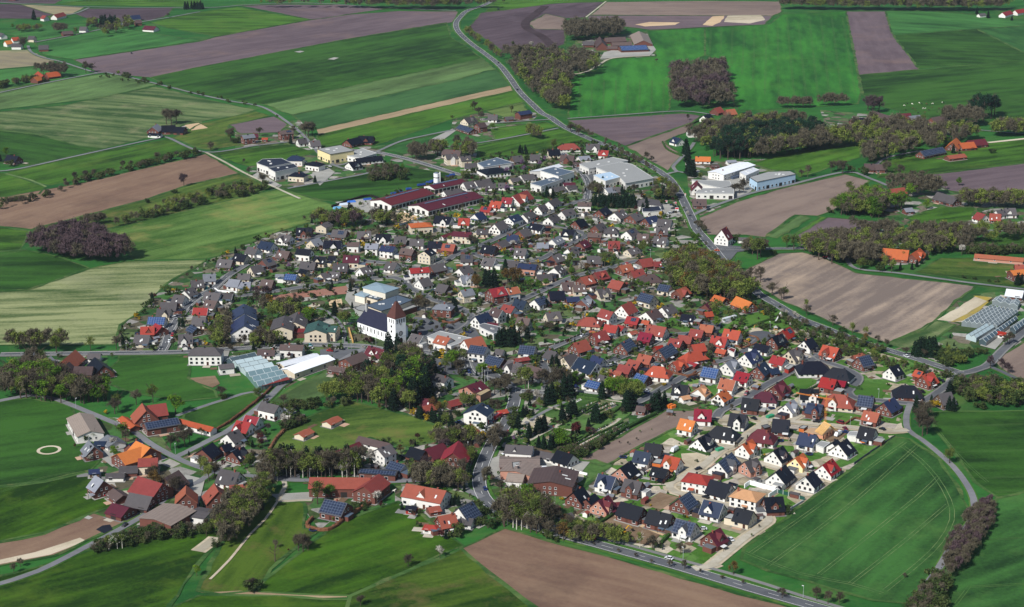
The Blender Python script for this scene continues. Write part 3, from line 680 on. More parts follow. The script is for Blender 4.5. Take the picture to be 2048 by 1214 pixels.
# woods: kind mix|count|height|poly   kinds: B bare brown, P bare purplish, G budding olive, L leafy bright, C conifer, K bush, W white blossom, R dark red
WOODS = """
C|26|15|800 735 850 735 858 790 835 822 810 800
K|36|3|200 144 320 163 410 186 530 213 580 244 577 250 528 219 405 193 315 170 200 152
B|40|5|1140 246 1250 300 1330 350 1322 352 1240 306 1135 252
BG|40|9|930 60 1000 120 1012 122 935 55
BK|50|5|1470 590 1560 636 1680 680 1780 715 1778 708 1680 672 1560 628 1475 582
BG|24|10|1060 255 1075 270 1080 280 1055 262
GB|40|9|200 60 260 30 270 50 210 75
BG|20|9|175 45 190 42 195 52 178 55
GBK|40|6|0 170 40 160 80 150 78 155 40 166 0 178
PPPB|170|15|70 470 110 447 170 447 215 475 262 510 255 524 190 528 130 518 60 495
BBBG|260|15|1010 97 1050 92 1130 102 1200 112 1195 135 1140 150 1138 233 1110 230 1060 180 1030 145
G|30|13|1065 170 1138 172 1136 225 1100 215
B|120|16|1130 48 1240 42 1245 72 1205 78 1135 84
BBP|170|18|1345 140 1400 122 1450 125 1455 180 1462 218 1345 220
BBG|230|17|1560 12 1700 18 1900 24 1980 22 2035 8 1900 4 1560 2
BBG|110|16|520 2 860 3 1000 8 870 21 790 17 690 7 520 5
NNNG|230|15|1420 305 1450 270 1560 248 1640 243 1650 268 1560 293 1500 320 1430 318
BBG|90|15|1500 322 1560 296 1650 268 1700 258 1700 280 1640 288 1550 316
BGB|90|14|1375 275 1440 245 1560 228 1620 235 1450 268 1410 305
BBG|190|14|1680 262 1740 235 1880 248 1960 262 1890 290 1780 318 1730 335 1722 290
B|26|15|1885 225 1950 222 1960 255 1890 250
B|24|10|1560 210 1625 208 1628 215 1562 217
B|16|11|1635 205 1690 203 1692 211 1636 213
BG|70|13|1985 258 2060 250 2060 270 1990 275
BBGGL|130|14|1688 432 1662 410 1722 382 1775 378 1770 420 1758 435
B|40|15|1775 366 1880 372 1870 395 1790 392
BG|100|13|1900 398 1930 385 2060 388 2060 420 1965 412
BBBGG|190|15|1605 500 1610 475 1700 458 1770 478 1790 505 1750 535 1690 533 1640 515
BBG|130|13|1760 460 1820 452 1950 452 2060 442 2060 458 1940 480 1940 503 1850 516 1800 500
BK|50|7|1940 492 2060 496 2060 510 1940 508
GGGBO|210|15|1335 505 1370 492 1420 506 1448 532 1490 575 1505 600 1440 612 1370 592 1340 562
CGBNGLG|95|15|776 700 826 696 862 735 850 785 835 828 790 825 700 800 690 778 722 755 760 740
G|22|12|640 790 700 765 720 760 700 795 660 805
BBGGLB|120|14|-5 765 40 725 80 705 105 740 150 780 200 780 222 800 150 812 60 797 0 792
BG|26|12|20 688 130 685 130 700 20 702
GBS|60|14|525 935 725 932 722 952 530 957
C|20|13|545 930 720 930 720 948 550 950
=GBBG|90|11|430 1045 455 1012 520 965 545 968 530 1000 480 1062 452 1085
=BK|80|5|185 1102 300 1078 425 1058 430 1046 300 1058 200 1085
=BPB|150|7|1886 1128 1895 1092 1950 1010 1990 1005 1980 1048 1925 1132 1895 1150
=BK|70|7|1812 1232 1850 1165 1890 1152 1872 1232
BKG|70|9|1908 752 1960 748 2060 778 2060 815 1990 815 1922 790
BBG|50|11|825 935 900 928 932 960 928 985 870 978 830 965
GGBBSG|80|14|1000 1015 1040 990 1085 1002 1108 1050 1060 1062 1010 1048
B|30|12|960 955 975 950 975 975 965 975
=BK|60|6|-5 412 80 392 170 357 290 327 400 304 400 308 290 331 170 361 80 396 -5 416
=BKG|110|7|230 447 310 422 340 398 420 378 500 368 540 372 512 385 420 398 330 425 232 449
BB|20|8|160 447 205 430 212 440 180 452
GBP|36|12|625 432 680 424 725 428 720 455 660 455 632 445
BG|14|11|735 430 800 432 800 455 745 455
BBK|50|8|735 338 800 325 815 342 800 362 742 365
B|16|12|820 300 850 296 852 322 822 322
BG|16|12|862 300 890 295 892 312 866 315
BG|16|12|905 300 945 295 945 318 910 316
C|60|9|1176 397 1250 392 1290 398 1288 418 1200 408
BGC|18|11|1308 382 1350 378 1352 398 1312 402
BG|14|9|1165 380 1200 370 1215 378 1190 390
C|20|11|1826 700 1868 702 1872 716 1830 712
GK|30|6|1880 690 1940 705 1920 740 1870 725
CK|20|4|1870 695 1920 700 1920 712 1875 708
GBK|60|5|1570 640 1650 668 1800 724 1900 752 1880 760 1790 740 1700 714 1600 678
KW|50|3|1560 632 1650 668 1780 722 1740 728 1660 700 1600 672
BG|40|9|1135 1075 1200 1050 1260 1085 1230 1095
GK|40|6|1120 1050 1150 1040 1200 1060 1180 1078
BK|50|5|1100 905 1180 900 1230 855 1230 862 1160 918
BBG|30|11|860 865 930 850 950 880 900 900 870 890
BK|30|5|880 350 960 372 940 380 880 362
B|24|10|1700 440 1770 445 1790 470 1740 465
G|40|9|1200 740 1250 780 1290 800 1240 798
BK|16|5|1395 505 1440 512 1455 530 1420 520
BG|24|10|1480 478 1530 480 1530 508 1490 512
BK|40|4|2 405 30 398 60 392 30 402
BG|30|7|30 58 80 50 84 60 40 66
C|18|10|200 45 245 40 240 48 205 52
C|10|9|365 16 410 14 408 18 368 20
B|14|10|110 60 130 58 130 66 112 68
B|12|13|70 145 125 138 135 150 90 155
K|20|4|1046 792 1060 786 1062 800 1050 802
BK|26|5|560 812 640 800 700 792 710 800 640 812 560 826
BK|24|5|565 850 600 832 620 828 570 862
KG|40|4|480 620 560 640 560 690 470 680
GB|24|10|430 640 455 620 470 650 450 700 425 690
GB|24|9|505 700 560 690 560 670 500 660
GB|30|10|520 600 580 600 610 640 560 640
"""
# single trees: tile then "x y kind height" with y at the foot of the trunk
TREES = """
T 0 200 3.994
1470 690 P 11;1385 745 K 4;1180 820 K 4;1330 195 B 15;1410 190 B 15;1370 200 B 14;1840 330 G 10;1880 345 K 6;1685 400 B 8;1560 430 B 6;1410 460 B 6;1255 480 B 7;1050 540 B 6;985 550 B 7;750 620 B 7;685 630 B 7;600 650 B 8;520 670 B 5;50 450 L 8;90 530 K 7;5 490 C 6
T 0 0 5.0575
345 200 C 12;1870 90 C 9;1940 90 C 10;2000 90 C 9;240 500 B 15;870 740 B 13;930 730 B 10;1200 770 L 6;1260 780 K 6;1300 790 K 6;1450 820 K 5;1620 860 K 5;560 780 B 16;620 790 B 15;510 770 B 15;440 760 B 12;460 830 K 5;1040 240 C 8;1100 240 C 8;1150 250 C 8;770 350 G 9;1300 290 G 9;990 300 B 8;890 290 B 7;130 290 L 6;180 300 L 6;280 290 L 6;380 280 L 5;1700 180 B 6;340 810 K 6;270 800 K 5
T 400 200 5.12
315 420 B 13;610 370 B 9;360 440 K 5;110 520 B 7;930 450 C 8;1110 380 B 14;1080 370 B 13;1150 370 B 13;960 360 B 9;640 870 B 10;500 770 B 7;1180 850 C 6;450 650 B 4
T 750 200 5.12
380 600 B 13;420 620 B 12;640 560 B 14;600 540 B 12;840 500 B 13;960 560 B 14;1000 560 B 12;1480 545 C 6;1510 555 C 6;1550 560 C 6;1830 500 G 8;1020 100 B 9;1060 160 B 9;1400 130 G 7;950 800 G 8;900 820 G 8;1400 710 V 6;1500 680 V 6;1350 770 V 7;1520 740 V 6;1740 640 V 6;1690 690 V 6;1340 940 V 5;280 740 L 7;1760 1000 C 9;1820 1010 C 8
T 1100 200 5.12
210 330 B 8;290 370 B 8;990 620 B 8;1040 640 B 6;1390 560 C 14;1410 640 C 15;1440 780 C 14;1470 790 C 13;1420 760 C 14;40 490 G 8;810 640 C 5;560 510 K 5;1150 900 G 10;1090 920 G 9;1220 950 G 10;1260 960 G 9;860 950 B 7;740 970 C 8;540 880 C 8;500 970 B 9;1540 830 G 7;1890 960 B 9;1980 930 B 10;1940 960 B 8;330 560 C 4
T 1400 0 3.16
1090 720 P 18;1060 700 P 15;1130 710 P 16;1740 750 N 24;1790 760 N 25;1840 750 N 24;1720 740 N 18;1860 730 N 18;1080 1020 B 16;1110 1010 B 14;900 1100 B 12;870 1080 B 10;830 1090 B 10;680 1120 B 10;640 1120 B 7;1040 1110 K 7;960 1090 K 6;1820 115 C 9;1750 90 C 9;1600 970 C 8;1640 1000 B 6;1840 970 K 5;1550 920 L 9;1650 880 L 7;1370 950 L 8;1410 780 G 9;1180 1100 B 11;1260 1120 B 11;1400 1160 B 11;1450 1190 B 12;1340 1150 B 10;1970 130 C 6;1970 95 G 6;1500 1200 G 6;940 1212 G 9;1050 1210 L 7;1320 1212 L 7;1180 900 K 5
T 900 0 3.994
650 390 W 9;500 380 G 8;740 400 L 7;640 470 G 8;930 600 L 8;1650 500 B 5;1190 450 C 5;20 960 G 5;430 30 B 8;180 880 G 7;490 900 G 7;250 960 B 9;340 1040 L 6;960 1030 G 7;1030 1060 G 8;60 1170 B 9;140 1170 B 9;600 1210 C 6;560 1210 C 6;820 1190 G 7;1900 960 B 6
T 1648 360 5.12
790 300 L 14;730 310 L 13;880 180 L 12;460 330 L 9;420 170 L 9;280 160 G 9;490 390 L 9;560 390 L 8;1050 300 L 8;1900 250 O 13;1960 260 O 11;1480 260 L 8;1540 270 L 8;1460 190 G 9;1220 640 G 12;1190 720 L 12;1250 700 O 9;1310 740 B 9;1410 770 W 8;1460 760 L 6;1700 360 K 5;370 920 G 8;620 930 G 11;690 950 G 10;780 920 C 5;800 820 G 12;560 930 K 6;480 880 K 6;1140 750 K 7;900 920 C 5;950 890 C 5;1000 860 C 5;1050 820 C 5;1980 1080 C 8;2020 1070 C 7;1440 1010 K 3;1540 1020 K 3;1690 1050 K 3;1760 1050 K 3;1160 60 L 8;1240 100 G 7;70 340 K 5;1380 60 L 7;1600 370 K 4
T 1380 380 5.12
690 710 G 16;720 680 B 14;640 660 B 12;1060 620 G 12;990 600 G 11;1220 630 B 12;1170 620 B 11;500 830 G 8;450 520 K 6;110 430 B 9;140 450 B 7;80 400 B 7;620 920 B 9;720 950 B 11;840 1080 B 9;960 1120 G 9;1190 1210 G 6;1760 810 G 8;1550 700 B 14;1750 760 G 6;850 660 K 4;80 540 L 6;40 520 L 6
T 1648 540 5.12
90 570 B 7;290 650 G 7;430 670 G 6;190 640 K 4;550 750 B 5;640 800 B 6;840 880 B 6;1020 900 B 6;410 760 O 7;1900 760 B 8;1850 780 B 7;1700 1010 P 8;1880 1060 P 7;1820 1020 P 7;1580 870 K 4;1650 860 K 4;1410 930 Y 4;1260 780 C 3;1300 850 C 3;1340 870 C 3;1220 890 C 4;1290 700 C 3;1330 780 C 3;1170 880 C 3;1620 1200 K 7;1500 1210 K 6
T 1610 660 6.82
1510 1120 C 9;1720 1010 C 5;1780 1060 Y 5;1970 880 C 8;2020 1110 C 8;1960 1100 C 8;1640 1214 B 10;1590 1180 B 9
T 1536 760 2.674
825 300 B 13;850 290 B 11;810 250 B 10;970 450 G 9;730 1060 B 3;1230 110 Y 4;1180 90 W 6;1130 150 K 5;260 1180 B 6;320 1200 B 6;380 1205 B 6;75 1170 B 5
T 560 400 6.82
480 340 B 10;560 300 B 9;900 380 G 11;950 250 C 12;1050 260 G 9;1380 250 C 10;1300 280 B 10;1400 330 B 9;1600 360 B 9;390 560 B 7;1130 580 R 4;990 540 G 6;1290 940 W 4;330 1060 Y 3;120 950 V 5;790 1070 L 5;680 1090 K 3
T 820 370 6.82
1300 470 K 3;1400 860 W 6;1380 950 V 5;1300 1214 C 10;1860 880 G 6;1740 780 O 6;830 810 B 7;880 820 B 6;800 800 B 6;550 780 G 5;750 610 G 4;900 150 K 4;1000 130 L 5;1040 130 V 5;1320 90 V 6;1260 140 C 4;1180 600 K 4
T 1080 380 6.82
410 1050 G 11;880 1050 G 10;560 1120 W 8;650 1130 O 7;430 1170 L 6;1350 590 G 5;1460 310 C 9;1450 260 C 9;1770 390 C 3;1430 840 G 9;1380 880 G 8;1500 800 B 8;420 710 G 5;1400 300 C 7;1310 150 G 4;870 320 G 5
T 820 520 6.82
1080 380 C 12;1150 370 C 12;1030 340 C 11;1300 200 C 11;920 400 O 10;880 370 O 9;1400 350 O 13;1330 330 O 11;1480 340 O 12;620 690 C 8;590 600 C 5;1340 860 C 6;1400 870 G 6;1700 960 G 10;1420 1100 C 10;1280 1170 C 12;1360 1180 C 12;1220 1180 C 11;1480 1160 C 10;1600 1080 C 8;1570 1070 B 8;1500 1000 G 8;1860 650 C 6;1900 1000 B 8;2000 960 C 6;1650 380 L 6;1750 400 L 6;1850 380 L 6;420 250 K 4;210 700 B 9;120 600 G 8;810 710 G 5;840 710 G 5;450 400 K 2
T 560 550 6.82
120 520 G 11;200 480 B 9;280 440 B 8;60 480 O 9;400 680 L 9;440 650 L 9;360 620 L 8;750 560 C 10;860 700 G 10;900 680 G 9;920 640 O 7;640 480 K 4;600 600 L 6;960 230 C 7;980 200 B 8;1890 450 O 9;1950 500 B 8;1240 950 R 5;1180 940 R 4;1480 1080 C 13;1600 1100 C 13;1520 1180 C 12;1460 1200 C 12;1700 1200 B 12;1800 1180 B 12;1900 1200 B 10;1790 790 G 5;1860 480 B 8;850 450 K 4;350 60 K 3
T 240 560 6.009
1650 240 P 9;1760 220 P 9;1640 290 B 8;1790 310 O 8;1830 470 G 8;1900 380 B 7;1100 700 G 9;1200 680 G 10;1150 780 G 8;1180 600 O 8;1300 400 W 7;1250 450 B 7;1270 770 L 6;1500 790 B 7;1440 810 B 6;760 570 C 6;710 560 C 4;860 440 V 4;390 260 C 6;200 460 Y 4;230 480 Y 3;640 800 B 5;190 810 K 4;290 810 Y 3;330 790 K 4;40 780 C 6;1680 690 B 8;1740 720 B 7;1500 180 G 6;1450 240 G 7;1350 250 B 6;1030 590 L 4;1530 140 Y 4;1810 610 O 7;890 190 Y 2;1070 600 K 3
T 0 660 6.009
680 280 G 11;440 260 B 9;240 230 B 9;1090 250 G 9;1400 230 B 8;1180 480 R 6;960 740 W 6;1000 720 B 7;1180 870 L 10;1420 960 G 10;1640 900 B 9;1840 880 G 11;1250 860 G 9;1080 850 G 9;1240 600 K 5;1320 560 K 4;1350 350 G 4;1380 1010 B 9;720 330 K 3;1040 370 Y 2;320 620 B 11;560 800 B 13;620 850 B 12;1480 230 C 4;700 700 B 10;800 860 B 11
T 120 790 6.009
1390 230 L 11;750 510 L 8;790 570 B 7;1420 640 B 9;1500 620 B 9;1560 580 B 8;1330 660 B 8;1480 470 B 6;390 550 G 6;640 640 W 6;650 740 L 6;180 640 R 3;1740 960 G 10;1790 1040 G 9;1860 1000 B 8;1690 900 B 8;1160 1180 O 12;1130 1100 B 11;1400 1200 B 10;1700 500 O 5;1550 730 C 3;370 800 W 4;550 230 Y 3;280 560 K 4;1120 980 G 6;1170 940 W 4;830 940 K 3;1940 30 C 3
T 120 930 6.009
590 1030 S 8;690 1010 S 8;750 1005 S 8;1760 860 G 7;1890 990 K 4;1500 530 G 4;1820 510 C 6;1700 520 C 5;1720 530 C 4;2010 780 B 9;1970 920 K 4;1080 880 K 3;930 940 B 4;1130 560 K 2;1100 560 K 3;1180 540 K 3;1900 250 B 3
T 0 900 3.938
1550 990 L 5;110 970 B 5;160 920 B 4;1980 1120 K 6;1790 640 B 8
T 380 680 5.12
710 620 G 8;320 600 B 8;340 600 K 4;960 660 B 6;1010 840 G 9;960 860 W 6;1110 820 C 7;720 1060 R 6;700 1020 B 6;740 1100 R 5;800 940 P 5;880 860 R 4;1580 350 Y 4;640 1100 C 4;1720 580 G 14;1800 560 G 13;1900 580 G 13;1660 460 G 12;1960 600 B 12;2000 640 B 9;1940 720 O 4;1690 1214 B 7;1780 1214 B 7;60 110 C 5;1300 720 K 3;1450 680 Y 3
T 430 860 5.12
1050 760 G 12;1180 700 L 7;1660 760 W 7;1620 720 W 5;500 560 B 12;440 440 G 6;360 380 G 8;310 400 G 6;1500 350 B 9;1440 370 G 8;1400 340 B 8;1330 330 B 7;1590 350 W 8;1700 800 R 3;1520 830 K 3;1440 810 K 4;1270 910 K 4;1210 940 G 3;860 1210 B 7;920 1200 B 6;620 1210 B 4;1030 1070 S 1;120 700 G 6;40 760 G 6;200 720 G 4;640 530 S 8;440 430 C 4;1900 240 O 5
T 800 840 5.12
640 560 B 9;700 600 C 8;620 660 C 7;740 460 G 10;700 420 B 10;820 300 B 8;960 330 B 9;960 260 B 10;1000 240 B 8;450 690 B 9;380 660 C 6;300 640 G 8;180 620 P 10;140 600 P 8;280 520 P 8;450 340 P 8;550 520 B 8;860 210 Y 4;590 200 Y 3;280 290 O 3;1250 1100 S 13;1290 1080 S 12;1340 1120 S 12;1420 1150 S 13;1200 950 L 9;1280 900 L 9;1310 860 L 8;1100 850 G 8;1150 820 G 8;1040 740 B 6;560 870 C 5;600 880 C 5;530 880 C 5;620 1180 G 6;800 1080 K 5;870 1070 W 3;900 1110 K 5;1000 1060 K 5;1060 1020 K 5;780 870 K 4;840 930 K 4;880 950 K 4;1820 1140 G 7;1940 1170 G 7;1740 1130 B 8;1690 1100 O 7;2010 1150 G 7;1500 1000 B 7;1720 600 C 3;180 210 R 4;1660 300 L 9;1600 290 C 8;1540 300 C 6;1470 290 C 7;1420 280 C 6;1320 190 C 8;1410 140 C 9;1470 120 C 9;1820 150 C 6;1790 160 R 7;250 890 C 5;180 960 K 3
T 960 740 6.82
980 460 C 12;910 470 C 11;1140 400 C 13;1220 380 C 13;1060 250 B 13;1130 240 B 12;1300 200 L 8;1080 520 L 5;820 530 G 7;770 430 W 7;660 400 B 6;1670 400 C 10;1820 350 L 10;1760 330 L 9;1920 370 L 10;2000 560 C 12;1590 720 C 10;1560 710 C 9;1130 720 C 8;1200 660 C 8;1290 640 C 8;1250 650 C 7;880 810 C 8;820 850 C 8;790 860 C 7;670 930 C 8;520 800 C 8;590 650 C 7;630 640 C 6;1100 1060 L 11;1060 1060 L 10;1330 900 R 8;1480 900 R 5;1540 900 P 5;800 1060 C 6;870 1080 C 6;960 1090 C 8;1000 1070 C 7;1260 880 C 4;620 250 G 13;560 210 G 11;660 250 S 13;350 330 B 11;280 350 B 10;200 330 B 9;380 250 B 9;190 1060 B 11;240 940 B 9;330 980 B 6;360 950 P 5;170 540 B 6;230 540 B 6;300 510 B 4;460 990 V 4;440 720 K 5;470 640 K 5;740 560 R 4;1480 780 C 5;1440 590 C 3;1780 700 G 4;1940 610 B 4;430 800 K 5;40 930 Y 4;900 200 B 8
T 820 690 6.82
480 370 G 9;570 300 L 10;610 300 L 10;730 230 G 8;660 400 B 9;690 380 B 8;1000 430 L 8;960 420 L 7;280 100 O 5;780 900 G 10;860 880 G 9;720 860 G 9;390 650 W 6;540 650 C 6;450 650 K 4;1210 570 K 4;320 370 C 9;280 350 C 9;150 1010 C 8;120 1000 C 7;300 1040 C 8;340 1060 C 7;420 1080 C 8;500 1120 G 9;560 1130 C 8;400 960 O 8;330 900 O 8;460 950 G 8;230 1040 Y 4;30 960 Y 4;1800 560 B 11;1900 780 C 9;640 960 K 4
T 1000 960 4.096
520 500 O 9;740 445 G 7;790 460 G 7;640 420 G 6;600 410 K 5;900 490 L 3;1145 560 S 8;1045 530 B 4;1250 570 B 7;1300 560 K 4;1480 610 B 6;1910 780 O 7;970 600 B 3;1110 640 B 3;1240 690 B 3;1390 720 B 4;1510 740 B 5;770 540 B 2;1640 770 B 3;1820 820 B 3;1990 860 B 3;180 380 S 11;220 400 S 11;320 420 S 12;300 440 B 9;400 460 B 8;480 480 B 7;250 430 B 9;380 480 K 4;450 500 K 4;200 180 L 9;240 170 L 9
T 460 960 4.096
370 670 D 9;600 590 B 9;560 580 B 8;640 580 B 7;1460 710 B 6;1720 640 W 6;180 900 B 6;150 910 B 5;1070 1030 B 5;480 590 R 2;1090 230 K 4;1200 180 W 6;1240 210 R 3;1860 470 K 6;1590 200 C 5
T 1360 620 6.82
500 240 L 7;480 110 L 6;420 620 B 7;620 120 G 6;700 120 G 6;800 110 G 7;900 80 G 7;1900 410 Y 2;840 540 Y 2;1070 1060 Y 3;560 250 C 3;1560 100 W 4;1600 130 W 4;1450 80 W 4;1400 60 W 4
T 1360 770 6.82
470 300 B 4;620 290 Y 2;700 360 B 4;240 270 B 4;340 300 B 4;760 880 B 4;1130 1010 K 3;1170 860 K 3;1900 480 B 4
T 1250 540 5.12
930 460 G 11;900 480 G 9;940 590 L 5;870 860 B 7;620 430 G 5;130 180 L 6;230 210 L 6;60 200 B 6;170 190 L 5;1070 510 G 4;400 1190 Y 3;1600 310 B 8;1860 470 B 7
T 1360 920 6.82
1340 740 L 5;1430 740 K 5;740 620 C 2;830 620 C 2;390 810 K 3;100 800 Y 2;620 220 Y 2
T 1100 670 6.82
1550 700 Y 2;220 510 Y 3;550 590 Y 3;330 660 L 6;800 790 L 9;870 800 L 9;950 810 L 9;1050 820 L 9;1130 810 L 9;1200 790 L 8;700 850 C 9;1080 1040 C 12;1130 1020 C 11;1040 1000 C 10;1430 1050 C 11;1480 1020 C 11;1380 1050 C 9;1560 960 C 8;1330 1090 R 6;820 330 W 5;720 160 W 4;1250 180 C 4;1190 200 C 4;1160 270 K 4;620 1180 C 9;280 1080 C 8;330 1060 C 7;160 1120 C 7;640 1150 C 8;810 1140 K 5;1650 320 G 4;30 440 C 7;90 440 C 7;130 300 L 2;100 880 G 11;40 800 B 12;190 820 C 12;250 860 C 12;200 440 G 6
"""
HEDGES = """
b|1.5|560 928 544 940 528 930 552 880 590 845
b|1.6|625 1038 614 1055 655 1062 690 1040 720 1020 780 985
g|2.0|1154 915 1205 887 1260 855 1312 830
g|1.1|1134 902 1190 873 1245 846
g|1.1|1142 907 1200 877 1252 852
g|1.1|1126 897 1180 868 1215 852
g|1.0|1162 822 1200 804
g|1.0|1172 828 1214 808
g|1.0|1180 832 1226 812
g|1.0|1030 873 1060 858
g|1.0|1038 878 1066 866
g|2.2|1183 745 1160 758 1130 780
g|1.6|1655 748 1700 775 1724 780
b|1.2|1480 680 1500 690 1490 697 1470 693
b|1.2|1490 672 1512 676 1516 686 1500 694
b|1.2|1374 757 1418 739 1428 724 1400 716
b|1.2|1330 742 1375 754 1392 745
g|1.4|1410 840 1445 860 1400 870
g|1.4|1285 964 1310 968 1345 963 1348 950
g|1.3|1570 860 1645 885 1660 890
g|1.5|1180 1060 1240 1022
g|1.5|1322 1088 1350 1060
g|2.0|135 470 170 465
b|1.4|420 868 460 845 490 822 530 790 548 770
g|1.4|1085 310 1150 286 1180 290
d|1.6|664 415 700 402 738 393 760 400
g|1.4|1325 285 1335 300 1365 314
g|1.4|1372 254 1400 242
g|1.5|1110 418 1150 415
g|1.4|1085 445 1130 455
g|1.3|900 430 905 445 935 448
g|1.6|1158 792 1200 796
g|1.6|1154 797 1197 802
b|1.4|858 628 870 640 900 648 922 640 925 630
g|1.3|850 588 872 578
g|1.2|1015 586 1060 576 1070 568
d|1.4|965 598 990 612
g|1.3|1540 640 1500 655 1470 668
g|1.4|1565 700 1545 715 1520 725
g|1.2|470 878 500 885
g|1.2|448 942 490 950
g|1.3|430 905 455 880
b|1.2|1690 850 1712 838 1730 845
g|1.2|1590 795 1640 770 1665 757
b|1.2|1610 800 1640 785
g|1.5|1380 900 1420 912
g|1.8|640 440 690 448
g|1.3|530 560 570 552 600 548
g|1.3|1278 660 1310 640
g|1.2|1440 610 1490 640
g|1.4|1020 880 1045 885 1070 890
g|1.4|1030 862 1060 868
g|1.4|1170 895 1220 868 1255 848
g|1.3|1150 888 1190 864
g|1.3|1170 816 1150 830
g|1.3|1220 822 1190 840
g|1.3|1240 818 1205 840
g|1.3|1190 812 1168 826
"""
# cars: tile, "x y heading-px dx dy colour type"  c car, v van, t truck/trailer
CARS = """
T 900 0 3.994
388 507 5 10 k c;538 722 5 10 k c;385 78 10 2 k c
T 1100 200 5.12
1250 1085 10 1 b c;1262 1120 10 1 k c;1225 1170 10 -2 w c;1270 1160 10 -2 k c
T 820 370 6.82
1740 470 10 -6 o c;1700 495 10 -6 k c;810 925 10 -5 k c;530 1045 10 -3 k c;1510 1050 10 1 w v;630 800 8 3 k c
T 1080 380 6.82
360 772 10 -6 R c;1180 712 10 3 w c;205 262 6 6 k c
T 560 400 6.82
245 560 10 2 b c;520 480 10 0 k c;640 497 10 0 k c;1750 390 10 0 k c;1150 840 5 8 k c;1740 845 10 3 w c;1370 690 10 0 w c
T 240 560 6.009
1045 118 10 -6 T c;1082 88 10 -6 k c;730 448 8 -10 k c;648 640 5 -12 k c;630 675 5 -12 r c;618 732 10 -3 w c;615 755 10 -3 w c;820 842 10 0 k c;1188 990 5 8 b c;1840 828 10 0 w c;855 348 5 -8 k c;640 475 10 -2 w v;944 127 10 0 w v
T 560 550 6.82
400 978 10 2 T c;680 1050 10 1 r c;1950 655 10 5 k c;1820 800 8 4 k c;410 1010 10 1 w c
T 820 520 6.82
530 555 10 0 k c;300 445 10 -4 b c;340 425 10 -4 w c;155 860 9 5 k c;285 885 9 -3 k c;155 940 8 3 k c;45 1005 8 -3 k c;555 945 10 2 k c;790 1000 10 2 b c;1140 1150 10 1 R c;25 560 5 8 k c;1210 465 10 1 k c
T 1080 520 6.82
1285 318 10 -3 w v;1330 722 8 5 w c;1370 690 9 5 k c;1790 1040 10 2 k c;585 1048 10 -4 w c;1710 490 10 -3 k c;840 880 8 -3 r c
T 1100 670 6.82
450 22 10 -4 w c;820 435 10 -3 w c;875 415 10 -3 w c;1890 630 10 4 k c;1945 605 10 4 k c;2005 595 10 4 k c;1590 605 9 3 b c;1310 780 10 3 w c;1310 812 10 3 b c;340 725 10 0 b c
T 1360 620 6.82
120 970 10 3 k c;170 945 10 3 k c;235 935 10 3 k c;1165 960 8 -5 k c;1915 620 6 -8 w c;1975 685 8 6 k c;830 1100 9 -2 k c;905 1165 9 -8 R v;540 235 9 4 b c;265 165 10 -1 k c
T 1360 770 6.82
1005 478 9 3 k c;250 1165 9 -2 k c;1565 1140 10 -1 w c
T 1610 660 6.82
210 345 6 -6 w c;265 415 8 4 k c;575 460 9 -4 k c;1825 690 6 6 k c;1880 715 4 10 k c;1590 860 10 3 k c;830 195 10 5 k c;555 95 10 5 b c;1380 375 10 4 w c
T 1500 810 6.82
45 205 10 3 k c;905 248 10 1 k c;1295 340 8 6 R c;1295 388 10 1 b c;1805 350 10 3 k c;1230 262 10 3 R v;612 870 10 -1 w c;1200 425 10 -6 w t
T 1110 900 6.82
240 1160 10 3 w c;505 812 10 -2 k c;1960 285 10 -1 k c;880 460 8 3 k c;880 500 10 -5 k c;1350 95 10 2 w c;1440 85 10 2 b c;1630 25 10 -6 w t;1880 1080 10 0 w c
T 1360 920 6.82
510 545 9 -4 k c;560 555 9 -4 k c;350 530 10 3 k c;720 715 9 -6 r c;310 960 10 0 w c;325 935 10 0 k c;690 1105 9 6 w c
T 820 690 6.82
800 385 10 9 b c;790 190 9 2 k c;435 190 10 -1 y c;370 155 10 1 k c;1260 420 10 -3 w c;1290 440 10 -2 k c;665 1075 10 -1 b c;710 1100 10 0 k c;1120 998 10 2 b c;1060 870 4 6 b c
T 800 840 5.12
870 720 5 10 b c;855 135 10 1 w c;1080 360 10 -2 w c;610 35 10 0 b c;20 392 10 3 k c;360 395 10 0 r c
T 430 860 5.12
1830 262 10 -1 r c;1890 290 10 3 k c;1780 305 10 0 w c
T 380 680 5.12
1055 385 10 -2 w c;1105 365 10 -2 w c;1160 345 10 -2 w c;1430 122 10 0 r c;730 870 4 6 b c
T 1000 960 4.096
750 492 10 1 r c;600 450 10 3 w c;1385 655 10 3 w c;440 405 10 4 k c
T 0 0 5.0575
1330 545 1 1 k c
T 1380 380 5.12
435 542 10 1 w c;190 210 10 -3 k c;275 630 10 1 o c
T 120 930 6.009
520 375 10 3 r c;780 742 9 -7 k c;1750 425 4 8 b c
T 400 200 5.12
1330 690 10 4 w c;1075 650 10 2 w c
"""
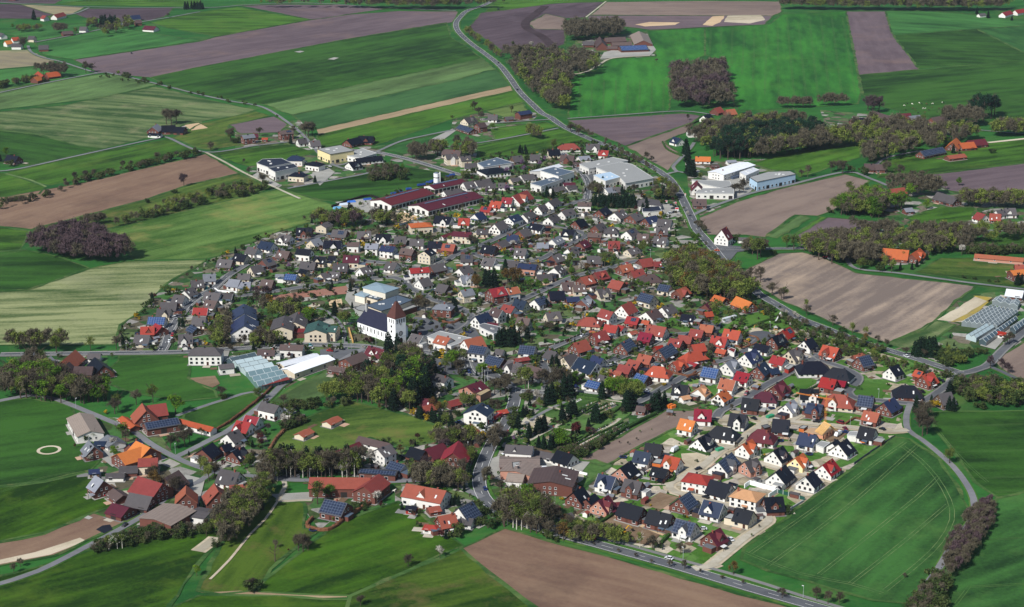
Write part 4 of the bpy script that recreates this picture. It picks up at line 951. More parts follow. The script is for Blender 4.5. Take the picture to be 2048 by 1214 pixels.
# ------------------------------------------------------------------ ground, fields, roads
STY = {  # c1, c2, spacing, stripe, big, c3, amount
 'plowD': ('45393e', '5a4d52', 7, .35, 160, '33292d', .5), 'plowP': ('56494d', '695b5e', 8, .4, 170, '7b655b', .45), 'plowM': ('6d5e56', '807065', 6, .35, 110, '584b48', .5),
 'plowT': ('6a5346', '806956', 5, .4, 130, '544239', .6), 'plowS': ('70645c', '9c8b7a', 9, .9, 150, 'aa967f', .55), 'stub': ('776f5c', '8f8566', 9, .3, 120, '667050', .6),
 'greenA': ('223c12', '476e23', 8, .45, 120, '59702b', .5), 'greenB': ('234821', '3f7136', 8, .3, 130, '4a7037', .3), 'greenC': ('193312', '345a20', 9, .45, 130, '3d6126', .6),
 'greenD': ('214021', '3d6235', 8, .35, 90, '46653a', .4), 'greenL': ('3b4e2b', '5c7845', 7, .3, 110, '65784a', .3), 'greenT': ('1e4b1c', '377629', 13, .45, 130, '49762b', .3),
 'greenE': ('19320a', '3d5e15', 6, .5, 80, '4b611d', .7), 'greenZ': ('1c381a', '3a652e', 9, .4, 110, '4d6f36', .65), 'greenP': ('304b1f', '53733c', 5, .3, 40, '68704b', .5),
 'meadowA': ('273f17', '54692b', 6, .45, 50, '6e663a', .75), 'meadowL': ('3b4e25', '61743d', 7, .3, 80, '747449', .4), 'meadowS': ('314a25', '657449', 10, .8, 60, '817f5e', .55),
 'meadowC': ('1d360d', '475d1d', 5, .5, 50, '5e5733', .75), 'oliveM': ('355220', '627e3f', 9, .55, 120, '847e49', .6), 'stripeF': ('41542d', '898e63', 7, .8, 260, '8c8c6e', .5),
 'strawS': ('86745b', '9d8a6c', 4, .4, 60, None, 0), 'sandA': ('b09676', 'c4ab88', 5, .2, 40, None, 0), 'sandB': ('a2967e', 'bdb19a', 4, .3, 40, '8a7f68', .5), 'sandY': ('8a7d4a', 'a8923c', 3, .8, 20, '777268', .6),
 'graves': ('2c4a1c', '6c6c50', 1.6, 1.6, 12, '9a8f7c', .7), 'red clay': ('8a6152', '9b7060', 6, .2, 60, '8a7468', .4), 'clay': ('64513f', '7e6a55', 3, .3, 20, '8c7a62', .6), 'gravel': ('8a847a', 'a39d92', 3, .2, 30, '6d6a60', .5), 'lawnP': ('3b5f22', '4a6c2c', 3, .3, 30, '5f7a3c', .4)}
def flat(name, poly, z, mat, kind='structure', label=None):
    tri = tessellate_polygon([[Vector((p[0], p[1], 0)) for p in poly]])
    me = bpy.data.meshes.new(name)
    me.from_pydata([(p[0], p[1], z) for p in poly], [], [orient(t_, poly) for t_ in tri])
    me.materials.append(mat); me.update()
    return obj(name, me, kind=kind, label=label)
G = fieldmat('meadow_ground', '1e4a20', '2f6228', .3, 9, .3, 140, '5c6b38', .5)
R_ = 16000
flat('ground', [(-R_, -800), (R_, -800), (R_, R_), (-R_, R_)], 0.0, G)
# village plots: lawns, beds, terraces
m, t = newmat('village_gardens')
b = principled(t, .72, .1)
geo = nd(t, 'ShaderNodeNewGeometry')
vo = nd(t, 'ShaderNodeTexVoronoi'); vo.inputs['Scale'].default_value = .11
nw = nd(t, 'ShaderNodeTexNoise'); nw.inputs['Scale'].default_value = .05; nw.inputs['Detail'].default_value = 3
va = nd(t, 'ShaderNodeVectorMath', operation='MULTIPLY_ADD'); t.links.new(nw.outputs[1], va.inputs[0]); va.inputs[1].default_value = (14, 14, 0); t.links.new(geo.outputs['Position'], va.inputs[2])
t.links.new(va.outputs[0], vo.inputs['Vector'])
sx = nd(t, 'ShaderNodeSeparateColor'); t.links.new(vo.outputs['Color'], sx.inputs[0])
cr = nd(t, 'ShaderNodeValToRGB'); cr.color_ramp.interpolation = 'CONSTANT'
el = cr.color_ramp.elements
for k, (p_, c_) in enumerate([(0, '2c4c24'), (.16, '3e6330'), (.3, '3a4a28'), (.42, '55653c'), (.54, '55503f'), (.66, '3c5d30'), (.76, '6c6455'), (.84, '86837c'), (.93, '99958c')]):
    e = el[k] if k < 2 else el.new(p_)
    e.position = p_; e.color = lin(c_)
t.links.new(sx.outputs[0], cr.inputs[0])
nf = nd(t, 'ShaderNodeTexNoise'); nf.inputs['Scale'].default_value = .3; nf.inputs['Detail'].default_value = 6; nf.inputs['Roughness'].default_value = .75
t.links.new(geo.outputs['Position'], nf.inputs['Vector'])
mr = nd(t, 'ShaderNodeMapRange'); mr.inputs[1].default_value = .3; mr.inputs[2].default_value = .7; mr.inputs[3].default_value = .6; mr.inputs[4].default_value = 1.35
t.links.new(nf.outputs[0], mr.inputs[0])
hs = nd(t, 'ShaderNodeHueSaturation'); t.links.new(cr.outputs[0], hs.inputs['Color']); t.links.new(mr.outputs[0], hs.inputs['Value'])
t.links.new(hs.outputs[0], b.inputs['Base Color'])
GARDEN = m
VILLAGE = [(640, 428), (700, 420), (740, 400), (868, 371), (922, 350), (950, 322), (985, 312), (1060, 308), (1110, 296), (1180, 284), (1250, 303), (1330, 350), (1372, 420), (1405, 480), (1440, 520), (1500, 575), (1560, 615), (1650, 660), (1760, 700), (1860, 740), (1920, 750),
 (1880, 780), (1818, 810), (1815, 860), (1785, 872), (1660, 968), (1540, 1060), (1490, 1090), (1418, 1134), (1300, 1112), (1140, 1068), (1060, 1040), (1010, 1035), (960, 1035), (900, 1085), (820, 1055), (790, 1010), (790, 960), (700, 960), (650, 925), (660, 900), (760, 880), (890, 890), (900, 860), (830, 832), (700, 790), (650, 735),
 (545, 790), (520, 850), (540, 890), (500, 950), (440, 960), (420, 940), (450, 880), (510, 830), (560, 770), (500, 740), (440, 705), (383, 708), (238, 705), (235, 660), (280, 620), (330, 572), (412, 522), (500, 485), (590, 450)]
flat('village_ground', [up(*p)[:2] for p in VILLAGE], .02, GARDEN)
m2 = GARDEN.copy(); m2.name = 'estate_gardens'
rampn = [n for n in m2.node_tree.nodes if n.type == 'VALTORGB'][0]
for e_, c_ in zip(rampn.color_ramp.elements, ('3f6424', '527436', '9a9078', '4a6c2a', '8d8470', 'a0978a', '44682a', 'b4aa96', '5d7a3c')): e_.color = lin(c_)
flat('estate_ground', [up(*p)[:2] for p in pts("1160 1010 1185 985 1230 925 1290 890 1330 850 1400 845 1420 800 1350 780 1440 715 1500 680 1560 632 1650 668 1760 706 1900 745 1880 780 1818 812 1815 862 1785 872 1660 968 1540 1060 1490 1090 1418 1134 1300 1108 1200 1068 1140 1045")], .028, m2)
for hp in ("150 830 300 840 350 912 470 880 540 915 520 960 440 985 410 1060 280 1070 210 1045 180 1000 215 950 150 900", "90 715 215 700 215 760 160 790 90 760", "540 985 800 1010 870 1040 830 1110 700 1010 640 1060 600 1010 540 1010",
           "1150 80 1310 60 1320 115 1210 120 1190 135 1150 130", "1370 325 1530 318 1590 355 1500 390 1400 432 1380 400", "1640 220 1900 240 1900 270 1660 280", "1690 380 1900 370 2060 410 2060 450 1780 450", "1750 470 1870 480 1850 530 1700 530", "1900 590 2060 580 2060 690 1920 700 1850 740 1780 700 1820 690 1880 680", "280 235 405 240 400 262 290 275", "470 255 600 240 650 300 560 300 470 300", "500 330 640 300 770 290 770 330 660 380 560 390 490 350", "820 285 960 290 950 320 880 350 780 320", "910 225 1080 225 1050 260 990 285 900 262"):
    flat('village_ground', [up(*p)[:2] for p in pts(hp)], .03, GARDEN)
EDGES = []
for i, ln in enumerate(FIELDS.strip().split('\n')):
    nm, sty, vec, poly = ln.split('|')
    q = [(x - 90 if x <= 2 else x, y) for x, y in pts(poly)]
    v = pts(vec)
    a, b_ = up(*v[0]), up(*v[1])
    ang = math.atan2(b_.y - a.y, b_.x - a.x)
    st = STY[sty]
    # edges wander a little, as real field margins do
    W = []
    P = [up(*p) for p in q]
    for k in range(len(P)):
        a, c = P[k], P[(k + 1) % len(P)]
        n_ = max(1, int((c - a).length / 10))
        for j in range(n_):
            p = a.lerp(c, j / n_)
            if j: p = p + Vector((rng.normal(0, .55), rng.normal(0, .55), 0))
            W.append((p.x, p.y))
    EDGES.append((sty, W))
    flat('field', W, .04 + .0018 * i, fieldmat('field_' + sty, st[0], st[1], ang, st[2], st[3], st[4], st[5], st[6]))
MARG = []
def smooth(P, step=8.0):
    out = []
    n = len(P)
    for i in range(n - 1):
        p0, p1, p2, p3 = P[max(i - 1, 0)], P[i], P[i + 1], P[min(i + 2, n - 1)]
        k = max(2, int((p2 - p1).length / step))
        for j in range(k):
            s = j / k
            out.append(.5 * ((2 * p1) + (p2 - p0) * s + (2 * p0 - 5 * p1 + 4 * p2 - p3) * s * s + (3 * p1 - p0 - 3 * p2 + p3) * s ** 3))
    out.append(P[-1])
    return out
def ribbon(mb, P, w, z, off=0.0, mi=0):
    L, Rr = [], []
    for i in range(len(P)):
        d = (P[min(i + 1, len(P) - 1)] - P[max(i - 1, 0)]); d.z = 0
        if d.length < 1e-6: d = Vector((1, 0, 0))
        d.normalize(); nn = Vector((-d.y, d.x, 0)); c = P[i] + nn * off
        L.append((c.x + nn.x * w / 2, c.y + nn.y * w / 2, z)); Rr.append((c.x - nn.x * w / 2, c.y - nn.y * w / 2, z))
    n = len(P)
    mb.add(L + Rr, [(i, n + i, n + i + 1, i + 1) for i in range(n - 1)], mi)
mb = MB()
for ei, (sty, W) in enumerate(EDGES):      # rough grassy margins
    if sty[:4] not in ('plow', 'gree', 'stri', 'mead', 'oliv'): continue
    n = len(W); V = []
    c = Vector((sum(p[0] for p in W) / n, sum(p[1] for p in W) / n))
    for k in range(n):
        p = Vector(W[k]); q = Vector(W[(k + 1) % n]) - Vector(W[k - 1]); q.normalize(); nn = Vector((-q.y, q.x))
        a_, b_ = rng.uniform(.4, 1.5), rng.uniform(.4, 1.5)
        V += [(p.x + nn.x * a_, p.y + nn.y * a_, .24 + .0006 * ei), (p.x - nn.x * b_, p.y - nn.y * b_, .24 + .0006 * ei)]
    o_ = len(mb.v); mb.v += V
    for k in range(n):
        j = (k + 1) % n; mb.f.append((o_ + 2 * k, o_ + 2 * k + 1, o_ + 2 * j + 1, o_ + 2 * j)); mb.m.append(0)
obj('field_margin', mb.data('field_margin', [fieldmat('margin_grass', '24451e', '4a6433', 0, 3, .4, 25, '6f7048', .6)]), kind='structure')
GR = {'asph': fieldmat('asphalt', '4e5054', '5e6063', 0, 2, .2, 30, '6a6a6a', .4), 'asphL': fieldmat('pale_asphalt', '6d6d6b', '7b7a77', 0, 2, .2, 30, None, 0),
      'lane': fieldmat('lane_asphalt', '67686a', '77777a', 0, 2, .2, 30, '8a877f', .4), 'grav': fieldmat('gravel', '99917f', 'b3ac9c', 0, 3, .3, 25, '857b68', .5),
      'sand': fieldmat('sand', 'b0a58e', 'c2b8a2', 0, 3, .2, 30, None, 0), 'dirt': fieldmat('dirt', '34292a', '43373a', 0, 3, .2, 30, None, 0), 'conc': fieldmat('concrete', '8b8a84', '9c9a92', 0, 3, .2, 25, '77756c', .5),
      'sandB': fieldmat('sand_yard', 'a2967e', 'bdb19a', 0, 3, .3, 20, '8a7f68', .6)}
VERGE = fieldmat('verge_grass', '2f5720', '486b2c', 0, 3, .3, 20, '6a7040', .5)
MARK = plain('road_paint', 'd8d8d2', .7, .2, .05)
zi = 0
for ln in APRONS.strip().split('\n'):
    mt, poly = ln.split('|')
    flat('pavement', [up(*p)[:2] for p in pts(poly)], .40 + .002 * zi, GR[mt]); zi += 1
marks = MB()
roadlines = []
for i, ln in enumerate(ROADS.strip().split('\n')):
    mt, wd, nm, poly = ln.split('|')
    wd = float(wd) * .88
    P = smooth([up(*p) for p in pts(poly)])
    roadlines.append((P, wd))
    mb = MB(); ribbon(mb, P, wd + (4.0 if wd >= 6.1 else 3.2 if mt == 'grav' and wd >= 3.9 else 1.6), .32 + .001 * i)
    if mt not in ('dirt', 'sand', 'sandB'): obj('verge', mb.data('verge', [GR['sandB'] if mt == 'grav' and wd >= 3.9 else VERGE]), kind='structure')
    zr = .51 + .002 * i if nm == 'road' else .455 + .0006 * i
    mb = MB(); ribbon(mb, P, wd, zr)
    obj(nm, mb.data(nm, [GR[mt]]), kind='structure')
    if mt == 'asph' and wd >= 5.2:
        ribbon(marks, P, .22, .72, wd / 2 - .45); ribbon(marks, P, .22, .72, -wd / 2 + .45)
        acc = 0.0
        for k in range(len(P) - 1):
            d = P[k + 1] - P[k]
            if k % 2 == 0: ribbon(marks, [P[k], P[k] + d * .55], .2, .72)
    if mt == 'asph' and 3.9 <= wd < 6.1:      # pavement strips with a kerb
        for sgn in (-1, 1):
            L, Rr = [], []
            kb = MB()
            for k in range(len(P)):
                dd = P[min(k + 1, len(P) - 1)] - P[max(k - 1, 0)]; dd.normalize(); nn = Vector((-dd.y, dd.x, 0)) * sgn
                a = P[k] + nn * (wd / 2); c = P[k] + nn * (wd / 2 + 1.2)
                L += [(a.x, a.y, zr - .05), (a.x, a.y, zr + .1), (c.x, c.y, zr + .1), (c.x, c.y, zr - .3)]
            n = len(P)
            kb.add(L, [((k * 4 + j), (k * 4 + 4 + j), (k * 4 + 5 + j), (k * 4 + 1 + j)) if sgn > 0 else ((k * 4 + j), (k * 4 + 1 + j), (k * 4 + 5 + j), (k * 4 + 4 + j)) for k in range(n - 1) for j in range(3)])
            obj('pavement', kb.data('pavement', [GR['asphL']]), kind='structure')
obj('road_marking', marks.data('road_marking', [MARK]), kind='structure')
PALE = fieldmat('wheel_track', '4a683a', '6c7c50', 0, 2, .5, 10, '30582a', .85)
PALE2 = fieldmat('faint_track', '3c5c30', '506c3a', 0, 2, .5, 14, '2a5a24', .9)
for ln in TRACKS.strip().split('\n'):
    wd, poly = ln.split('|'); wd = float(wd)
    P = smooth([up(*p) for p in pts(poly)], 12)
    mb = MB(); PL = PALE if wd > 1 else PALE2
    if wd < 2:
        ribbon(mb, P, .36, .312, wd * .8); ribbon(mb, P, .36, .312, -wd * .8)
    else: ribbon(mb, P, wd, .312)
    obj('path', mb.data('path', [PL]), kind='structure')
# sand riding ring and turning circle
def ring(u, v, r0, r1, z, mat, name):
    c = up(u, v); mb = MB(); n = 40
    vs = [(c.x + r1 * math.cos(a), c.y + r1 * math.sin(a), z) for a in [2 * math.pi * k / n for k in range(n)]] + [(c.x + r0 * math.cos(a), c.y + r0 * math.sin(a), z) for a in [2 * math.pi * k / n for k in range(n)]]
    mb.add(vs, [(k, (k + 1) % n, n + (k + 1) % n, n + k) for k in range(n)])
    obj(name, mb.data(name, [mat]), kind='structure')
ring(98, 901, 5.0, 6.8, .33, GR['sand'], 'path')
ring(1524, 672, 0.1, 9.0, .70, GR['asph'], 'road')
# dark silage sheet, light slab and pale strips on the fields
for mt, poly in (('roof', "192 1060 205 1052 220 1050 226 1060 208 1068"), ('conc', "168 1037 176 1032 186 1036 178 1040"), ('conc', "588 104 600 102 609 103 600 106"), ('conc', "655 119 668 115 678 116 668 120")):
    flat('pavement', [up(*p)[:2] for p in pts(poly)], .33, plain('black_sheet', '15151a', .4) if mt == 'roof' else GR[mt])
# ------------------------------------------------------------------ houses
RC = {'z': '44464c', 'e': '80736a', 'd': '10131d', 'g': '4b4748', 'l': '6f7279', 'n': '4e403e', 'r': '8c342c', 'R': '7c1720', 'o': 'a3552f', 'c': '824236', 'm': '4f1d28', 't': 'b08460', 'b': '222c42', 's': '44464c', 'W': 'd5d8dc', 'G': '2f4a44', 'L': '9fb4c4'}
RN = {'z': 'solar', 'e': 'taupe', 'd': 'dark', 'g': 'grey', 'l': 'pale grey', 'n': 'brown', 'r': 'red', 'R': 'crimson', 'o': 'orange', 'c': 'terracotta', 'm': 'maroon', 't': 'tan', 'b': 'slate blue', 's': 'solar', 'W': 'white', 'G': 'green', 'L': 'light blue'}
WC = {'w': 'd4d1ca', 'k': '643e35', 'b': 'c4b8a2', 'p': 'a87a68', 'y': 'd8c898', 'n': '59463a', 'r': '8c2f26', 'm': '7a2a26', 'o': 'b5602c', 'l': '9a9a98', 'L': 'a9c3d6'}
WN = {'w': 'white', 'k': 'brick', 'b': 'beige', 'p': 'pink brick', 'y': 'yellow', 'n': 'timber', 'r': 'red', 'm': 'red', 'o': 'orange', 'l': 'grey', 'L': 'light blue'}
def RM(c): return roofmat('roof_' + RN[c].replace(' ', '_'), RC[c], .45 if c in 'dbR' else .7)
def WM(c): return plain('wall_' + WN[c].replace(' ', '_'), WC[c], .85, .2, .07)
GLASS = plain('window_glass', '141a22', .15, .6, .1)
FRAME = plain('white_frame', 'c9c9c6', .6, .3, .04)
SOLAR = None
m, t = newmat('solar_cells'); b = principled(t, .25, .6)
tc = nd(t, 'ShaderNodeTexCoord'); bk = nd(t, 'ShaderNodeTexBrick'); bk.offset = 0; bk.inputs['Scale'].default_value = .62; bk.inputs['Mortar Size'].default_value = .045
bk.inputs['Color1'].default_value = lin('1c2538'); bk.inputs['Color2'].default_value = lin('252e42'); bk.inputs['Mortar'].default_value = lin('5c6678'); bk.inputs['Brick Width'].default_value = 1; bk.inputs['Row Height'].default_value = 1
t.links.new(tc.outputs['UV'], bk.inputs['Vector']); t.links.new(bk.outputs[0], b.inputs['Base Color'])
SOLAR = m
SOLAR_D = plain('dark_solar', '141a33', .2, .6, .1)
BRICK = plain('chimney_brick', '7a4438', .9, .2, .15)
SOLAR_B = SOLAR.copy(); SOLAR_B.name = 'solar_cells_blue'
for n_ in SOLAR_B.node_tree.nodes:
    if n_.type == 'TEX_BRICK': n_.inputs['Color1'].default_value = lin('203a66'); n_.inputs['Color2'].default_value = lin('274473'); n_.inputs['Mortar'].default_value = lin('7c889e')
DARKF = plain('dark_frame', '2a2624', .6, .3, .1)
DOORM = plain('door_wood', '4a2c20', .6, .3, .3)
FCM = {'l': plain('felt_pale', '8f908e', .9, .15, .06, .15), 'd': plain('felt_dark', '1d2130', .6, .3, .06, .15), 'b': plain('felt_slate', '4b5866', .6, .3, .06, .15), 'g': plain('felt_grey', '5f6164', .9, .1, .05, .2)}
def shared(name, fn, mats):
    mb = MB(); fn(mb); return mb.data(name, mats)
def _win(w_, h_):
    def f(mb):
        mb.box(-w_ / 2, -.05, -h_ / 2, w_ / 2, .03, h_ / 2, 0)
        mb.box(-w_ / 2 + .12, -.08, -h_ / 2 + .12, w_ / 2 - .12, -.03, h_ / 2 - .12, 1)
        mb.box(-w_ / 2 - .1, -.16, -h_ / 2 - .12, w_ / 2 + .1, .0, -h_ / 2 - .02, 0)
    return f
WIN = shared('window', _win(1.2, 1.25), [FRAME, GLASS])
WIN2 = shared('window_wide', _win(2.0, 1.7), [FRAME, GLASS])
WIN3 = shared('window_dark', _win(1.4, 1.3), [DARKF, GLASS])
DOOR = shared('door', lambda mb: (mb.box(-.55, -.06, 0, .55, .03, 2.1), mb.box(-.7, -.03, 0, .7, .02, 2.25)), [DOORM])
GATE = shared('barn_door', lambda mb: (mb.box(-1.7, -.06, 0, 1.7, .03, 3.0), mb.box(-.06, -.1, 0, .06, .0, 3.0)), [DARKF])
CHIM = shared('chimney', lambda mb: (mb.box(-.4, -.4, -1.4, .4, .4, .9), mb.box(-.5, -.5, .9, .5, .5, 1.05)), [BRICK])
CHIMD = shared('chimney_slate', lambda mb: (mb.box(-.4, -.4, -1.4, .4, .4, .9), mb.box(-.5, -.5, .9, .5, .5, 1.05)), [plain('slate_clad', '2a2b30', .7)])
ORD = 'first second third fourth fifth sixth seventh eighth ninth tenth eleventh twelfth thirteenth fourteenth fifteenth sixteenth seventeenth eighteenth nineteenth twentieth'.split()
ANCH = [(110, 25, 'far upper left hamlet'), (30, 95, 'left edge farms'), (95, 150, 'orange roofed farm'), (330, 255, 'lone riding farm'), (520, 260, 'upper left lane'), (560, 340, 'round fronted hall'), (690, 300, 'yellow hall'), (985, 240, 'upper field lane'), (905, 320, 'upper village houses'),
 (1020, 340, 'blossoming trees'), (860, 385, 'maroon riding halls'), (1180, 275, 'upper main road'), (1230, 345, 'grey factory'), (1300, 420, 'filling station'), (1380, 230, 'top wood edge'), (1380, 300, 'dark pine wood'), (1440, 370, 'white roadside works'), (1240, 90, 'blue solar barn'),
 (1800, 230, 'far cattle pasture'), (1880, 300, 'right solar barn'), (1760, 390, 'wooded right farms'), (2000, 430, 'far right lane'), (1800, 510, 'orange farm at right'), (2000, 540, 'right riding ground'), (2010, 610, 'right plant nursery'), (1460, 470, 'road junction'),
 (620, 475, 'north western edge'), (470, 520, 'western field edge'), (380, 600, 'western street'), (300, 650, 'southwest corner street'), (720, 490, 'upper west rows'), (640, 530, 'lower west rows'), (760, 640, 'church'), (500, 640, 'school buildings'), (950, 430, 'tan villa'), (1060, 410, 'upper middle street'), (960, 490, 'middle street'),
 (1160, 440, 'upper east rows'), (1240, 480, 'east rows'), (1080, 500, 'curved middle street'), (900, 560, 'school sports hall'), (980, 600, 'red brick flats'), (1090, 570, 'birch lined street'), (1260, 530, 'red roofed lane'), (1170, 600, 'middle gardens'), (1290, 570, 'birch wood'), (1420, 620, 'wood side farm'),
 (940, 690, 'red roofed inn'), (1040, 680, 'dark conifers'), (1180, 660, 'long garden hedge'), (1300, 640, 'open lawn'), (1180, 730, 'cemetery top'), (1290, 720, 'terracotta row'), (1410, 680, 'upper terracotta rows'), (1540, 660, 'playground'), (1470, 740, 'solar blue house'), (1600, 730, 'turning circle'), (1700, 740, 'loop street'),
 (1830, 760, 'right crossroads'), (1390, 810, 'brown strip field'), (1500, 810, 'new estate middle'), (1640, 830, 'orange crane'), (1740, 850, 'estate right edge'), (1440, 870, 'gravel junction'), (1560, 890, 'estate lower middle'), (1660, 930, 'wheat field edge'), (1300, 940, 'strip field end'), (1200, 1000, 'lower estate'), (1380, 960, 'construction yard'),
 (1490, 1000, 'white garden wall'), (1300, 1050, 'dug soil plots'), (1400, 1060, 'lower estate corner'), (1090, 950, 'factory halls'), (1020, 900, 'cemetery gate'), (980, 790, 'fire station'), (880, 740, 'village square'), (860, 830, 'village kindergarten'), (880, 900, 'maroon roofed barn'), (760, 900, 'white courtyard'), (900, 990, 'long terracotta house'),
 (700, 960, 'long brick barn'), (600, 720, 'greenhouses'), (720, 710, 'brick barn by greenhouses'), (540, 810, 'field lane bend'), (440, 890, 'triangle of lanes'), (320, 840, 'old farmyard'), (160, 850, 'pale cattle barn'), (280, 910, 'long orange barn'), (190, 900, 'left hamlet'), (320, 980, 'lower hamlet'), (440, 960, 'tree lined stream'), (250, 1040, 'brick cattle hall'), (150, 725, 'left road farm'), (430, 700, 'balcony flats'), (630, 870, 'horse pasture')]
def anchor(u, v):
    return min(ANCH, key=lambda a: (a[0] - u) ** 2 + ((a[1] - v) * 1.5) ** 2)[2]
LABELQ = []      # (object, base label, u) resolved to unique labels at the end
def want(o, base, u): LABELQ.append((o, base, u))
def resolve():
    g = {}
    for o, base, u in LABELQ: g.setdefault(base, []).append((u, o))
    for base, L in g.items():
        L.sort(key=lambda q: q[0])
        if len(L) == 1: L[0][1]['label'] = base; continue
        for k, (u, o) in enumerate(L):
            o['label'] = '%s, %s from left' % (base, ORD[k]) if k < 20 else '%s, %dth from left' % (base, k + 1)
FOOT = []        # footprints, for keeping shrubs and trees off the houses
PARSED = []
seen = []
for e, tp in tiles(HOUSES):
    kindB = e.endswith('B') and ':' in e and re.search(r'\dB$|XB$|LB$', e)
    a = e.split()
    code, opt = (a[4].split(':') + [''])[:2]
    o = {k: float(v) for k, v in re.findall(r'([whe])([\d.]+)', opt)}
    flags = re.sub(r'[whe][\d.]+', '', opt)
    p1, p2 = tp(float(a[0]), float(a[1])), tp(float(a[2]), float(a[3]))
    wdt = o.get('w', 10.0)
    h = o.get('h', (8.3 if p1[0] > 1130 and p1[1] > 560 + (1900 - p1[0]) * .12 else 7.0) if wdt >= 9 else 5.8)
    h = min(h, 2.6 + wdt * .5) if 'h' not in o else h * (.95 if 'e' not in o else .93)
    A, B_ = up(p1[0], p1[1], h), up(p2[0], p2[1], h)
    c = (A + B_) / 2; d = B_ - A; L = d.length
    if any((c.x - s[0]) ** 2 + (c.y - s[1]) ** 2 < 25 for s in seen): continue
    seen.append((c.x, c.y))
    H = 'H' in flags
    if H: L = L + wdt * .7
    L = max(6.0 if wdt < 9 else 9.5, min(L + .4, 75))
    PARSED.append(dict(c=c, a=math.atan2(d.y, d.x), L=L, w=wdt, h=h, e=o.get('e'), r=code[0], wl=code[1], fl=flags, uv=((p1[0] + p2[0]) / 2, (p1[1] + p2[1]) / 2), H=H, barn='B' in flags, hall='L' in flags))
def uvquad(me, sx=1.0, sy=1.0):
    uv = me.uv_layers.new(name='UVMap')
    for p in me.polygons:
        n = p.normal
        ax = Vector((1, 0, 0)) if abs(n.x) < .9 else Vector((0, 1, 0))
        ay = n.cross(ax).normalized(); ax = ay.cross(n)
        for li in p.loop_indices:
            co = me.vertices[me.loops[li].vertex_index].co
            uv.data[li].uv = (co.dot(ax) * sx, co.dot(ay) * sy)
def build_house(P, idx):
    if not (P['barn'] or P['hall']):
        if P['e'] is None and P['h'] < 7.6 and P['w'] >= 9: P['w'] *= 1.1
        else: P['L'] *= 1.03; P['w'] *= .98
        if P['e']: P['e'] *= .93
    L, wd, h, H = P['L'], P['w'], P['h'], P['H']
    u, v = P['uv']
    scale = (v - HZ) / 410.0                     # photo pixels per metre
    e = P['e']
    if e is None:
        e = max(2.2, h - wd / 2 * (.95 if h >= 7.6 else .8))
    hw, hl = wd / 2, L / 2
    ca, sa = math.cos(P['a']), math.sin(P['a'])
    r, wl = P['r'], P['wl']
    low = h <= 5.6
    if P['barn']: name, cat = 'barn', 'barn'
    elif 'R' in P['fl']: name, cat = 'riding_hall', 'riding hall'
    elif P['hall']: name, cat = 'factory_hall', 'factory hall'
    elif low: name, cat = 'outbuilding', 'outbuilding'
    elif h >= 10.5 and 'A' in P['fl']: name, cat = 'apartment_house', 'apartment house'
    elif 'C' in P['fl']: name, cat = 'school_building', 'school'
    else: name, cat = 'house', 'house'
    root = bpy.data.objects.new(name, None)
    root.location = (P['c'].x, P['c'].y, .3); root.rotation_euler = (0, 0, P['a'])
    root.empty_display_size = 1
    COL.objects.link(root)
    root['category'] = cat
    root['group'] = {'barn': 'barns of the farms', 'outbuilding': 'sheds and garages of the village', 'factory hall': 'halls of the works'}.get(cat, 'houses of the village')
    rn = RN[r]
    feat = ''
    if r in 'sz': base = '%s %s with %ssolar covered roof by the %s' % (WN[wl], cat, 'blue ' if r == 'z' else '', anchor(u, v))
    else:
        feat = ' and solar panels' if 'S' in P['fl'] else ' and cross gable' if 'X' in P['fl'] else ''
        base = '%s %s with %s %sroof%s by the %s' % (WN[wl], cat, rn, 'hipped ' if H else '', feat, anchor(u, v))
    want(root, base, u)
    FOOT.append((P['c'].x, P['c'].y, ca, sa, hl + 1, hw + 1))
    iw, il = hw - .6, hl - .55                  # wall faces sit under the eaves
    k = (h - e) / hw
    zi = h - .3 - iw * k * .0
    # wall
    mb = MB()
    ze = h - .22 - k * iw
    if H:
        mb.box(-il, -iw, -.3, il, iw, ze)
    else:
        ht = h - .22
        vs = [(-il, -iw, -.3), (il, -iw, -.3), (il, iw, -.3), (-il, iw, -.3), (-il, -iw, ze), (il, -iw, ze), (il, iw, ze), (-il, iw, ze), (-il, 0, ht), (il, 0, ht)]
        mb.add(vs, [(0, 1, 5, 4), (2, 3, 7, 6), (1, 2, 6, 9, 5), (3, 0, 4, 8, 7), (0, 3, 2, 1), (4, 5, 9, 8), (6, 7, 8, 9)])
    obj('wall', mb.data('wall', [WM(wl)]), root)
    # roof
    mb = MB(); th = .22
    roofm = RM(r)
    if H:
        q = min(hw * .85, hl - .5)
        mb.slab([(-hl, -hw, e), (hl, -hw, e), (hl - q, 0, h), (-hl + q, 0, h)], th)
        mb.slab([(hl, hw, e), (-hl, hw, e), (-hl + q, 0, h), (hl - q, 0, h)], th)
        mb.slab([(hl, -hw, e), (hl, hw, e), (hl - q, 0, h)], th)
        mb.slab([(-hl, hw, e), (-hl, -hw, e), (-hl + q, 0, h)], th)
    else:
        mb.slab([(-hl, -hw, e), (hl, -hw, e), (hl, 0, h), (-hl, 0, h)], th)
        mb.slab([(hl, hw, e), (-hl, hw, e), (-hl, 0, h + .003), (hl, 0, h + .003)], th)
    ro = obj('roof', mb.data('roof', [roofm]), root)
    if scale > 2.6 and wl == 'w' and r in 'dgbnlmcRr' and not H and not low and idx % 3 == 0:
        for sx in (-1, 1):
            for sy in (-1, 1):
                mb = MB(); x0 = sx * (hl + .03)
                mb.slab([(x0 - .06, sy * hw, e - .02), (x0 + .06, sy * hw, e - .02), (x0 + .06, 0, h - .02), (x0 - .06, 0, h - .02)], .3)
                obj('verge_board', mb.data('verge_board', [DARKF if idx % 2 else FRAME]), ro)
    # which long side / gable looks at the camera
    cx, cy = P['c'].x, P['c'].y
    tocam = Vector((-cx, -cy)).normalized()
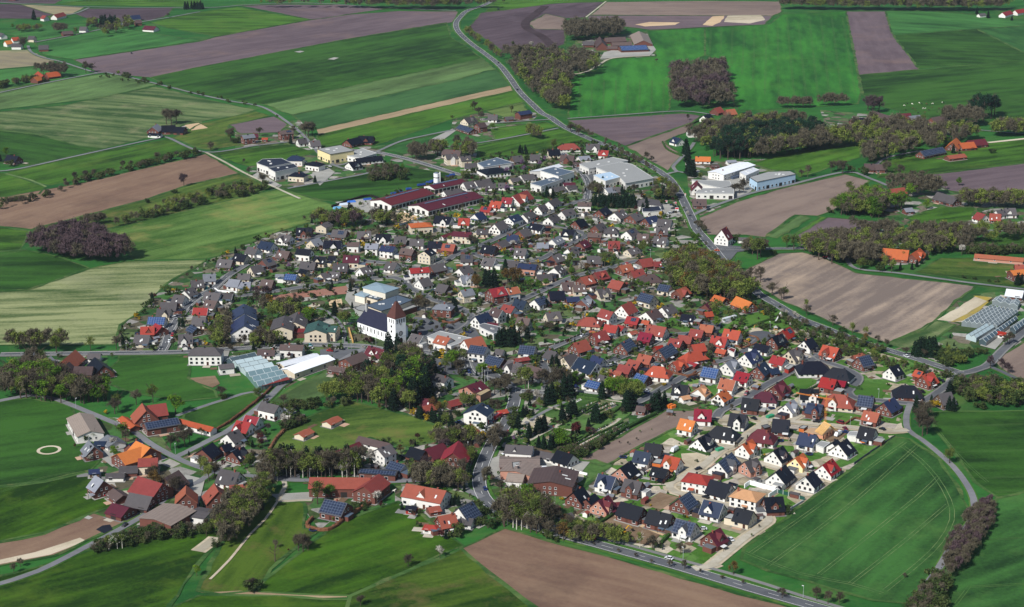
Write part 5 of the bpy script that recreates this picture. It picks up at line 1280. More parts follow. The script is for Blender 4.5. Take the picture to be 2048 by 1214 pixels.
    def facing(lx, ly): return (lx * ca - ly * sa) * tocam.x + (lx * sa + ly * ca) * tocam.y
    front = -1 if facing(0, -1) > facing(0, 1) else 1
    gab = 1 if facing(1, 0) > facing(-1, 0) else -1
    def slope(x, s, lift=.0):                      # point on the front slope: s 0 ridge .. 1 eave
        return (x, front * hw * s, h - k * hw * s + lift)
    rr = random.Random(idx * 31 + 5)
    # cross gable or dormer on the camera side
    if 'X' in P['fl'] and not low:
        cw = min(L * .42, 5.2); x0 = rr.uniform(-.15, .15) * L
        hh = h - .5; out = front * (hw + (.3 if rr.random() < .6 else -1.0))
        kk = min(1.1, (hh - e * .95) / (cw / 2))
        mb = MB(); ez = hh - kk * cw / 2
        yb = front * hw * .08
        yi = out - front * .3
        vs = [(x0 - cw / 2 + .25, yi, -.2), (x0 + cw / 2 - .25, yi, -.2), (x0 + cw / 2 - .25, yi, ez), (x0, yi, hh - .3), (x0 - cw / 2 + .25, yi, ez)]
        vs += [(a_, front * hw * .2, c_) for a_, b_, c_ in vs]
        mb.add(vs, [(0, 1, 2, 3, 4), (9, 8, 7, 6, 5), (0, 5, 6, 1), (1, 6, 7, 2), (2, 7, 8, 3), (3, 8, 9, 4), (4, 9, 5, 0)])
        dm = obj('dormer', mb.data('dormer', [WM(wl if rr.random() < .8 else 'w')]), root)
        mb = MB()
        for sx in (-1, 1):
            mb.slab([(x0 + sx * cw / 2, out, ez - .12), (x0 + sx * cw / 2, yb, ez - .12), (x0, yb, hh), (x0, out, hh)], .18)
        obj('roof', mb.data('roof', [roofm]), dm)
        if scale > 2.2:
            for zz in ((1.7, 4.3) if hh > 6.5 else (1.7,)):
                obj('window', WIN2 if zz < 2 else WIN, dm, (x0, yi - front * .0 + (front * .04), zz), 0 if front < 0 else math.pi)
    # solar covering
    if r in 'sz':
        mb = MB()
        mb.slab([slope(-hl * .93, .07, .22), slope(hl * .93, .07, .22), slope(hl * .93, .93, .22), slope(-hl * .93, .93, .22)], .12)
        me = mb.data('solar_panel', [SOLAR_B if r == 'z' else SOLAR]); uvquad(me)
        obj('solar_panel', me, ro)
    elif 'S' in P['fl']:
        x0 = rr.uniform(-.5, .1) * hl
        mb = MB(); mb.slab([slope(x0, .15, .22), slope(x0 + hl * .75, .15, .22), slope(x0 + hl * .75, .6, .22), slope(x0, .6, .22)], .12)
        me = mb.data('solar_panel', [SOLAR]); uvquad(me)
        obj('solar_panel', me, ro)
    # chimney and skylights
    if not low and not P['barn'] and v > 120:
        x = rr.uniform(-.35, .35) * L; s = rr.uniform(-.25, .25)
        obj('chimney', CHIM if rr.random() < .55 else CHIMD, ro, (x, s * hw, h - k * hw * abs(s)))
        if scale > 2.2 and r not in 'sz' and 'S' not in P['fl']:
            for _ in range(rr.choice((0, 1, 2, 2))):
                x = rr.uniform(-.7, .7) * hl; s = rr.uniform(.35, .65)
                mb = MB(); mb.slab([slope(x, s, .2), slope(x + .85, s, .2), slope(x + .85, s + .24, .2), slope(x, s + .24, .2)], .16)
                obj('skylight', mb.data('skylight', [FRAME if rr.random() < .5 else GLASS]), ro)
    if 'R' in P['fl']:
        mb = MB(); mb.box(-hl * .75, -.9, h - .35, hl * .75, .9, h + .35); obj('ridge_light', mb.data('ridge_light', [plain('ridge_glass', '4a5a72', .3, .5)]), ro)
        n = int(2 * il / 4.2)
        for j in range(n):
            obj('gate', GATE, root, (-il + (j + .5) * 2 * il / n, front * (iw + .02), .2), 0 if front < 0 else math.pi)
        for y in (-iw * .5, 0, iw * .5): obj('gate', GATE, root, (gab * (il + .02), y, .2), math.pi / 2 if gab > 0 else -math.pi / 2)
        return root
    # attached garage, carport or extension
    if not (low or P['barn'] or P['hall'] or H) and v > 330 and rr.random() < .6 and 'A' not in P['fl'] and 'C' not in P['fl']:
        sx = rr.choice((-1, 1)); gl = rr.uniform(2.9, 5.5); g0, g1 = (il, il + gl) if sx > 0 else (-il - gl, -il); y0 = rr.uniform(-iw, iw - 5.5); gh = rr.uniform(2.3, 2.7)
        mb = MB(); mb.box(g0, y0, -.3, g1, y0 + 5.4, gh); ga = obj('garage', mb.data('garage', [WM(rr.choice((wl, wl, 'w', 'n', 'k')))]), root)
        mb = MB(); mb.box(g0 - .15 if sx < 0 else g0 + .5, y0 - .15, gh, g1 + .15 if sx > 0 else g1 - .5, y0 + 5.55, gh + .22); obj('roof', mb.data('roof', [FCM[rr.choice('glbd')]]), ga)
    if scale > 2.6 and not (low or P['barn'] or P['hall']) and rr.random() < .45:
        x0 = rr.uniform(-hl * .6, hl * .3); d_ = rr.uniform(1.6, 3); yy = sorted((front * iw, front * (iw + d_)))
        mb = MB()
        for xx in (x0 + .1, x0 + 3.2): mb.box(xx - .07, front * (iw + d_) - .07, -.3, xx + .07, front * (iw + d_) + .07, 2.2)
        po = obj('porch', mb.data('porch', [DARKF]), root)
        mb = MB(); mb.slab([(x0, yy[0], 2.25 if front < 0 else 2.6), (x0 + 3.3, yy[0], 2.25 if front < 0 else 2.6), (x0 + 3.3, yy[1], 2.6 if front < 0 else 2.25), (x0, yy[1], 2.6 if front < 0 else 2.25)], .1); obj('porch_roof', mb.data('porch_roof', [rr.choice((roofm, FRAME, FCM['b']))]), po)
    # windows and doors on the two walls that look at the camera
    if scale < 1.9 and not P['hall']: return root
    wm = WIN3 if wl in 'wby' and rr.random() < .3 else WIN
    rows = [1.7] + ([4.35] if ze > 5.2 else []) + ([7.0] if ze > 8 else [])
    sp = 3.1 if not (P['barn'] or P['hall']) else 5.0
    for zz in rows:
        n = max(1, int((2 * il - 1) / sp))
        for j in range(n):
            x = -il + (j + .5) * 2 * il / n
            if zz == 1.7 and j == n // 2 and not low:
                obj('door' if not P['barn'] else 'gate', DOOR if not P['barn'] else GATE, root, (x, front * (iw + .02), 0), 0 if front < 0 else math.pi)
                continue
            if 'X' in P['fl'] and abs(x) < 3.4: continue
            if low and j % 2: continue
            obj('window', (WIN2 if (zz == 1.7 and j % 2 == 0 and not P['barn']) else wm), root, (x, front * (iw + .02), zz), 0 if front < 0 else math.pi)
    if not H and not low:
        gz = [1.7] + ([4.4] if h > 7 else []) + ([7.0] if h > 10 else [])
        for zz in gz:
            avail = iw if zz < ze else (h - zz - 1.2) / max(k, .3)
            n = 2 if avail < 5 else 3
            if avail < 1.0: continue
            for j in range(n):
                y = (j - (n - 1) / 2) * min(3.0, avail * 1.1)
                obj('window', wm, root, (gab * (il + .02), y, zz), math.pi / 2 if gab > 0 else -math.pi / 2)
    return root
for i, P in enumerate(PARSED): build_house(P, i)
# balconies of the flats
# ------------------------------------------------------------------ flat-roofed buildings
GREY = plain('roof_felt', '8a8a88', .9, .1, .06, .15)
FC = {'l': plain('felt_pale', '8f908e', .9, .15, .06, .15), 'd': plain('felt_dark', '1d2130', .6, .3, .06, .15), 'b': plain('felt_slate', '4b5866', .6, .3, .06, .15), 'W': plain('sheet_white', 'c9ccd0', .5, .3, .04, .1), 'L': plain('sheet_blue', 'a3b9cb', .5, .3, .04, .1), 'g': plain('felt_grey', '5f6164', .9, .1, .05, .2), 't': plain('felt_tan', '9c8a6c', .9, .1, .05, .2), 'm': plain('felt_maroon', '6d2a2c', .9, .1, .05, .2)}
for e, tp in tiles(FLATS):
    co, h, rc, wc, lab = e.split('|')
    h = float(h)
    q = [tp(*p) for p in pts(co)]
    W = [up(a, b_, h) for a, b_ in q]
    c = sum(W, Vector()) / len(W)
    low = h < 4.2
    root = bpy.data.objects.new('garage' if low else 'flat_roofed_hall', None)
    root.location = (c.x, c.y, .3); COL.objects.link(root)
    root['label'] = lab; root['category'] = 'garage' if low else 'hall'
    loc = [(p.x - c.x, p.y - c.y) for p in W]
    FOOT.append((c.x, c.y, 1, 0, max(abs(x) for x, y in loc) * .8, max(abs(y) for x, y in loc) * .8))
    mb = MB(); mb.prism([(x * .985, y * .985) for x, y in loc], -.3, h - .25)
    obj('wall', mb.data('wall', [WM(wc)]), root)
    mb = MB(); mb.prism(loc, h - .35, h)
    ro = obj('roof', mb.data('roof', [FC[rc]]), root)
    mb = MB(); n = len(loc)
    for i in range(n):
        a, b_ = Vector((*loc[i], h)), Vector((*loc[(i + 1) % n], h))
        mb.bar(a, b_, .22)
    obj('roof_edge', mb.data('roof_edge', [FRAME if wc == 'w' else DARKF]), ro)
    if not low:
        for i in range(n):       # window bands on walls facing the camera
            a, b_ = Vector((*loc[i], 0)), Vector((*loc[(i + 1) % n], 0)); d = b_ - a; L = d.length
            if L < 5: continue
            nn = Vector((d.y, -d.x, 0)).normalized(); mid = (a + b_) / 2
            if nn.dot(mid) < 0: nn = -nn
            if nn.dot(Vector((-c.x, -c.y, 0))) <= 0: continue
            k = int(L / 5)
            for j in range(k):
                p = (a + d * ((j + .5) / k)) * .985 + nn * .08
                obj('window', WIN2 if j % 3 else GATE, root, (p.x, p.y, (2.0 if j % 3 else 0)), math.atan2(nn.y, nn.x) + math.pi / 2)
        for _ in range(2 + int(c.length) % 3):
            i = random.randrange(n); p = Vector((*loc[i], 0)) * random.uniform(.2, .5)
            mb = MB(); mb.box(p.x - 1, p.y - .7, h, p.x + 1, p.y + .7, h + .5); obj('roof_light', mb.data('roof_light', [FRAME]), ro)
# ------------------------------------------------------------------ landmarks
def thing(name, label, cat, p, rz=0.0, group=None):
    o = obj(name, None, None, (p[0], p[1], p[2] if len(p) > 2 else .3), rz, label, cat, group)
    o.empty_display_size = 1
    return o
WH, CR = plain('whitewash', 'ebebe9', .8, .2, .03), plain('wall_cream', 'cfc8b8', .85, .2, .04)
# church
a0, a1 = up(715.4, 662.9), up(777, 684.9)
ux = (a1 - a0).normalized(); ang = math.atan2(ux.y, ux.x); Ln = (a1 - a0).length
ch = thing('church', 'white church with slate nave and square tower under a rust red spire roof', 'church', a0, ang)
FOOT.append((a0.x + ux.x * Ln / 2 - ux.y * 8, a0.y + ux.y * Ln / 2 + ux.x * 8, ux.x, ux.y, Ln / 2 + 6, 9))
NW, NE, NH = 17.0, 7.6, 15.0
mb = MB(); i_ = .4
vs = [(0, 0, -.3), (Ln, 0, -.3), (Ln, NW, -.3), (0, NW, -.3), (0, 0, NE), (Ln, 0, NE), (Ln, NW, NE), (0, NW, NE), (0, NW / 2, NH - .3), (Ln, NW / 2, NH - .3)]
mb.add(vs, [(0, 1, 5, 4), (2, 3, 7, 6), (1, 2, 6, 9, 5), (3, 0, 4, 8, 7), (0, 3, 2, 1), (4, 5, 9, 8), (6, 7, 8, 9)])
for k in range(9): mb.box(1.2 + k * (Ln - 2.4) / 8 - .3, -.6, -.3, 1.2 + k * (Ln - 2.4) / 8 + .3, .05, NE - 1.4)
obj('nave_wall', mb.data('nave_wall', [WH]), ch)
mb = MB(); kk = (NH - NE) / (NW / 2)
mb.slab([(-.5, -.7, NE - .7 * kk + .1), (Ln + .5, -.7, NE - .7 * kk + .1), (Ln + .5, NW / 2, NH), (-.5, NW / 2, NH)], .25)
mb.slab([(Ln + .5, NW + .7, NE - .7 * kk + .1), (-.5, NW + .7, NE - .7 * kk + .1), (-.5, NW / 2, NH + .003), (Ln + .5, NW / 2, NH + .003)], .25)
SL = roofmat('roof_church_slate', '232533', .5)
ro = obj('roof', mb.data('roof', [SL]), ch)
mb = MB(); mb.box(1, NW / 2 - 2.3, NH - 3.6, 2.4, NW / 2 - .9, NH + 3.6); obj('chimney', mb.data('chimney', [WM('l')]), ro)
CWIN = shared('church_window', lambda mb: (mb.box(-.6, -.05, -1.6, .6, .03, 1.6, 0), mb.box(-.42, -.09, -1.45, .42, -.04, 1.45, 1)), [FRAME, GLASS])
for k in range(8): obj('window', CWIN, ch, (1.2 + (k + .5) * (Ln - 2.4) / 8, -.02, 4.1))
TS = (up(803.4, 676.8) - up(785.1, 685.6)).length
TS = max(7.5, min(TS, 9.0)); TE, TT = 18.3, 28.6
tx0 = Ln + .3; ty0 = -.8
mb = MB(); mb.box(0, 0, -.3, TS - 1, TS, TE)
for zz in (5.5, 15.2): mb.box(-.08, -.08, zz, TS - .92, TS + .08, zz + .3)
twm = obj('tower_wall', mb.data('tower_wall', [WH]), ch, (tx0, ty0, 0))
mb = MB(); q = .5; W_, D_ = TS - 1, TS
base = [(-q, -q, TE), (W_ + q, -q, TE), (W_ + q, D_ + q, TE), (-q, D_ + q, TE)]
mid = [(W_ * .12, D_ * .12, TE + 3.6), (W_ * .88, D_ * .12, TE + 3.6), (W_ * .88, D_ * .88, TE + 3.6), (W_ * .12, D_ * .88, TE + 3.6)]
top = [(W_ * .42, D_ * .42, TT), (W_ * .58, D_ * .42, TT), (W_ * .58, D_ * .58, TT), (W_ * .42, D_ * .58, TT)]
mid = [tuple(np.array(base[i]) * .42 + np.array(top[i]) * .58 + np.array([0, 0, -1.2])) for i in range(4)]
mid = [tuple(np.array(base[i]) * .5 + np.array(top[i]) * .5) for i in range(4)]
mb.add(base + mid + top, [(0, 1, 5, 4), (1, 2, 6, 5), (2, 3, 7, 6), (3, 0, 4, 7), (4, 5, 9, 8), (5, 6, 10, 9), (6, 7, 11, 10), (7, 4, 8, 11), (8, 9, 10, 11), (3, 2, 1, 0)])
tr = obj('tower_roof', mb.data('tower_roof', [roofmat('roof_rust', '4c2c2a', .6)]), ch, (tx0, ty0, 0))
mb = MB(); c_ = (W_ / 2, D_ / 2)
mb.bar((c_[0], c_[1], TT), (c_[0], c_[1], TT + 4), .1); mb.bar((c_[0] - .8, c_[1], TT + 2.9), (c_[0] + .8, c_[1], TT + 2.9), .08); mb.cyl(c_[0], c_[1], TT, TT + .6, .3)
obj('cross', mb.data('cross', [plain('dark_metal', '303036', .4, .5)]), tr)
LOUV = shared('louvre', lambda mb: (mb.box(-.4, -.04, -1.3, .4, .03, 1.3), ), [DARKF])
for j in range(3): obj('louvre', LOUV, twm, (W_ * (.25 + .25 * j), -.05, TE - 2.3))
for j in range(4): obj('louvre', LOUV, twm, (W_ + .05, D_ * (.17 + .22 * j), TE - 2.3), math.pi / 2)
for zz in (9, 12.5): obj('window', WIN3, twm, (W_ * .5, -.05, zz))
mb = MB()
n = 16
for r0, r1, mi in ((1.75, 1.2, 0), (1.2, .0, 1)):
    vs = [(0, r0 * math.cos(2 * math.pi * k / n), r0 * math.sin(2 * math.pi * k / n)) for k in range(n)] + [(0, max(r1, .01) * math.cos(2 * math.pi * k / n), max(r1, .01) * math.sin(2 * math.pi * k / n)) for k in range(n)]
    mb.add(vs, [(k, (k + 1) % n, n + (k + 1) % n, n + k) for k in range(n)], mi)
obj('rose_window', mb.data('rose_window', [DARKF, WM('l')]), twm, (W_ + .06, D_ / 2, 7.4))
n = 10
mb = MB(); ps = [(0, -1.5, 0), (0, 1.5, 0), (0, 1.5, 3)] + [(0, 1.5 * math.cos(math.pi * k / n), 3 + 1.5 * math.sin(math.pi * k / n)) for k in range(1, n)] + [(0, -1.5, 3)]
mb.add(ps, [tuple(range(len(ps)))]); obj('portal', mb.data('portal', [plain('portal_dark', '2a1d1a', .8)]), twm, (W_ + .06, D_ / 2, 0))
mb = MB(); mb.bar((W_ + .07, D_ / 2, 14.4), (W_ + .12, D_ / 2, 12.8), .05); 
vs = [(W_ + .05, D_ / 2 + .8 * math.cos(2 * math.pi * k / 16), 13.9 + .8 * math.sin(2 * math.pi * k / 16)) for k in range(16)]
mb.add(vs, [tuple(range(16))]); obj('clock_face', mb.data('clock_face', [WM('l')]), twm)
# sports hall with a low pyramid roof
def pyramid_hall(corn, h, rise, mat, wmat, label, name='sports_hall'):
    W = [up(*p, h) for p in corn]; c = sum(W, Vector()) / 4
    r = thing(name, label, 'hall', c * 1.0 if False else (c.x, c.y, .3))
    FOOT.append((c.x, c.y, 1, 0, 14, 10))
    l = [(p.x - c.x, p.y - c.y) for p in W]
    mb = MB(); mb.prism([(x * .95, y * .95) for x, y in l], -.3, h - .6); obj('wall', mb.data('wall', [wmat]), r)
    mb = MB(); mb.prism(l, h - .6, h)
    mb.add([(x, y, h) for x, y in l] + [(0, 0, h + rise)], [(0, 1, 4), (1, 2, 4), (2, 3, 4), (3, 0, 4)] if (l[1][0] - l[0][0]) * (l[2][1] - l[0][1]) - (l[2][0] - l[0][0]) * (l[1][1] - l[0][1]) > 0 else [(1, 0, 4), (2, 1, 4), (3, 2, 4), (0, 3, 4)])
    obj('roof', mb.data('roof', [mat]), r)
    return r
def px(ox, oy, s, L): return [(ox + x / s, oy + y / s) for x, y in L]
SG = plain('sheet_bluegrey', '7f929c', .45, .4, .04, .1)
pyramid_hall(px(560, 550, 6.82, [(1120, 170), (1440, 248), (1630, 180), (1310, 102)]), 9.5, 1.6, SG, CR, 'sports hall with blue grey pyramid roof behind the church')
pyramid_hall(px(560, 550, 6.82, [(1015, 270), (1155, 305), (1242, 262), (1110, 225)]), 5.5, .9, SG, CR, 'small cream annex with blue grey pyramid roof beside the sports hall', 'annex')
# greenhouses
GH = [plain('glass_pale', 'a4b4b6', .25, .5, .05, .08), plain('glass_grey', '667c80', .2, .6, .1, .1), plain('glass_dark', '46545a', .15, .6, .1, .1), plain('glass_sky', '6d7678', .5, .6, .08, .1)]
BAR = plain('glazing_bar', 'cfd6d6', .5)
def greenhouse(corn, n, cols, label, bars=True, eh=2.8, rh=4.4):
    A, B, C_, D = [up(*p, 3.2) for p in corn]
    c = (A + B + C_ + D) / 4; r = thing('greenhouse', label, 'greenhouse', (c.x, c.y, .3), 0, 'greenhouses of the nurseries')
    FOOT.append((c.x, c.y, 1, 0, abs(B.x - A.x) / 2, abs(D.y - A.y) / 2))
    for p in (A, B, C_, D): p -= c; p.z = 0
    for k in range(n):
        a, b_ = A.lerp(D, k / n), B.lerp(C_, k / n); d, e_ = A.lerp(D, (k + 1) / n), B.lerp(C_, (k + 1) / n)
        up_ = lambda p, z_: Vector((p.x, p.y, z_))
        r0, r1 = up_((a + d) / 2, rh), up_((b_ + e_) / 2, rh)
        mb = MB()
        a0_, b0_, d0_, e0_ = up_(a, eh), up_(b_, eh), up_(d, eh), up_(e_, eh)
        mb.add([a0_, b0_, r1, r0, d0_, e0_], [(0, 1, 2, 3), (5, 4, 3, 2), (0, 3, 4), (1, 5, 2)])
        mb.add([up_(a, -.3), up_(b_, -.3), up_(e_, -.3), up_(d, -.3), a0_, b0_, e0_, d0_], [(0, 1, 5, 4), (1, 2, 6, 5), (2, 3, 7, 6), (3, 0, 4, 7)])
        sp = obj('glass_span', mb.data('glass_span', [GH[cols[k % len(cols)]]]), r)
        mb = MB(); mb.bar(r0, r1, .12); mb.bar(a0_, b0_, .14)
        L = (b_ - a).length; m_ = int(L / 5)
        for j in range(m_ + 1):
            t_ = j / max(m_, 1); mb.bar(a0_.lerp(b0_, t_), r0.lerp(r1, t_), .09); mb.bar(d0_.lerp(e0_, t_), r0.lerp(r1, t_), .09)
        obj('glazing_bar', mb.data('glazing_bar', [BAR if cols[k % len(cols)] else DARKF]), sp)
greenhouse(px(380, 680, 5.12, [(375, 195), (640, 128), (690, 165), (430, 215)]), 1, [2], 'dark glass greenhouse span, hindmost of the left nursery')
greenhouse(px(380, 680, 5.12, [(435, 213), (700, 163), (865, 262), (570, 322)]), 3, [0], 'pale whitewashed greenhouse block in the left nursery')
greenhouse(px(380, 680, 5.12, [(572, 322), (868, 262), (1012, 392), (700, 475)]), 3, [1], 'grey glass greenhouse block beside the white sheds')
greenhouse(px(1648, 540, 5.12, [(1410, 530), (1690, 372), (1990, 425), (1775, 575)]), 7, [3], 'large pale glass greenhouse block of the right nursery')
greenhouse(px(1648, 540, 5.12, [(1455, 662), (1640, 556), (1748, 580), (1560, 695)]), 2, [0], 'whitish two span greenhouse in front of the large glass block')
greenhouse(px(1648, 540, 5.12, [(1590, 712), (1940, 488), (1985, 495), (1662, 738)]), 1, [2], 'narrow dark glass greenhouse along the large glass block')
greenhouse(px(1648, 540, 5.12, [(1722, 315), (1765, 275), (2012, 320), (1985, 370)]), 3, [3], 'hindmost glass greenhouse below the white roofed shed')
greenhouse(px(1648, 540, 5.12, [(1905, 585), (2060, 485), (2100, 520), (1965, 622)]), 1, [2], 'dark glass greenhouse at the right picture edge')
# red roofed open shed at the nursery
p0, p1 = up(380 + 730 / 5.12, 680 + 465 / 5.12, 3), up(380 + 1018 / 5.12, 680 + 398 / 5.12, 3); d = p1 - p0
r = thing('open_shed', 'long red roofed open shed at the front of the greenhouses', 'shed', (p0.x, p0.y, .3), math.atan2(d.y, d.x))
mb = MB(); mb.slab([(0, -1, 2.7), (d.length, -1, 2.7), (d.length, 3.2, 3.6), (0, 3.2, 3.6)], .2); obj('roof', mb.data('roof', [RM('c')]), r)
for k in range(9):
    mb = MB(); x = .3 + k * (d.length - .6) / 8; mb.box(x - .12, -.8, -.3, x + .12, -.56, 2.6); obj('post', mb.data('post', [DARKF]), r)
mb = MB(); mb.box(0, 2.9, -.3, d.length, 3.1, 3.3); obj('wall', mb.data('wall', [DARKF]), r)
# round white silo tower with a flue at the maroon halls
p = up(873, 369.5)
r = thing('silo_tower', 'round white tower with dark band behind the maroon riding halls', 'tower', p)
mb = MB(); mb.cyl(0, 0, -.3, 10.5, 2.5, n=20); obj('wall', mb.data('wall', [WH]), r)
mb = MB(); mb.cyl(0, 0, 6.4, 7.2, 2.56, n=20); obj('band', mb.data('band', [DARKF]), r)
mb = MB(); mb.cyl(0, 0, 10.5, 11.3, 2.1, 1.6, 20); obj('cap', mb.data('cap', [plain('cap_grey', '5c6874', .4)]), r)
mb = MB(); mb.cyl(3.2, 0, -.3, 11.6, .45, n=10); obj('flue', mb.data('flue', [WH]), r)
# timber frame house under construction
K = lambda x, y, h=0: up(1500 + x / 6.82, 810 + y / 6.82, h)
corn = [K(735, 372, 3), K(820, 318, 3), K(1135, 335, 3), K(1000, 425, 3)]
c = sum(corn, Vector()) / 4
r = thing('house_shell', 'unfinished brick house with bare timber rafters on top beside the crane', 'building shell', (c.x, c.y, .3))
FOOT.append((c.x, c.y, 1, 0, 16, 10))
l = [(p.x - c.x, p.y - c.y) for p in corn]
mb = MB()
for i in range(4):
    a, b_ = Vector((*l[i], 0)), Vector((*l[(i + 1) % 4], 0)); dd = (b_ - a).normalized(); nn = Vector((-dd.y, dd.x, 0)) * .3
    L = (b_ - a).length; k = max(2, int(L / 4))
    for j in range(k):
        s, e_ = a + dd * (j * L / k), a + dd * ((j + .62) * L / k)
        mb.prism([(s.x, s.y), (e_.x, e_.y), (e_.x + nn.x, e_.y + nn.y), (s.x + nn.x, s.y + nn.y)], -.3, 2.9)
        s2 = a + dd * ((j + 1) * L / k)
        mb.prism([(e_.x, e_.y), (s2.x, s2.y), (s2.x + nn.x, s2.y + nn.y), (e_.x + nn.x, e_.y + nn.y)], -.3, .9)
obj('wall', mb.data('wall', [plain('raw_brick', 'c08a6c', .9)]), r)
mb = MB(); mb.prism([(x * .97, y * .97) for x, y in l], 2.9, 3.15); obj('floor_slab', mb.data('floor_slab', [plain('raw_slab', 'a08468', .9)]), r)
WOOD = plain('fresh_timber', 'd8ae70', .7, .2, .1)
R0, R1 = K(1008, 226, 8.6), K(1098, 322, 6.6)
R0, R1 = R0 - c, R1 - c; R0.z, R1.z = 8.4, 8.4
dd = (R1 - R0); dd.z = 0; L = min(dd.length, 16); dd.normalize(); nn = Vector((-dd.y, dd.x, 0))
mid = (R0 + R1) / 2
for j in range(11):
    p = mid + dd * ((j - 5) * L / 10)
    for sg in (-1, 1):
        mb = MB(); mb.bar(p, Vector((p.x + nn.x * 6 * sg, p.y + nn.y * 6 * sg, 3.2)), .14); obj('rafter', mb.data('rafter', [WOOD]), r)
mb = MB()
sg = 1 if nn.y < 0 else -1
for j in range(16):
    t_ = j / 16; q0 = mid - dd * L / 2 + nn * sg * 6 * t_; q1 = mid + dd * L / 2 + nn * sg * 6 * t_; zz = 8.4 - 5.2 * t_ + .15
    mb.bar(Vector((q0.x, q0.y, zz)), Vector((q1.x, q1.y, zz)), .13)
obj('roof_batten', mb.data('roof_batten', [WOOD]), r)
mb = MB(); mb.bar(mid - dd * L / 2, mid + dd * L / 2, .18); obj('ridge_beam', mb.data('ridge_beam', [WOOD]), r)
# crane
ORG = plain('crane_orange', 'd9822e', .5, .4, .05)
b0 = up(1650, 852); 
r = thing('tower_crane', 'slim orange tower crane beside the unfinished timber roof', 'crane', b0)
def lattice(mb, a, b_, w_, n):
    a, b_ = Vector(a), Vector(b_); d = (b_ - a); q = d.orthogonal().normalized(); p = d.normalized().cross(q)
    cs = [(q + p) * w_ / 2, (q - p) * w_ / 2, (-q - p) * w_ / 2, (-q + p) * w_ / 2]
    for o_ in cs: mb.bar(a + o_, b_ + o_, .05)
    for k in range(n):
        s, e_ = a + d * (k / n), a + d * ((k + 1) / n)
        for i in range(4): mb.bar(s + cs[i], e_ + cs[(i + 1) % 4], .03)
mb = MB(); lattice(mb, (0, 0, 0), (0, 0, 17), 1.0, 14); obj('mast', mb.data('mast', [ORG]), r)
je = up(1592, 794, 15) - b0
mb = MB(); lattice(mb, (0, 0, 17), (je.x, je.y, 17.6), .5, 16); obj('jib', mb.data('jib', [ORG]), r)
mb = MB(); lattice(mb, (0, 0, 17), (-je.x * .25, -je.y * .25, 17), .7, 4); obj('counter_jib', mb.data('counter_jib', [ORG]), r)
mb = MB(); mb.box(-1.6, -1.6, 0, 1.6, 1.6, 1.2); obj('ballast', mb.data('ballast', [plain('ballast', '8b8b86')]), r)
mb = MB(); mb.bar((0, 0, 17), (0, 0, 20), .12); mb.bar((0, 0, 20), (je.x * .6, je.y * .6, 17.8), .05); obj('tie_rod', mb.data('tie_rod', [ORG]), r)
# filling station trim and signs
E_ = lambda x, y, h=0: up(1080 + x / 6.82, 380 + y / 6.82, h)
RED = plain('sign_red', 'c5283a', .5, .4, .04)
a, b_ = E_(1505, 296, 3.2), E_(1662, 280, 3.2); c = (a + b_) / 2
r = thing('fascia', 'red fascia board along the filling station front', 'fascia', (c.x, c.y, 0), math.atan2(b_.y - a.y, b_.x - a.x))
mb = MB(); L = (b_ - a).length / 2; mb.box(-L, -.6, 2.8, L, -.1, 3.7); obj('board', mb.data('board', [RED]), r)
for (x, y, hh, ww, lab) in ((1865, 310, 4.5, 3.0, 'red and white price sign beside the filling station cars'), (1850, 240, 5, 1.4, 'white pylon sign at the filling station forecourt edge'), (1705, 190, 3.2, 4.0, 'pink and white billboard behind the forecourt'), (2060 - 80, 90, 3, 1.2, 'small white sign across the main road')):
    p = E_(x, y); r = thing('sign', lab, 'sign', p)
    mb = MB(); mb.bar((-ww / 3, 0, -.3), (-ww / 3, 0, hh), .1); mb.bar((ww / 3, 0, -.3), (ww / 3, 0, hh), .1); obj('post', mb.data('post', [FRAME]), r)
    mb = MB(); mb.box(-ww / 2, -.12, hh * .35, ww / 2, .12, hh); obj('panel', mb.data('panel', [FRAME]), r)
    mb = MB(); mb.box(-ww / 2 + .2, -.18, hh * .7, ww / 2 - .2, -.13, hh - .2); obj('red_band', mb.data('red_band', [RED]), r)
# flagpoles, street lamps
for i, (x, y) in enumerate(((964.4, 764.8), (969.6, 770.6), (975.4, 773.6))):
    r = thing('flagpole', ['left', 'middle', 'right'][i] + 'most of the three white flagpoles by the village square' if i != 1 else 'middle of the three white flagpoles by the village square', 'flagpole', up(x, y), 0, 'flagpoles by the square')
    mb = MB(); mb.cyl(0, 0, -.3, 10, .11, .07, 8); obj('pole', mb.data('pole', [FRAME]), r)
    mb = MB(); mb.cyl(0, 0, -.3, .3, .3, n=8); obj('foot', mb.data('foot', [WM('l')]), r)
LP = MB(); LP.cyl(0, 0, -.3, 6.5, .1, .06, 6); LPd = LP.data('lamp_post', [plain('lamp_grey', 'a8adb0', .5)])
LH = MB(); LH.box(-.2, -.9, 6.4, .2, .1, 6.6); LHd = LH.data('lamp_head', [FRAME])
lamps = [(957, 503), (594, 566), (1520, 918), (1482, 914), (1292.5, 964.5), (1540, 662), (351, 909), (253, 705), (1366, 1119), (1606, 1197), (752, 691), (702.7, 698), (685, 694), (529.6, 691), (152, 817), (1301, 515), (1104, 457), (1330, 700), (1757, 798), (936, 905), (983, 894), (1110, 1010), (620, 960), (1440, 820), (1700, 855)]
for x, y in lamps:
    r = thing('street_lamp', None, 'street lamp', up(x, y), (x * 7) % 6, 'street lamps of the village')
    want(r, 'slim grey street lamp by the %s' % anchor(x, y), x)
    obj('pole', LPd, r); obj('lamp_head', LHd, r)
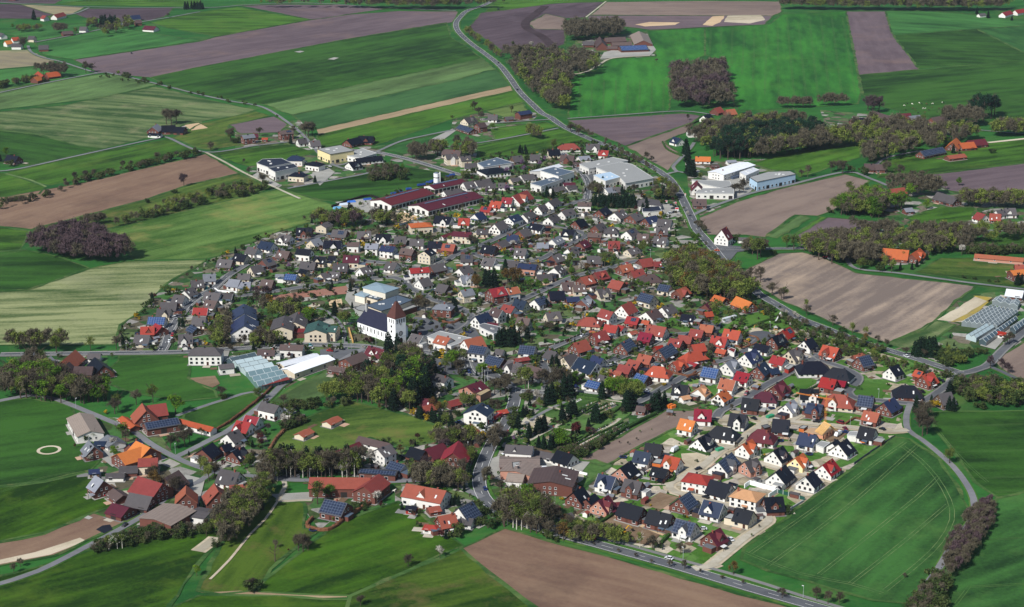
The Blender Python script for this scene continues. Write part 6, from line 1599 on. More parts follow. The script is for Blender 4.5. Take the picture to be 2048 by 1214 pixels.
# ------------------------------------------------------------------ vehicles
def carmesh(L=4.3, W=1.75, hb=.78, hc=1.42, c0=.22, c1=.86, hood=.06):
    mb = MB(); x0, x1, y = -L / 2, L / 2, W / 2
    prof = [(x0, .28), (x1, .28), (x1, hb * .8), (x1 - L * .06, hb), (x0 + L * c0 * .9, hb + .08), (x0 + .1, hb), (x0, hb * .75)]
    n = len(prof)
    prof = [(x0, .28), (x1, .28), (x1, hb * .85), (x1 - .15, hb), (x0 + .15, hb * .95), (x0, hb * .7)]
    n = len(prof)
    vs = [(a, -y * (.96 if b < .5 else 1), b) for a, b in prof] + [(a, y * (.96 if b < .5 else 1), b) for a, b in prof]
    mb.add(vs, [tuple(range(n)), tuple(range(2 * n - 1, n - 1, -1))] + [(k, n + k, n + (k + 1) % n, (k + 1) % n) for k in range(n)])
    cab = MB(); a, b_ = x0 + L * c0, x0 + L * c1; yt = y * .8
    vs = [(a, -y * .97, hb - .02), (b_, -y * .97, hb - .02), (b_, y * .97, hb - .02), (a, y * .97, hb - .02), (a + L * .13, -yt, hc), (b_ - L * .08, -yt, hc), (b_ - L * .08, yt, hc), (a + L * .13, yt, hc)]
    cab.add(vs, [(0, 1, 5, 4), (1, 2, 6, 5), (2, 3, 7, 6), (3, 0, 4, 7), (4, 5, 6, 7)])
    rf = MB(); rf.box(a + L * .13, -yt, hc - .01, b_ - L * .08, yt, hc + .04)
    return mb, cab, rf
WHL = MB()
n = 10
WHL.add([(.32 * math.cos(2 * math.pi * k / n), s, .32 * math.sin(2 * math.pi * k / n)) for s in (-.11, .11) for k in range(n)], [(k, (k + 1) % n, n + (k + 1) % n, n + k) for k in range(n)] + [tuple(range(n))[::-1], tuple(range(n, 2 * n))])
WHLd = WHL.data('wheel', [plain('tyre', '17171a', .9)])
CARC = {'k': ('black', '15161a'), 'w': ('white', 'd8dadb'), 'b': ('blue', '1d2f66'), 'r': ('red', 'b01c22'), 'R': ('dark red', '7c1c26'), 'o': ('orange', 'c8562c'), 'y': ('yellow', 'cfa12c'), 'T': ('turquoise', '2a8f93')}
CM = {}
for k, (nm, hx) in CARC.items():
    pm = plain('paint_' + nm.replace(' ', '_'), hx, .25, .6, .04)
    for ty, a in (('c', ()), ('v', (4.9, 1.9, 1.05, 1.95, .12, .98)), ('t', (6.0, 2.1, 1.2, 2.4, .03, 1.0))):
        q = carmesh(*a); CM[k, ty] = (q[0].data('car_body', [pm]), q[1].data('car_glass', [GLASS if ty != 't' else pm]), q[2].data('car_roof', [pm]), a[0] if a else 4.3, a[1] if a else 1.75)
seenc = []
for e, tp in tiles(CARS):
    x, y, dx, dy, ck, ty = e.split()
    u, v = tp(float(x), float(y)); p = up(u, v)
    q = up(u + float(dx) * .4, v + float(dy) * .4); rz = math.atan2(q.y - p.y, q.x - p.x)
    if any((p.x - s[0]) ** 2 + (p.y - s[1]) ** 2 < 6 for s in seenc): continue
    seenc.append((p.x, p.y))
    bd, gl, rf, L, W = CM[ck, ty]
    nm = {'c': 'car', 'v': 'van', 't': 'caravan'}[ty]
    r = thing(nm, None, nm, (p.x, p.y, .62), rz, 'vehicles in the village')
    want(r, '%s %s by the %s' % (CARC[ck][0], nm, anchor(u, v)), u)
    obj('body', bd, r); obj('window', gl, r, (0, 0, 0)); obj('roof', rf, r)
    for sx in (-.31, .31):
        for sy in (-1, 1): obj('wheel', WHLd, r, (sx * L, sy * (W / 2 - .06), .32))
# fire engines
for i, (x, y, hx, hy) in enumerate(((976, 848, 8, -10), (995, 839, 12, -7))):
    p = up(x, y); q = up(x + hx * .5, y + hy * .5); rz = math.atan2(q.y - p.y, q.x - p.x)
    r = thing('fire_engine', ('red fire engine nearest the fire station doors', 'red fire engine standing out on the forecourt')[i], 'fire engine', (p.x, p.y, .62), rz, 'fire engines')
    pr = plain('paint_fire_red', 'b3161f', .3, .5, .03)
    mb = MB(); mb.box(-3.6, -1.2, .6, 1.4, 1.2, 3.0); obj('body', mb.data('body', [pr]), r)
    mb = MB(); mb.box(1.55, -1.2, .5, 3.5, 1.2, 2.7); obj('cab', mb.data('cab', [pr]), r)
    mb = MB(); mb.box(2.6, -1.23, 1.6, 3.54, 1.23, 2.4); obj('window', mb.data('window', [GLASS]), r)
    mb = MB(); mb.box(-3.3, -1.24, 1.0, 1.1, 1.24, 1.35); obj('white_stripe', mb.data('white_stripe', [FRAME]), r)
    mb = MB(); mb.bar((-3.4, -.35, 3.2), (1.8, -.35, 3.2), .06); mb.bar((-3.4, .35, 3.2), (1.8, .35, 3.2), .06)
    for j in range(12): mb.bar((-3.3 + j * .45, -.35, 3.2), (-3.3 + j * .45, .35, 3.2), .04)
    obj('ladder', mb.data('ladder', [FRAME]), r)
    for sx in (-2.3, 2.4):
        for sy in (-1.1, 1.1): o = obj('wheel', WHLd, r, (sx, sy, .5)); o.scale = (1.6, 1.6, 1.6)
# blue trailers beside the maroon halls
BT = plain('tarpaulin_blue', '22407c', .5, .3, .15)
for x, y in ((190, 972), (255, 950), (345, 925), (460, 885), (490, 880), (550, 858), (590, 845), (745, 800), (790, 782), (665, 830)):
    u, v = 750 + x / 5.12, 200 + y / 5.12; p = up(u, v); rz = .5
    r = thing('covered_trailer', None, 'trailer', (p.x, p.y, .3), rz, 'blue covered trailers behind the maroon halls')
    want(r, 'blue covered trailer parked behind the maroon halls', u)
    mb = MB(); mb.box(-2.6, -1.1, .5, 2.6, 1.1, .75); obj('chassis', mb.data('chassis', [DARKF]), r)
    mb = MB(); mb.add([(-2.6, -1.1, .75), (2.6, -1.1, .75), (2.6, 1.1, .75), (-2.6, 1.1, .75), (-2.4, -.5, 2.2), (2.4, -.5, 2.2), (2.4, .5, 2.2), (-2.4, .5, 2.2)], [(0, 1, 5, 4), (1, 2, 6, 5), (2, 3, 7, 6), (3, 0, 4, 7), (4, 5, 6, 7)]); obj('tarpaulin', mb.data('tarpaulin', [BT]), r)
    for sy in (-1.1, 1.1): obj('wheel', WHLd, r, (0, sy, .32))
for (x, y, nm, hx, lab) in ((675, 417, 'tarpaulin_pile', '6aa4cc', 'pale blue covered pile on the gravel by the maroon halls'), (687, 410, 'tarpaulin_pile', 'bcc8d6', 'white and blue covered pile on the gravel yard'), (703, 405, 'tarpaulin_pile', '3464b0', 'blue covered pile by the dark hedge'), (735, 400, 'tarpaulin_pile', '23458c', 'dark blue covered pile by the yard hedge')):
    r = thing(nm, lab, 'covered pile', up(x, y), .3)
    mb = MB(); mb.add([(-4, -2, -.3), (4, -2, -.3), (4, 2, -.3), (-4, 2, -.3), (-3, -1, 1.7), (3, -1.2, 1.9), (3, 1, 1.8), (-3, 1, 1.6)], [(0, 1, 5, 4), (1, 2, 6, 5), (2, 3, 7, 6), (3, 0, 4, 7), (4, 5, 6, 7)]); obj('cover', mb.data('cover', [plain('cover_' + hx, hx, .6)]), r)
# containers and machines
for (x, y, hx, nm, lab, L) in ((1340, 815, 'd2702a', 'waste_container', 'orange waste container at the end of the brown strip field', 4.5), (1439, 902, '3b8f6a', 'waste_container', 'green skip container on the gravel junction', 5), (1345, 816, 'd2702a', 'waste_container', 'second orange waste container beside the brown strip field', 4),
        (1459, 641, 'c9cdd0', 'site_trailer', 'long white site trailer below the wood side farm', 12), (1064, 975, '3c9a86', 'delivery_truck', 'small teal truck in front of the factory halls', 6), (1540, 836, '2f8a62', 'delivery_truck', 'small green truck by the new estate junction', 5.5), (1474, 357, '4a5568', 'delivery_truck', 'long grey truck at the white roadside works', 14)):
    r = thing(nm, lab, nm.replace('_', ' '), up(x, y), .7)
    m_ = plain('paint_' + hx, hx, .5, .3, .05); h_ = 1.9 if L < 6 else 2.8
    mb = MB(); mb.add([(-L / 2 + .3, -1.1, 0), (L / 2 - .3, -1.1, 0), (L / 2 - .3, 1.1, 0), (-L / 2 + .3, 1.1, 0), (-L / 2, -1.2, h_), (L / 2, -1.2, h_), (L / 2, 1.2, h_), (-L / 2, 1.2, h_)], [(0, 1, 5, 4), (1, 2, 6, 5), (2, 3, 7, 6), (3, 0, 4, 7), (4, 5, 6, 7)]); obj('body', mb.data('body', [m_]), r)
    mb = MB()
    for k in range(int(L)): mb.box(-L / 2 + .4 + k, -1.24, .3, -L / 2 + .5 + k, 1.24, h_ - .1)
    obj('rib', mb.data('rib', [m_]), r)
    if 'container' not in nm:
        for sx in (-.3, .3):
            for sy in (-1, 1): obj('wheel', WHLd, r, (sx * L, sy * 1.1, .3))
YEL = plain('machine_yellow', 'd2a02a', .5, .4, .05)
r = thing('excavator', 'yellow excavator standing on the dug brown plot', 'excavator', up(1245, 1068), .4)
for sy in (-1, 1):
    mb = MB(); mb.box(-1.8, sy * 1.1 - .3, -.1, 1.8, sy * 1.1 + .3, .8); obj('track', mb.data('track', [DARKF]), r)
mb = MB(); mb.box(-1.8, -1.2, .9, 1.4, 1.2, 2.0); obj('body', mb.data('body', [YEL]), r)
mb = MB(); mb.box(-.2, -1.1, 2.0, 1.3, -.1, 3.0); obj('cab', mb.data('cab', [GLASS]), r)
mb = MB(); mb.bar((1.2, .4, 1.6), (3.6, .4, 4.0), .25); mb.bar((3.6, .4, 4.0), (5.6, .4, 2.0), .2); obj('arm', mb.data('arm', [YEL]), r)
mb = MB(); mb.box(5.2, -.1, .9, 6.2, .9, 1.9); obj('bucket', mb.data('bucket', [DARKF]), r)
r = thing('tractor', 'red tractor at the edge of the large tan field', 'tractor', up(1650, 516.5), .1)
mb = MB(); mb.box(-.2, -.5, .8, 2.2, .5, 1.7); mb.box(-1.4, -.8, .8, -.2, .8, 1.5); obj('body', mb.data('body', [RED]), r)
mb = MB(); mb.box(-1.3, -.7, 1.5, -.1, .7, 2.7); obj('cab', mb.data('cab', [GLASS]), r)
for sx, sy, s_ in ((-.9, -.95, 2.6), (-.9, .95, 2.6), (1.7, -.8, 1.6), (1.7, .8, 1.6)):
    o = obj('wheel', WHLd, r, (sx, sy, .32 * s_ - .2)); o.scale = (s_, s_, s_)
r = thing('seed_drill', 'pale seed drill hitched behind the red tractor', 'seed drill', up(1658.5, 519), .1)
mb = MB(); mb.box(-1.2, -1.6, .7, 1.2, 1.6, 1.7); obj('hopper', mb.data('hopper', [FRAME]), r)
for sy in (-1.4, 1.4): obj('wheel', WHLd, r, (0, sy, .32))
# playground
WY = plain('play_wood', 'c29a5a', .8)
p = up(1514, 658); r = thing('swing_frame', 'pale wooden swing frame on the playground lawn', 'swing', p, .2)
for sx in (-2.2, 2.2):
    for sy in (-1, 1):
        mb = MB(); mb.bar((sx, sy * 1.1, -.3), (sx * .9, 0, 2.8), .12); obj('leg', mb.data('leg', [WY]), r)
mb = MB(); mb.bar((-2.2, 0, 2.8), (2.2, 0, 2.8), .12); obj('beam', mb.data('beam', [WY]), r)
for sx in (-.9, .9):
    mb = MB(); mb.bar((sx - .25, 0, .5), (sx - .25, 0, 2.8), .03); mb.bar((sx + .25, 0, .5), (sx + .25, 0, 2.8), .03); mb.box(sx - .3, -.12, .42, sx + .3, .12, .5); obj('swing_seat', mb.data('swing_seat', [DARKF]), r)
p = up(1551, 662); r = thing('climbing_tower', 'small grey climbing tower on a sand patch by the playground', 'climbing tower', p)
for sx in (-1, 1):
    for sy in (-1, 1):
        mb = MB(); mb.bar((sx, sy, -.3), (sx, sy, 2.6), .1); obj('post', mb.data('post', [WY]), r)
mb = MB(); mb.add([(-1.4, -1.4, 2.6), (1.4, -1.4, 2.6), (1.4, 1.4, 2.6), (-1.4, 1.4, 2.6), (0, 0, 4)], [(0, 1, 4), (1, 2, 4), (2, 3, 4), (3, 0, 4), (3, 2, 1, 0)]); obj('roof', mb.data('roof', [WM('l')]), r)
mb = MB(); mb.box(-1.1, -1.1, 1.2, 1.1, 1.1, 1.35); obj('deck', mb.data('deck', [WY]), r)
s0, s1 = up(1561, 634), up(1550, 646); r = thing('slide', 'long pale slide on the playground bank', 'slide', (s1.x, s1.y, .3))
dv = s0 - s1; mb = MB()
for sy in (-.35, .35): mb.bar((sy, 0, .3), (dv.x + sy, dv.y, 3.2), .12)
mb.add([(-.35, 0, .25), (.35, 0, .25), (dv.x + .35, dv.y, 3.15), (dv.x - .35, dv.y, 3.15)], [(0, 1, 2, 3)]); obj('chute', mb.data('chute', [FRAME]), r)
mb = MB(); mb.bar((dv.x, dv.y, -.3), (dv.x, dv.y, 3.2), .12); obj('support', mb.data('support', [DARKF]), r)
for i, (x, y, rr_) in enumerate(((1506, 664, 3.2), (1551, 663, 4.6), (1514, 660, 4.0), (628, 612, 4.4))):
    c = up(x, y); mb = MB(); mb.add([(c.x + rr_ * math.cos(k * .5236) * (1 + .15 * math.sin(k * 3)), c.y + rr_ * math.sin(k * .5236), .50 + .004 * i) for k in range(12)], [tuple(range(12))]); obj('pavement', mb.data('pavement', [GR['sand']]), kind='structure')
# trampolines
TM = MB(); TM.cyl(0, 0, .78, .84, 1.8, n=20); TMd = TM.data('mat', [plain('mat_black', '14151a', .7)])
TR = MB(); n = 20
TR.add([(r_ * math.cos(2 * math.pi * k / n), r_ * math.sin(2 * math.pi * k / n), zz) for r_, zz in ((1.8, .88), (2.15, .88)) for k in range(n)], [(k, n + k, n + (k + 1) % n, (k + 1) % n) for k in range(n)]); TRd = TR.data('edge_pad', [plain('pad_blue', '1d3f7c', .6)])
TL = MB(); TL.cyl(0, 0, -.3, 2.6, .05, n=5); TLd = TL.data('leg', [DARKF])
TN = MB(); TN.add([(2.0 * math.cos(2 * math.pi * k / n), 2.0 * math.sin(2 * math.pi * k / n), zz) for zz in (2.35, 2.5) for k in range(n)], [(k, (k + 1) % n, n + (k + 1) % n, n + k) for k in range(n)]); TNd = TN.data('net_hoop', [DARKF])
for x, y in ((1198, 1041), (1440, 946), (1560, 883), (1618, 910), (1543, 818), (1246, 916), (1636, 841), (626, 1062)):
    r = thing('trampoline', None, 'trampoline', up(x, y), 0, 'garden trampolines'); want(r, 'round garden trampoline near the %s' % anchor(x, y), x)
    obj('mat', TMd, r); obj('edge_pad', TRd, r); obj('net_hoop', TNd, r)
    for k in range(5): obj('leg', TLd, r, (2 * math.cos(k * 1.256), 2 * math.sin(k * 1.256), 0))
# parasols and small canopies
for (x, y, hx, lab) in ((1479, 926 + 5, 'd0552a', None), (1726, 890, 'd2702a', 'orange beach tent on the lawn behind the dark roofed house'), (1614, 936, 'd0552a', 'orange garden parasol by the yellow house')):
    if lab is None: continue
    r = thing('parasol', lab, 'parasol', up(x, y)); mb = MB(); mb.bar((0, 0, -.3), (0, 0, 2.4), .05); obj('pole', mb.data('pole', [FRAME]), r)
    mb = MB(); n = 8; mb.add([(1.8 * math.cos(2 * math.pi * k / n), 1.8 * math.sin(2 * math.pi * k / n), 2.0) for k in range(n)] + [(0, 0, 2.6)], [(k, (k + 1) % n, n) for k in range(n)]); obj('canopy', mb.data('canopy', [plain('canopy_' + hx, hx)]), r)
# ------------------------------------------------------------------ walls and fences
def linewall(nm, cat, label, poly, hgt, th, mat, posts=None, capm=None):
    P = [up(*p) for p in poly]; c = P[0]
    r = thing(nm, label, cat, (c.x, c.y, .3))
    mb = MB()
    for i in range(len(P) - 1):
        a, b_ = P[i] - c, P[i + 1] - c; d = (b_ - a).normalized(); nn = Vector((-d.y, d.x, 0)) * th / 2
        a2 = a - d * (th / 2 if i else 0)
        mb.prism([(a2.x + nn.x, a2.y + nn.y), (a2.x - nn.x, a2.y - nn.y), (b_.x - nn.x, b_.y - nn.y), (b_.x + nn.x, b_.y + nn.y)], -.3, hgt)
    obj('panel' if posts else 'wall', mb.data('panel', [mat]), r)
    if posts:
        pm = MB(); pm.box(-.14, -.14, -.3, .14, .14, hgt + .3); pd = pm.data('post', [capm or FRAME]); k_ = 0
        for i in range(len(P) - 1):
            a, b_ = P[i] - c, P[i + 1] - c; n = max(1, int((b_ - a).length / posts))
            for j in range(n):
                q = a.lerp(b_, j / n); obj('post', pd, r, (q.x, q.y, 0)); k_ += 1
Mx = lambda L: px(1360, 920, 6.82, L)
linewall('garden_wall', 'garden wall', 'high white garden wall round the lawn of the tan villa', Mx([(880, 385), (950, 335), (1330, 440), (1210, 520)]), 2.2, .4, WH)
linewall('screen_fence', 'fence', 'dark green screen fence beside the white garden wall', Mx([(1332, 448), (1700, 552)]), 1.7, .1, plain('screen_green', '1f4a3e'), 3)
linewall('garden_wall', 'garden wall', 'low pale wall stub at the lower edge of the green field', Mx([(1490, 690), (1680, 575)]), 1.0, .5, WM('l'))
linewall('board_fence', 'fence', 'grey board fence with posts along the lane above the red roofs', px(1080, 520, 6.82, [(0, 1190), (200, 1165), (400, 1095), (600, 1010), (880, 912)]), 1.2, .1, plain('fence_brown', '4a4034'), 4, WM('l'))
linewall('edge_fence', 'fence', 'thin metal fence between the estate and the green field', px(1500, 810, 6.82, [(1420, 815), (1640, 660)]), 1.2, .08, plain('mesh_grey', '50555a'), 6, plain('mesh_grey', '50555a'))
linewall('edge_fence', 'fence', 'pale edging fence from the last dark roofed house down the field edge', px(1500, 810, 6.82, [(1640, 650), (1980, 430)]), .8, .1, plain('mesh_grey', '50555a'), 6, plain('mesh_grey', '50555a'))
linewall('garden_wall', 'garden wall', 'white boundary wall beside the gravel yard of the factory', px(1110, 900, 6.82, [(190, 270), (300, 320), (440, 355)]), 1.4, .35, WH)
linewall('horse_fence', 'fence', 'white post fence around the sand riding ground', px(560, 400, 6.82, [(1610, 360), (1960, 240), (1690, 170)]), 1.2, .06, FRAME, 4)
linewall('garden_wall', 'garden wall', 'pale retaining wall by the cemetery top path', px(1100, 670, 6.82, [(330, 772), (660, 812)]), 1.0, .5, WM('l'))
linewall('garden_wall', 'garden wall', 'curved white garden wall beside the western street', px(250, 430, 5.851, [(1050, 870), (1090, 900), (1200, 908), (1360, 918)]), 1.1, .35, WH)
linewall('timber_wall', 'timber stack', 'long timber stack on dug ground beside the church', px(560, 550, 6.82, [(940, 745), (995, 930)]), 1.2, .7, plain('play_wood', 'c29a5a'))
# gravestones
GS = MB(); GS.box(-.4, -.12, -.2, .4, .12, .95); GS.box(-.5, -.9, -.2, .5, -.12, .12); GSd = [GS.data('gravestone', [plain('stone_' + h_, h_, .5, .4, .2)]) for h_ in ('c9c6c0', '77767a', '3a3a40', 'a88f7c')]
cnt = 0
for poly, n in (("1156 820 1196 800 1232 803 1230 815 1180 832 1165 828", 70), ("1128 898 1150 912 1160 914 1258 862 1258 836 1215 848 1180 870", 120), ("1026 872 1046 885 1070 872 1055 850 1045 852", 36), ("1085 878 1100 888 1112 876 1106 862", 24), ("1128 795 1160 792 1168 802 1140 812", 20)):
    W = [tuple(up(*p)[:2]) for p in pts(poly)]
    x0, x1 = min(p[0] for p in W), max(p[0] for p in W); y0, y1 = min(p[1] for p in W), max(p[1] for p in W)
    dirv = Vector((.62, .78)); k = 0
    for _ in range(3000):
        if k >= n: break
        x, y = rng.uniform(x0, x1), rng.uniform(y0, y1)
        t_ = round((x * .78 - y * .62) / 3.2) * 3.2; s_ = round((x * .62 + y * .78) / 1.7) * 1.7
        x, y = t_ * .78 + s_ * .62, -t_ * .62 + s_ * .78
        if not inside((x, y), W): continue
        key = (round(t_ / 3.2), round(s_ / 1.7))
        if key in seenc: continue
        seenc.append(key)
        obj('gravestone', GSd[int(rng.integers(4))], None, (x, y, .3), .9 + rng.normal(0, .1), 'small headstone in the rows of planted graves in the cemetery', 'gravestone', 'gravestones in the cemetery'); k += 1
# ------------------------------------------------------------------ animals and a person
def skinned(name, verts, edges, rad, mat):
    me = bpy.data.meshes.new(name); me.from_pydata(verts, edges, []); o = bpy.data.objects.new(name, me); COL.objects.link(o)
    sk = o.modifiers.new('s', 'SKIN'); sb = o.modifiers.new('b', 'SUBSURF'); sb.levels = 1
    for i, r_ in enumerate(rad): me.skin_vertices[0].data[i].radius = (r_, r_)
    me.skin_vertices[0].data[0].use_root = True
    dg = bpy.context.evaluated_depsgraph_get(); out = bpy.data.meshes.new_from_object(o.evaluated_get(dg))
    bpy.data.objects.remove(o); out.name = name; out.materials.clear(); out.materials.append(mat); return out
def quadruped(name, mat, s=1.0, neck=.25, headup=True):
    v = [(0, 0, 1.05), (.65, 0, 1.08), (-.75, 0, 1.1), (1.05, 0, 1.3 + neck if headup else .8), (1.3, 0, 1.4 + neck if headup else .35), (1.6, 0, 1.25 + neck if headup else .12),
         (.6, .22, .6), (.6, .22, .05), (.6, -.22, .6), (.6, -.22, .05), (-.7, .22, .7), (-.82, .22, .4), (-.75, .22, .05), (-.7, -.22, .7), (-.82, -.22, .4), (-.75, -.22, .05), (-1.0, 0, 1.1), (-1.08, 0, .6)]
    e = [(0, 1), (0, 2), (1, 3), (3, 4), (4, 5), (1, 6), (6, 7), (1, 8), (8, 9), (2, 10), (10, 11), (11, 12), (2, 13), (13, 14), (14, 15), (2, 16), (16, 17)]
    r_ = [.38, .34, .33, .18, .16, .1, .12, .07, .12, .07, .16, .08, .07, .16, .08, .07, .05, .04]
    return skinned(name, [tuple(c * s for c in p) for p in v], e, [q * s for q in r_], mat)
COWS = [quadruped('cow', plain('cow_' + a, h_, .9), 1.0, -.1, up_) for a, h_, up_ in (('white', 'cfcabd', False), ('black', '201c1c', False), ('brown', '5a3a28', True))]
for i, (x, y) in enumerate(((1290, 672), (1310, 660), (1345, 690), (1385, 655), (1400, 662), (1432, 662), (1425, 690), (1445, 700), (1465, 685), (1470, 660), (1497, 712), (1420, 716), (1530, 652), (1380, 718), (1360, 700), (1410, 690), (1540, 655), (1510, 690), (1340, 662), (1300, 700))):
    u, v = 1400 + x / 3.16, y / 3.16; k = i % 3
    r = obj('cow', COWS[k], None, (*up(u, v)[:2], .3), i * 1.7, None, 'cow', 'cows on the far pasture')
    want(r, ('white', 'black', 'brown')[k] + ' cow grazing on the far right pasture', u)
HS = quadruped('horse', plain('horse_white', 'd6d0c4', .8), 1.05, .35, True)
obj('horse', HS, None, (*up(787, 986)[:2], .3), .3, 'white horse standing in the meadow beside the long brick barn', 'horse')
PV = [(0, 0, .95), (0, 0, 1.2), (0, 0, 1.42), (0, 0, 1.55), (0, .01, 1.68), (.2, 0, 1.4), (.27, 0, 1.12), (.26, .1, .86), (-.2, 0, 1.4), (-.27, 0, 1.12), (-.26, .1, .86), (.1, 0, .88), (.11, .02, .48), (.11, 0, .06), (-.1, 0, .88), (-.11, .1, .48), (-.11, 0, .06)]
PE = [(0, 1), (1, 2), (2, 3), (3, 4), (2, 5), (5, 6), (6, 7), (2, 8), (8, 9), (9, 10), (0, 11), (11, 12), (12, 13), (0, 14), (14, 15), (15, 16)]
PR = [.14, .15, .15, .06, .11, .07, .05, .04, .07, .05, .04, .1, .07, .05, .1, .07, .05]
pm = skinned('person', PV, PE, PR, plain('skin', 'b98a6c', .7))
def person(x, y, shirt, label):
    r = obj('person', pm, None, (*up(x, y)[:2], .5), 0, label, 'person')
    mb = MB(); mb.cyl(0, 0, .9, 1.5, .2, .19, 10); mb.bar((.19, 0, 1.44), (.29, .03, 1.0), .085, 6); mb.bar((-.19, 0, 1.44), (-.29, .03, 1.0), .085, 6); obj('jacket', mb.data('jacket', [plain('cloth_' + shirt, shirt)]), r)
    mb = MB(); mb.bar((.1, 0, .95), (.11, 0, .1), .12, 8, r1=.08); mb.bar((-.1, 0, .95), (-.11, 0, .1), .12, 8, r1=.08); obj('trousers', mb.data('trousers', [DARKF]), r)
    mb = MB(); mb.cyl(0, .01, 1.66, 1.82, .125, .07, 10); obj('hair', mb.data('hair', [DARKF]), r)
person(987, 849, 'b01c22', 'person in a red jacket between the two fire engines')
person(1016, 866, 'b01c22', 'person in red walking along the village street by the cemetery')
person(1107, 858, 'a02a30', 'person in dark red standing at the cemetery path crossing')
# ------------------------------------------------------------------ trees
def leafmat(name, hexes, rough=.9, patch=.35, trans=False):
    m, t = newmat(name)
    b = principled(t, rough, .15)
    geo = nd(t, 'ShaderNodeNewGeometry'); oi = nd(t, 'ShaderNodeObjectInfo')
    no = nd(t, 'ShaderNodeTexNoise'); no.inputs['Scale'].default_value = patch; no.inputs['Detail'].default_value = 3
    t.links.new(geo.outputs['Position'], no.inputs['Vector'])
    a = nd(t, 'ShaderNodeMath', operation='MULTIPLY_ADD'); t.links.new(geo.outputs['Random Per Island'], a.inputs[0]); a.inputs[1].default_value = .3; t.links.new(no.outputs[0], a.inputs[2])
    a2 = nd(t, 'ShaderNodeMath', operation='MULTIPLY_ADD'); t.links.new(oi.outputs['Random'], a2.inputs[0]); a2.inputs[1].default_value = .35; t.links.new(a.outputs[0], a2.inputs[2])
    mr = nd(t, 'ShaderNodeMapRange'); mr.inputs[1].default_value = .45; mr.inputs[2].default_value = 1.25; t.links.new(a2.outputs[0], mr.inputs[0])
    cr = nd(t, 'ShaderNodeValToRGB'); e = cr.color_ramp.elements
    for k, h_ in enumerate(hexes):
        q = e[k] if k < 2 else e.new(1)
        q.position = k / (len(hexes) - 1); q.color = lin(h_)
    t.links.new(mr.outputs[0], cr.inputs[0]); t.links.new(cr.outputs[0], b.inputs['Base Color'])
    return m
BARK = plain('bark', '4a4038', .95, .1, .15); BIRCH = plain('birch_bark', 'b9b3a8', .9, .1, .1)
TM_ = {'B': leafmat('twigs_brown', ['2e2b24', '494336', '696350']), 'P': leafmat('twigs_purple', ['2e2528', '47393c', '5e4d50']), 'G': leafmat('buds_olive', ['2c3a16', '526028', '7c843e']),
       'L': leafmat('leaves_fresh', ['26400f', '456518', '6e8a26']), 'C': leafmat('needles', ['0a1811', '112417', '1c351f']), 'N': leafmat('pine_needles', ['0c1c14', '15301f', '24442c']), 'K': leafmat('shrub_leaves', ['1e2e16', '36451f', '4f5230']),
       'W': leafmat('blossom_white', ['7d786c', 'a39d92', 'c4bfb6']), 'V': leafmat('blossom_purple', ['54405a', '735877', '8c7088']), 'R': leafmat('leaves_red', ['2b1013', '40191c', '562824']),
       'Y': leafmat('forsythia', ['6c5a10', '9a7f18', 'b89a2c']), 'O': leafmat('buds_amber', ['3c2f16', '56431f', '6e562a'])}
NAMES = {'B': ('bare_tree', 'bare brown tree', 'tree'), 'P': ('bare_tree', 'bare purplish tree', 'tree'), 'G': ('budding_tree', 'budding olive green tree', 'tree'), 'L': ('leafy_tree', 'fresh bright green tree', 'tree'), 'C': ('conifer', 'dark green conifer', 'conifer'),
         'N': ('pine', 'dark blue green pine', 'pine'), 'K': ('shrub', 'low dense shrub', 'shrub'), 'W': ('blossom_tree', 'white blossoming tree', 'tree'), 'V': ('blossom_tree', 'purple blossoming tree', 'tree'), 'R': ('red_leaved_tree', 'dark red leaved tree', 'tree'), 'Y': ('forsythia_bush', 'bright yellow bush', 'bush'),
         'S': ('birch', 'white stemmed birch', 'birch'), 'O': ('budding_tree', 'amber budding tree', 'tree'), 'D': ('dead_tree', 'dead bare trunk', 'tree')}
def cards(P, size, elong, r, up_bias=0.0):
    """n small quads at P with random orientation -> verts, quads"""
    n = len(P)
    a = r.normal(size=(n, 3)); a[:, 2] += up_bias; a /= np.linalg.norm(a, axis=1)[:, None]
    b_ = r.normal(size=(n, 3)); b_ -= a * (a * b_).sum(1)[:, None]; b_ /= np.linalg.norm(b_, axis=1)[:, None]
    s = size * r.uniform(.6, 1.4, (n, 1))
    a = a * s * elong; b_ = b_ * s
    V = np.stack([P - a - b_, P + a - b_ * .6, P + a * .9 + b_, P - a * .8 + b_], 1).reshape(-1, 3)
    return V, np.arange(4 * n).reshape(n, 4)
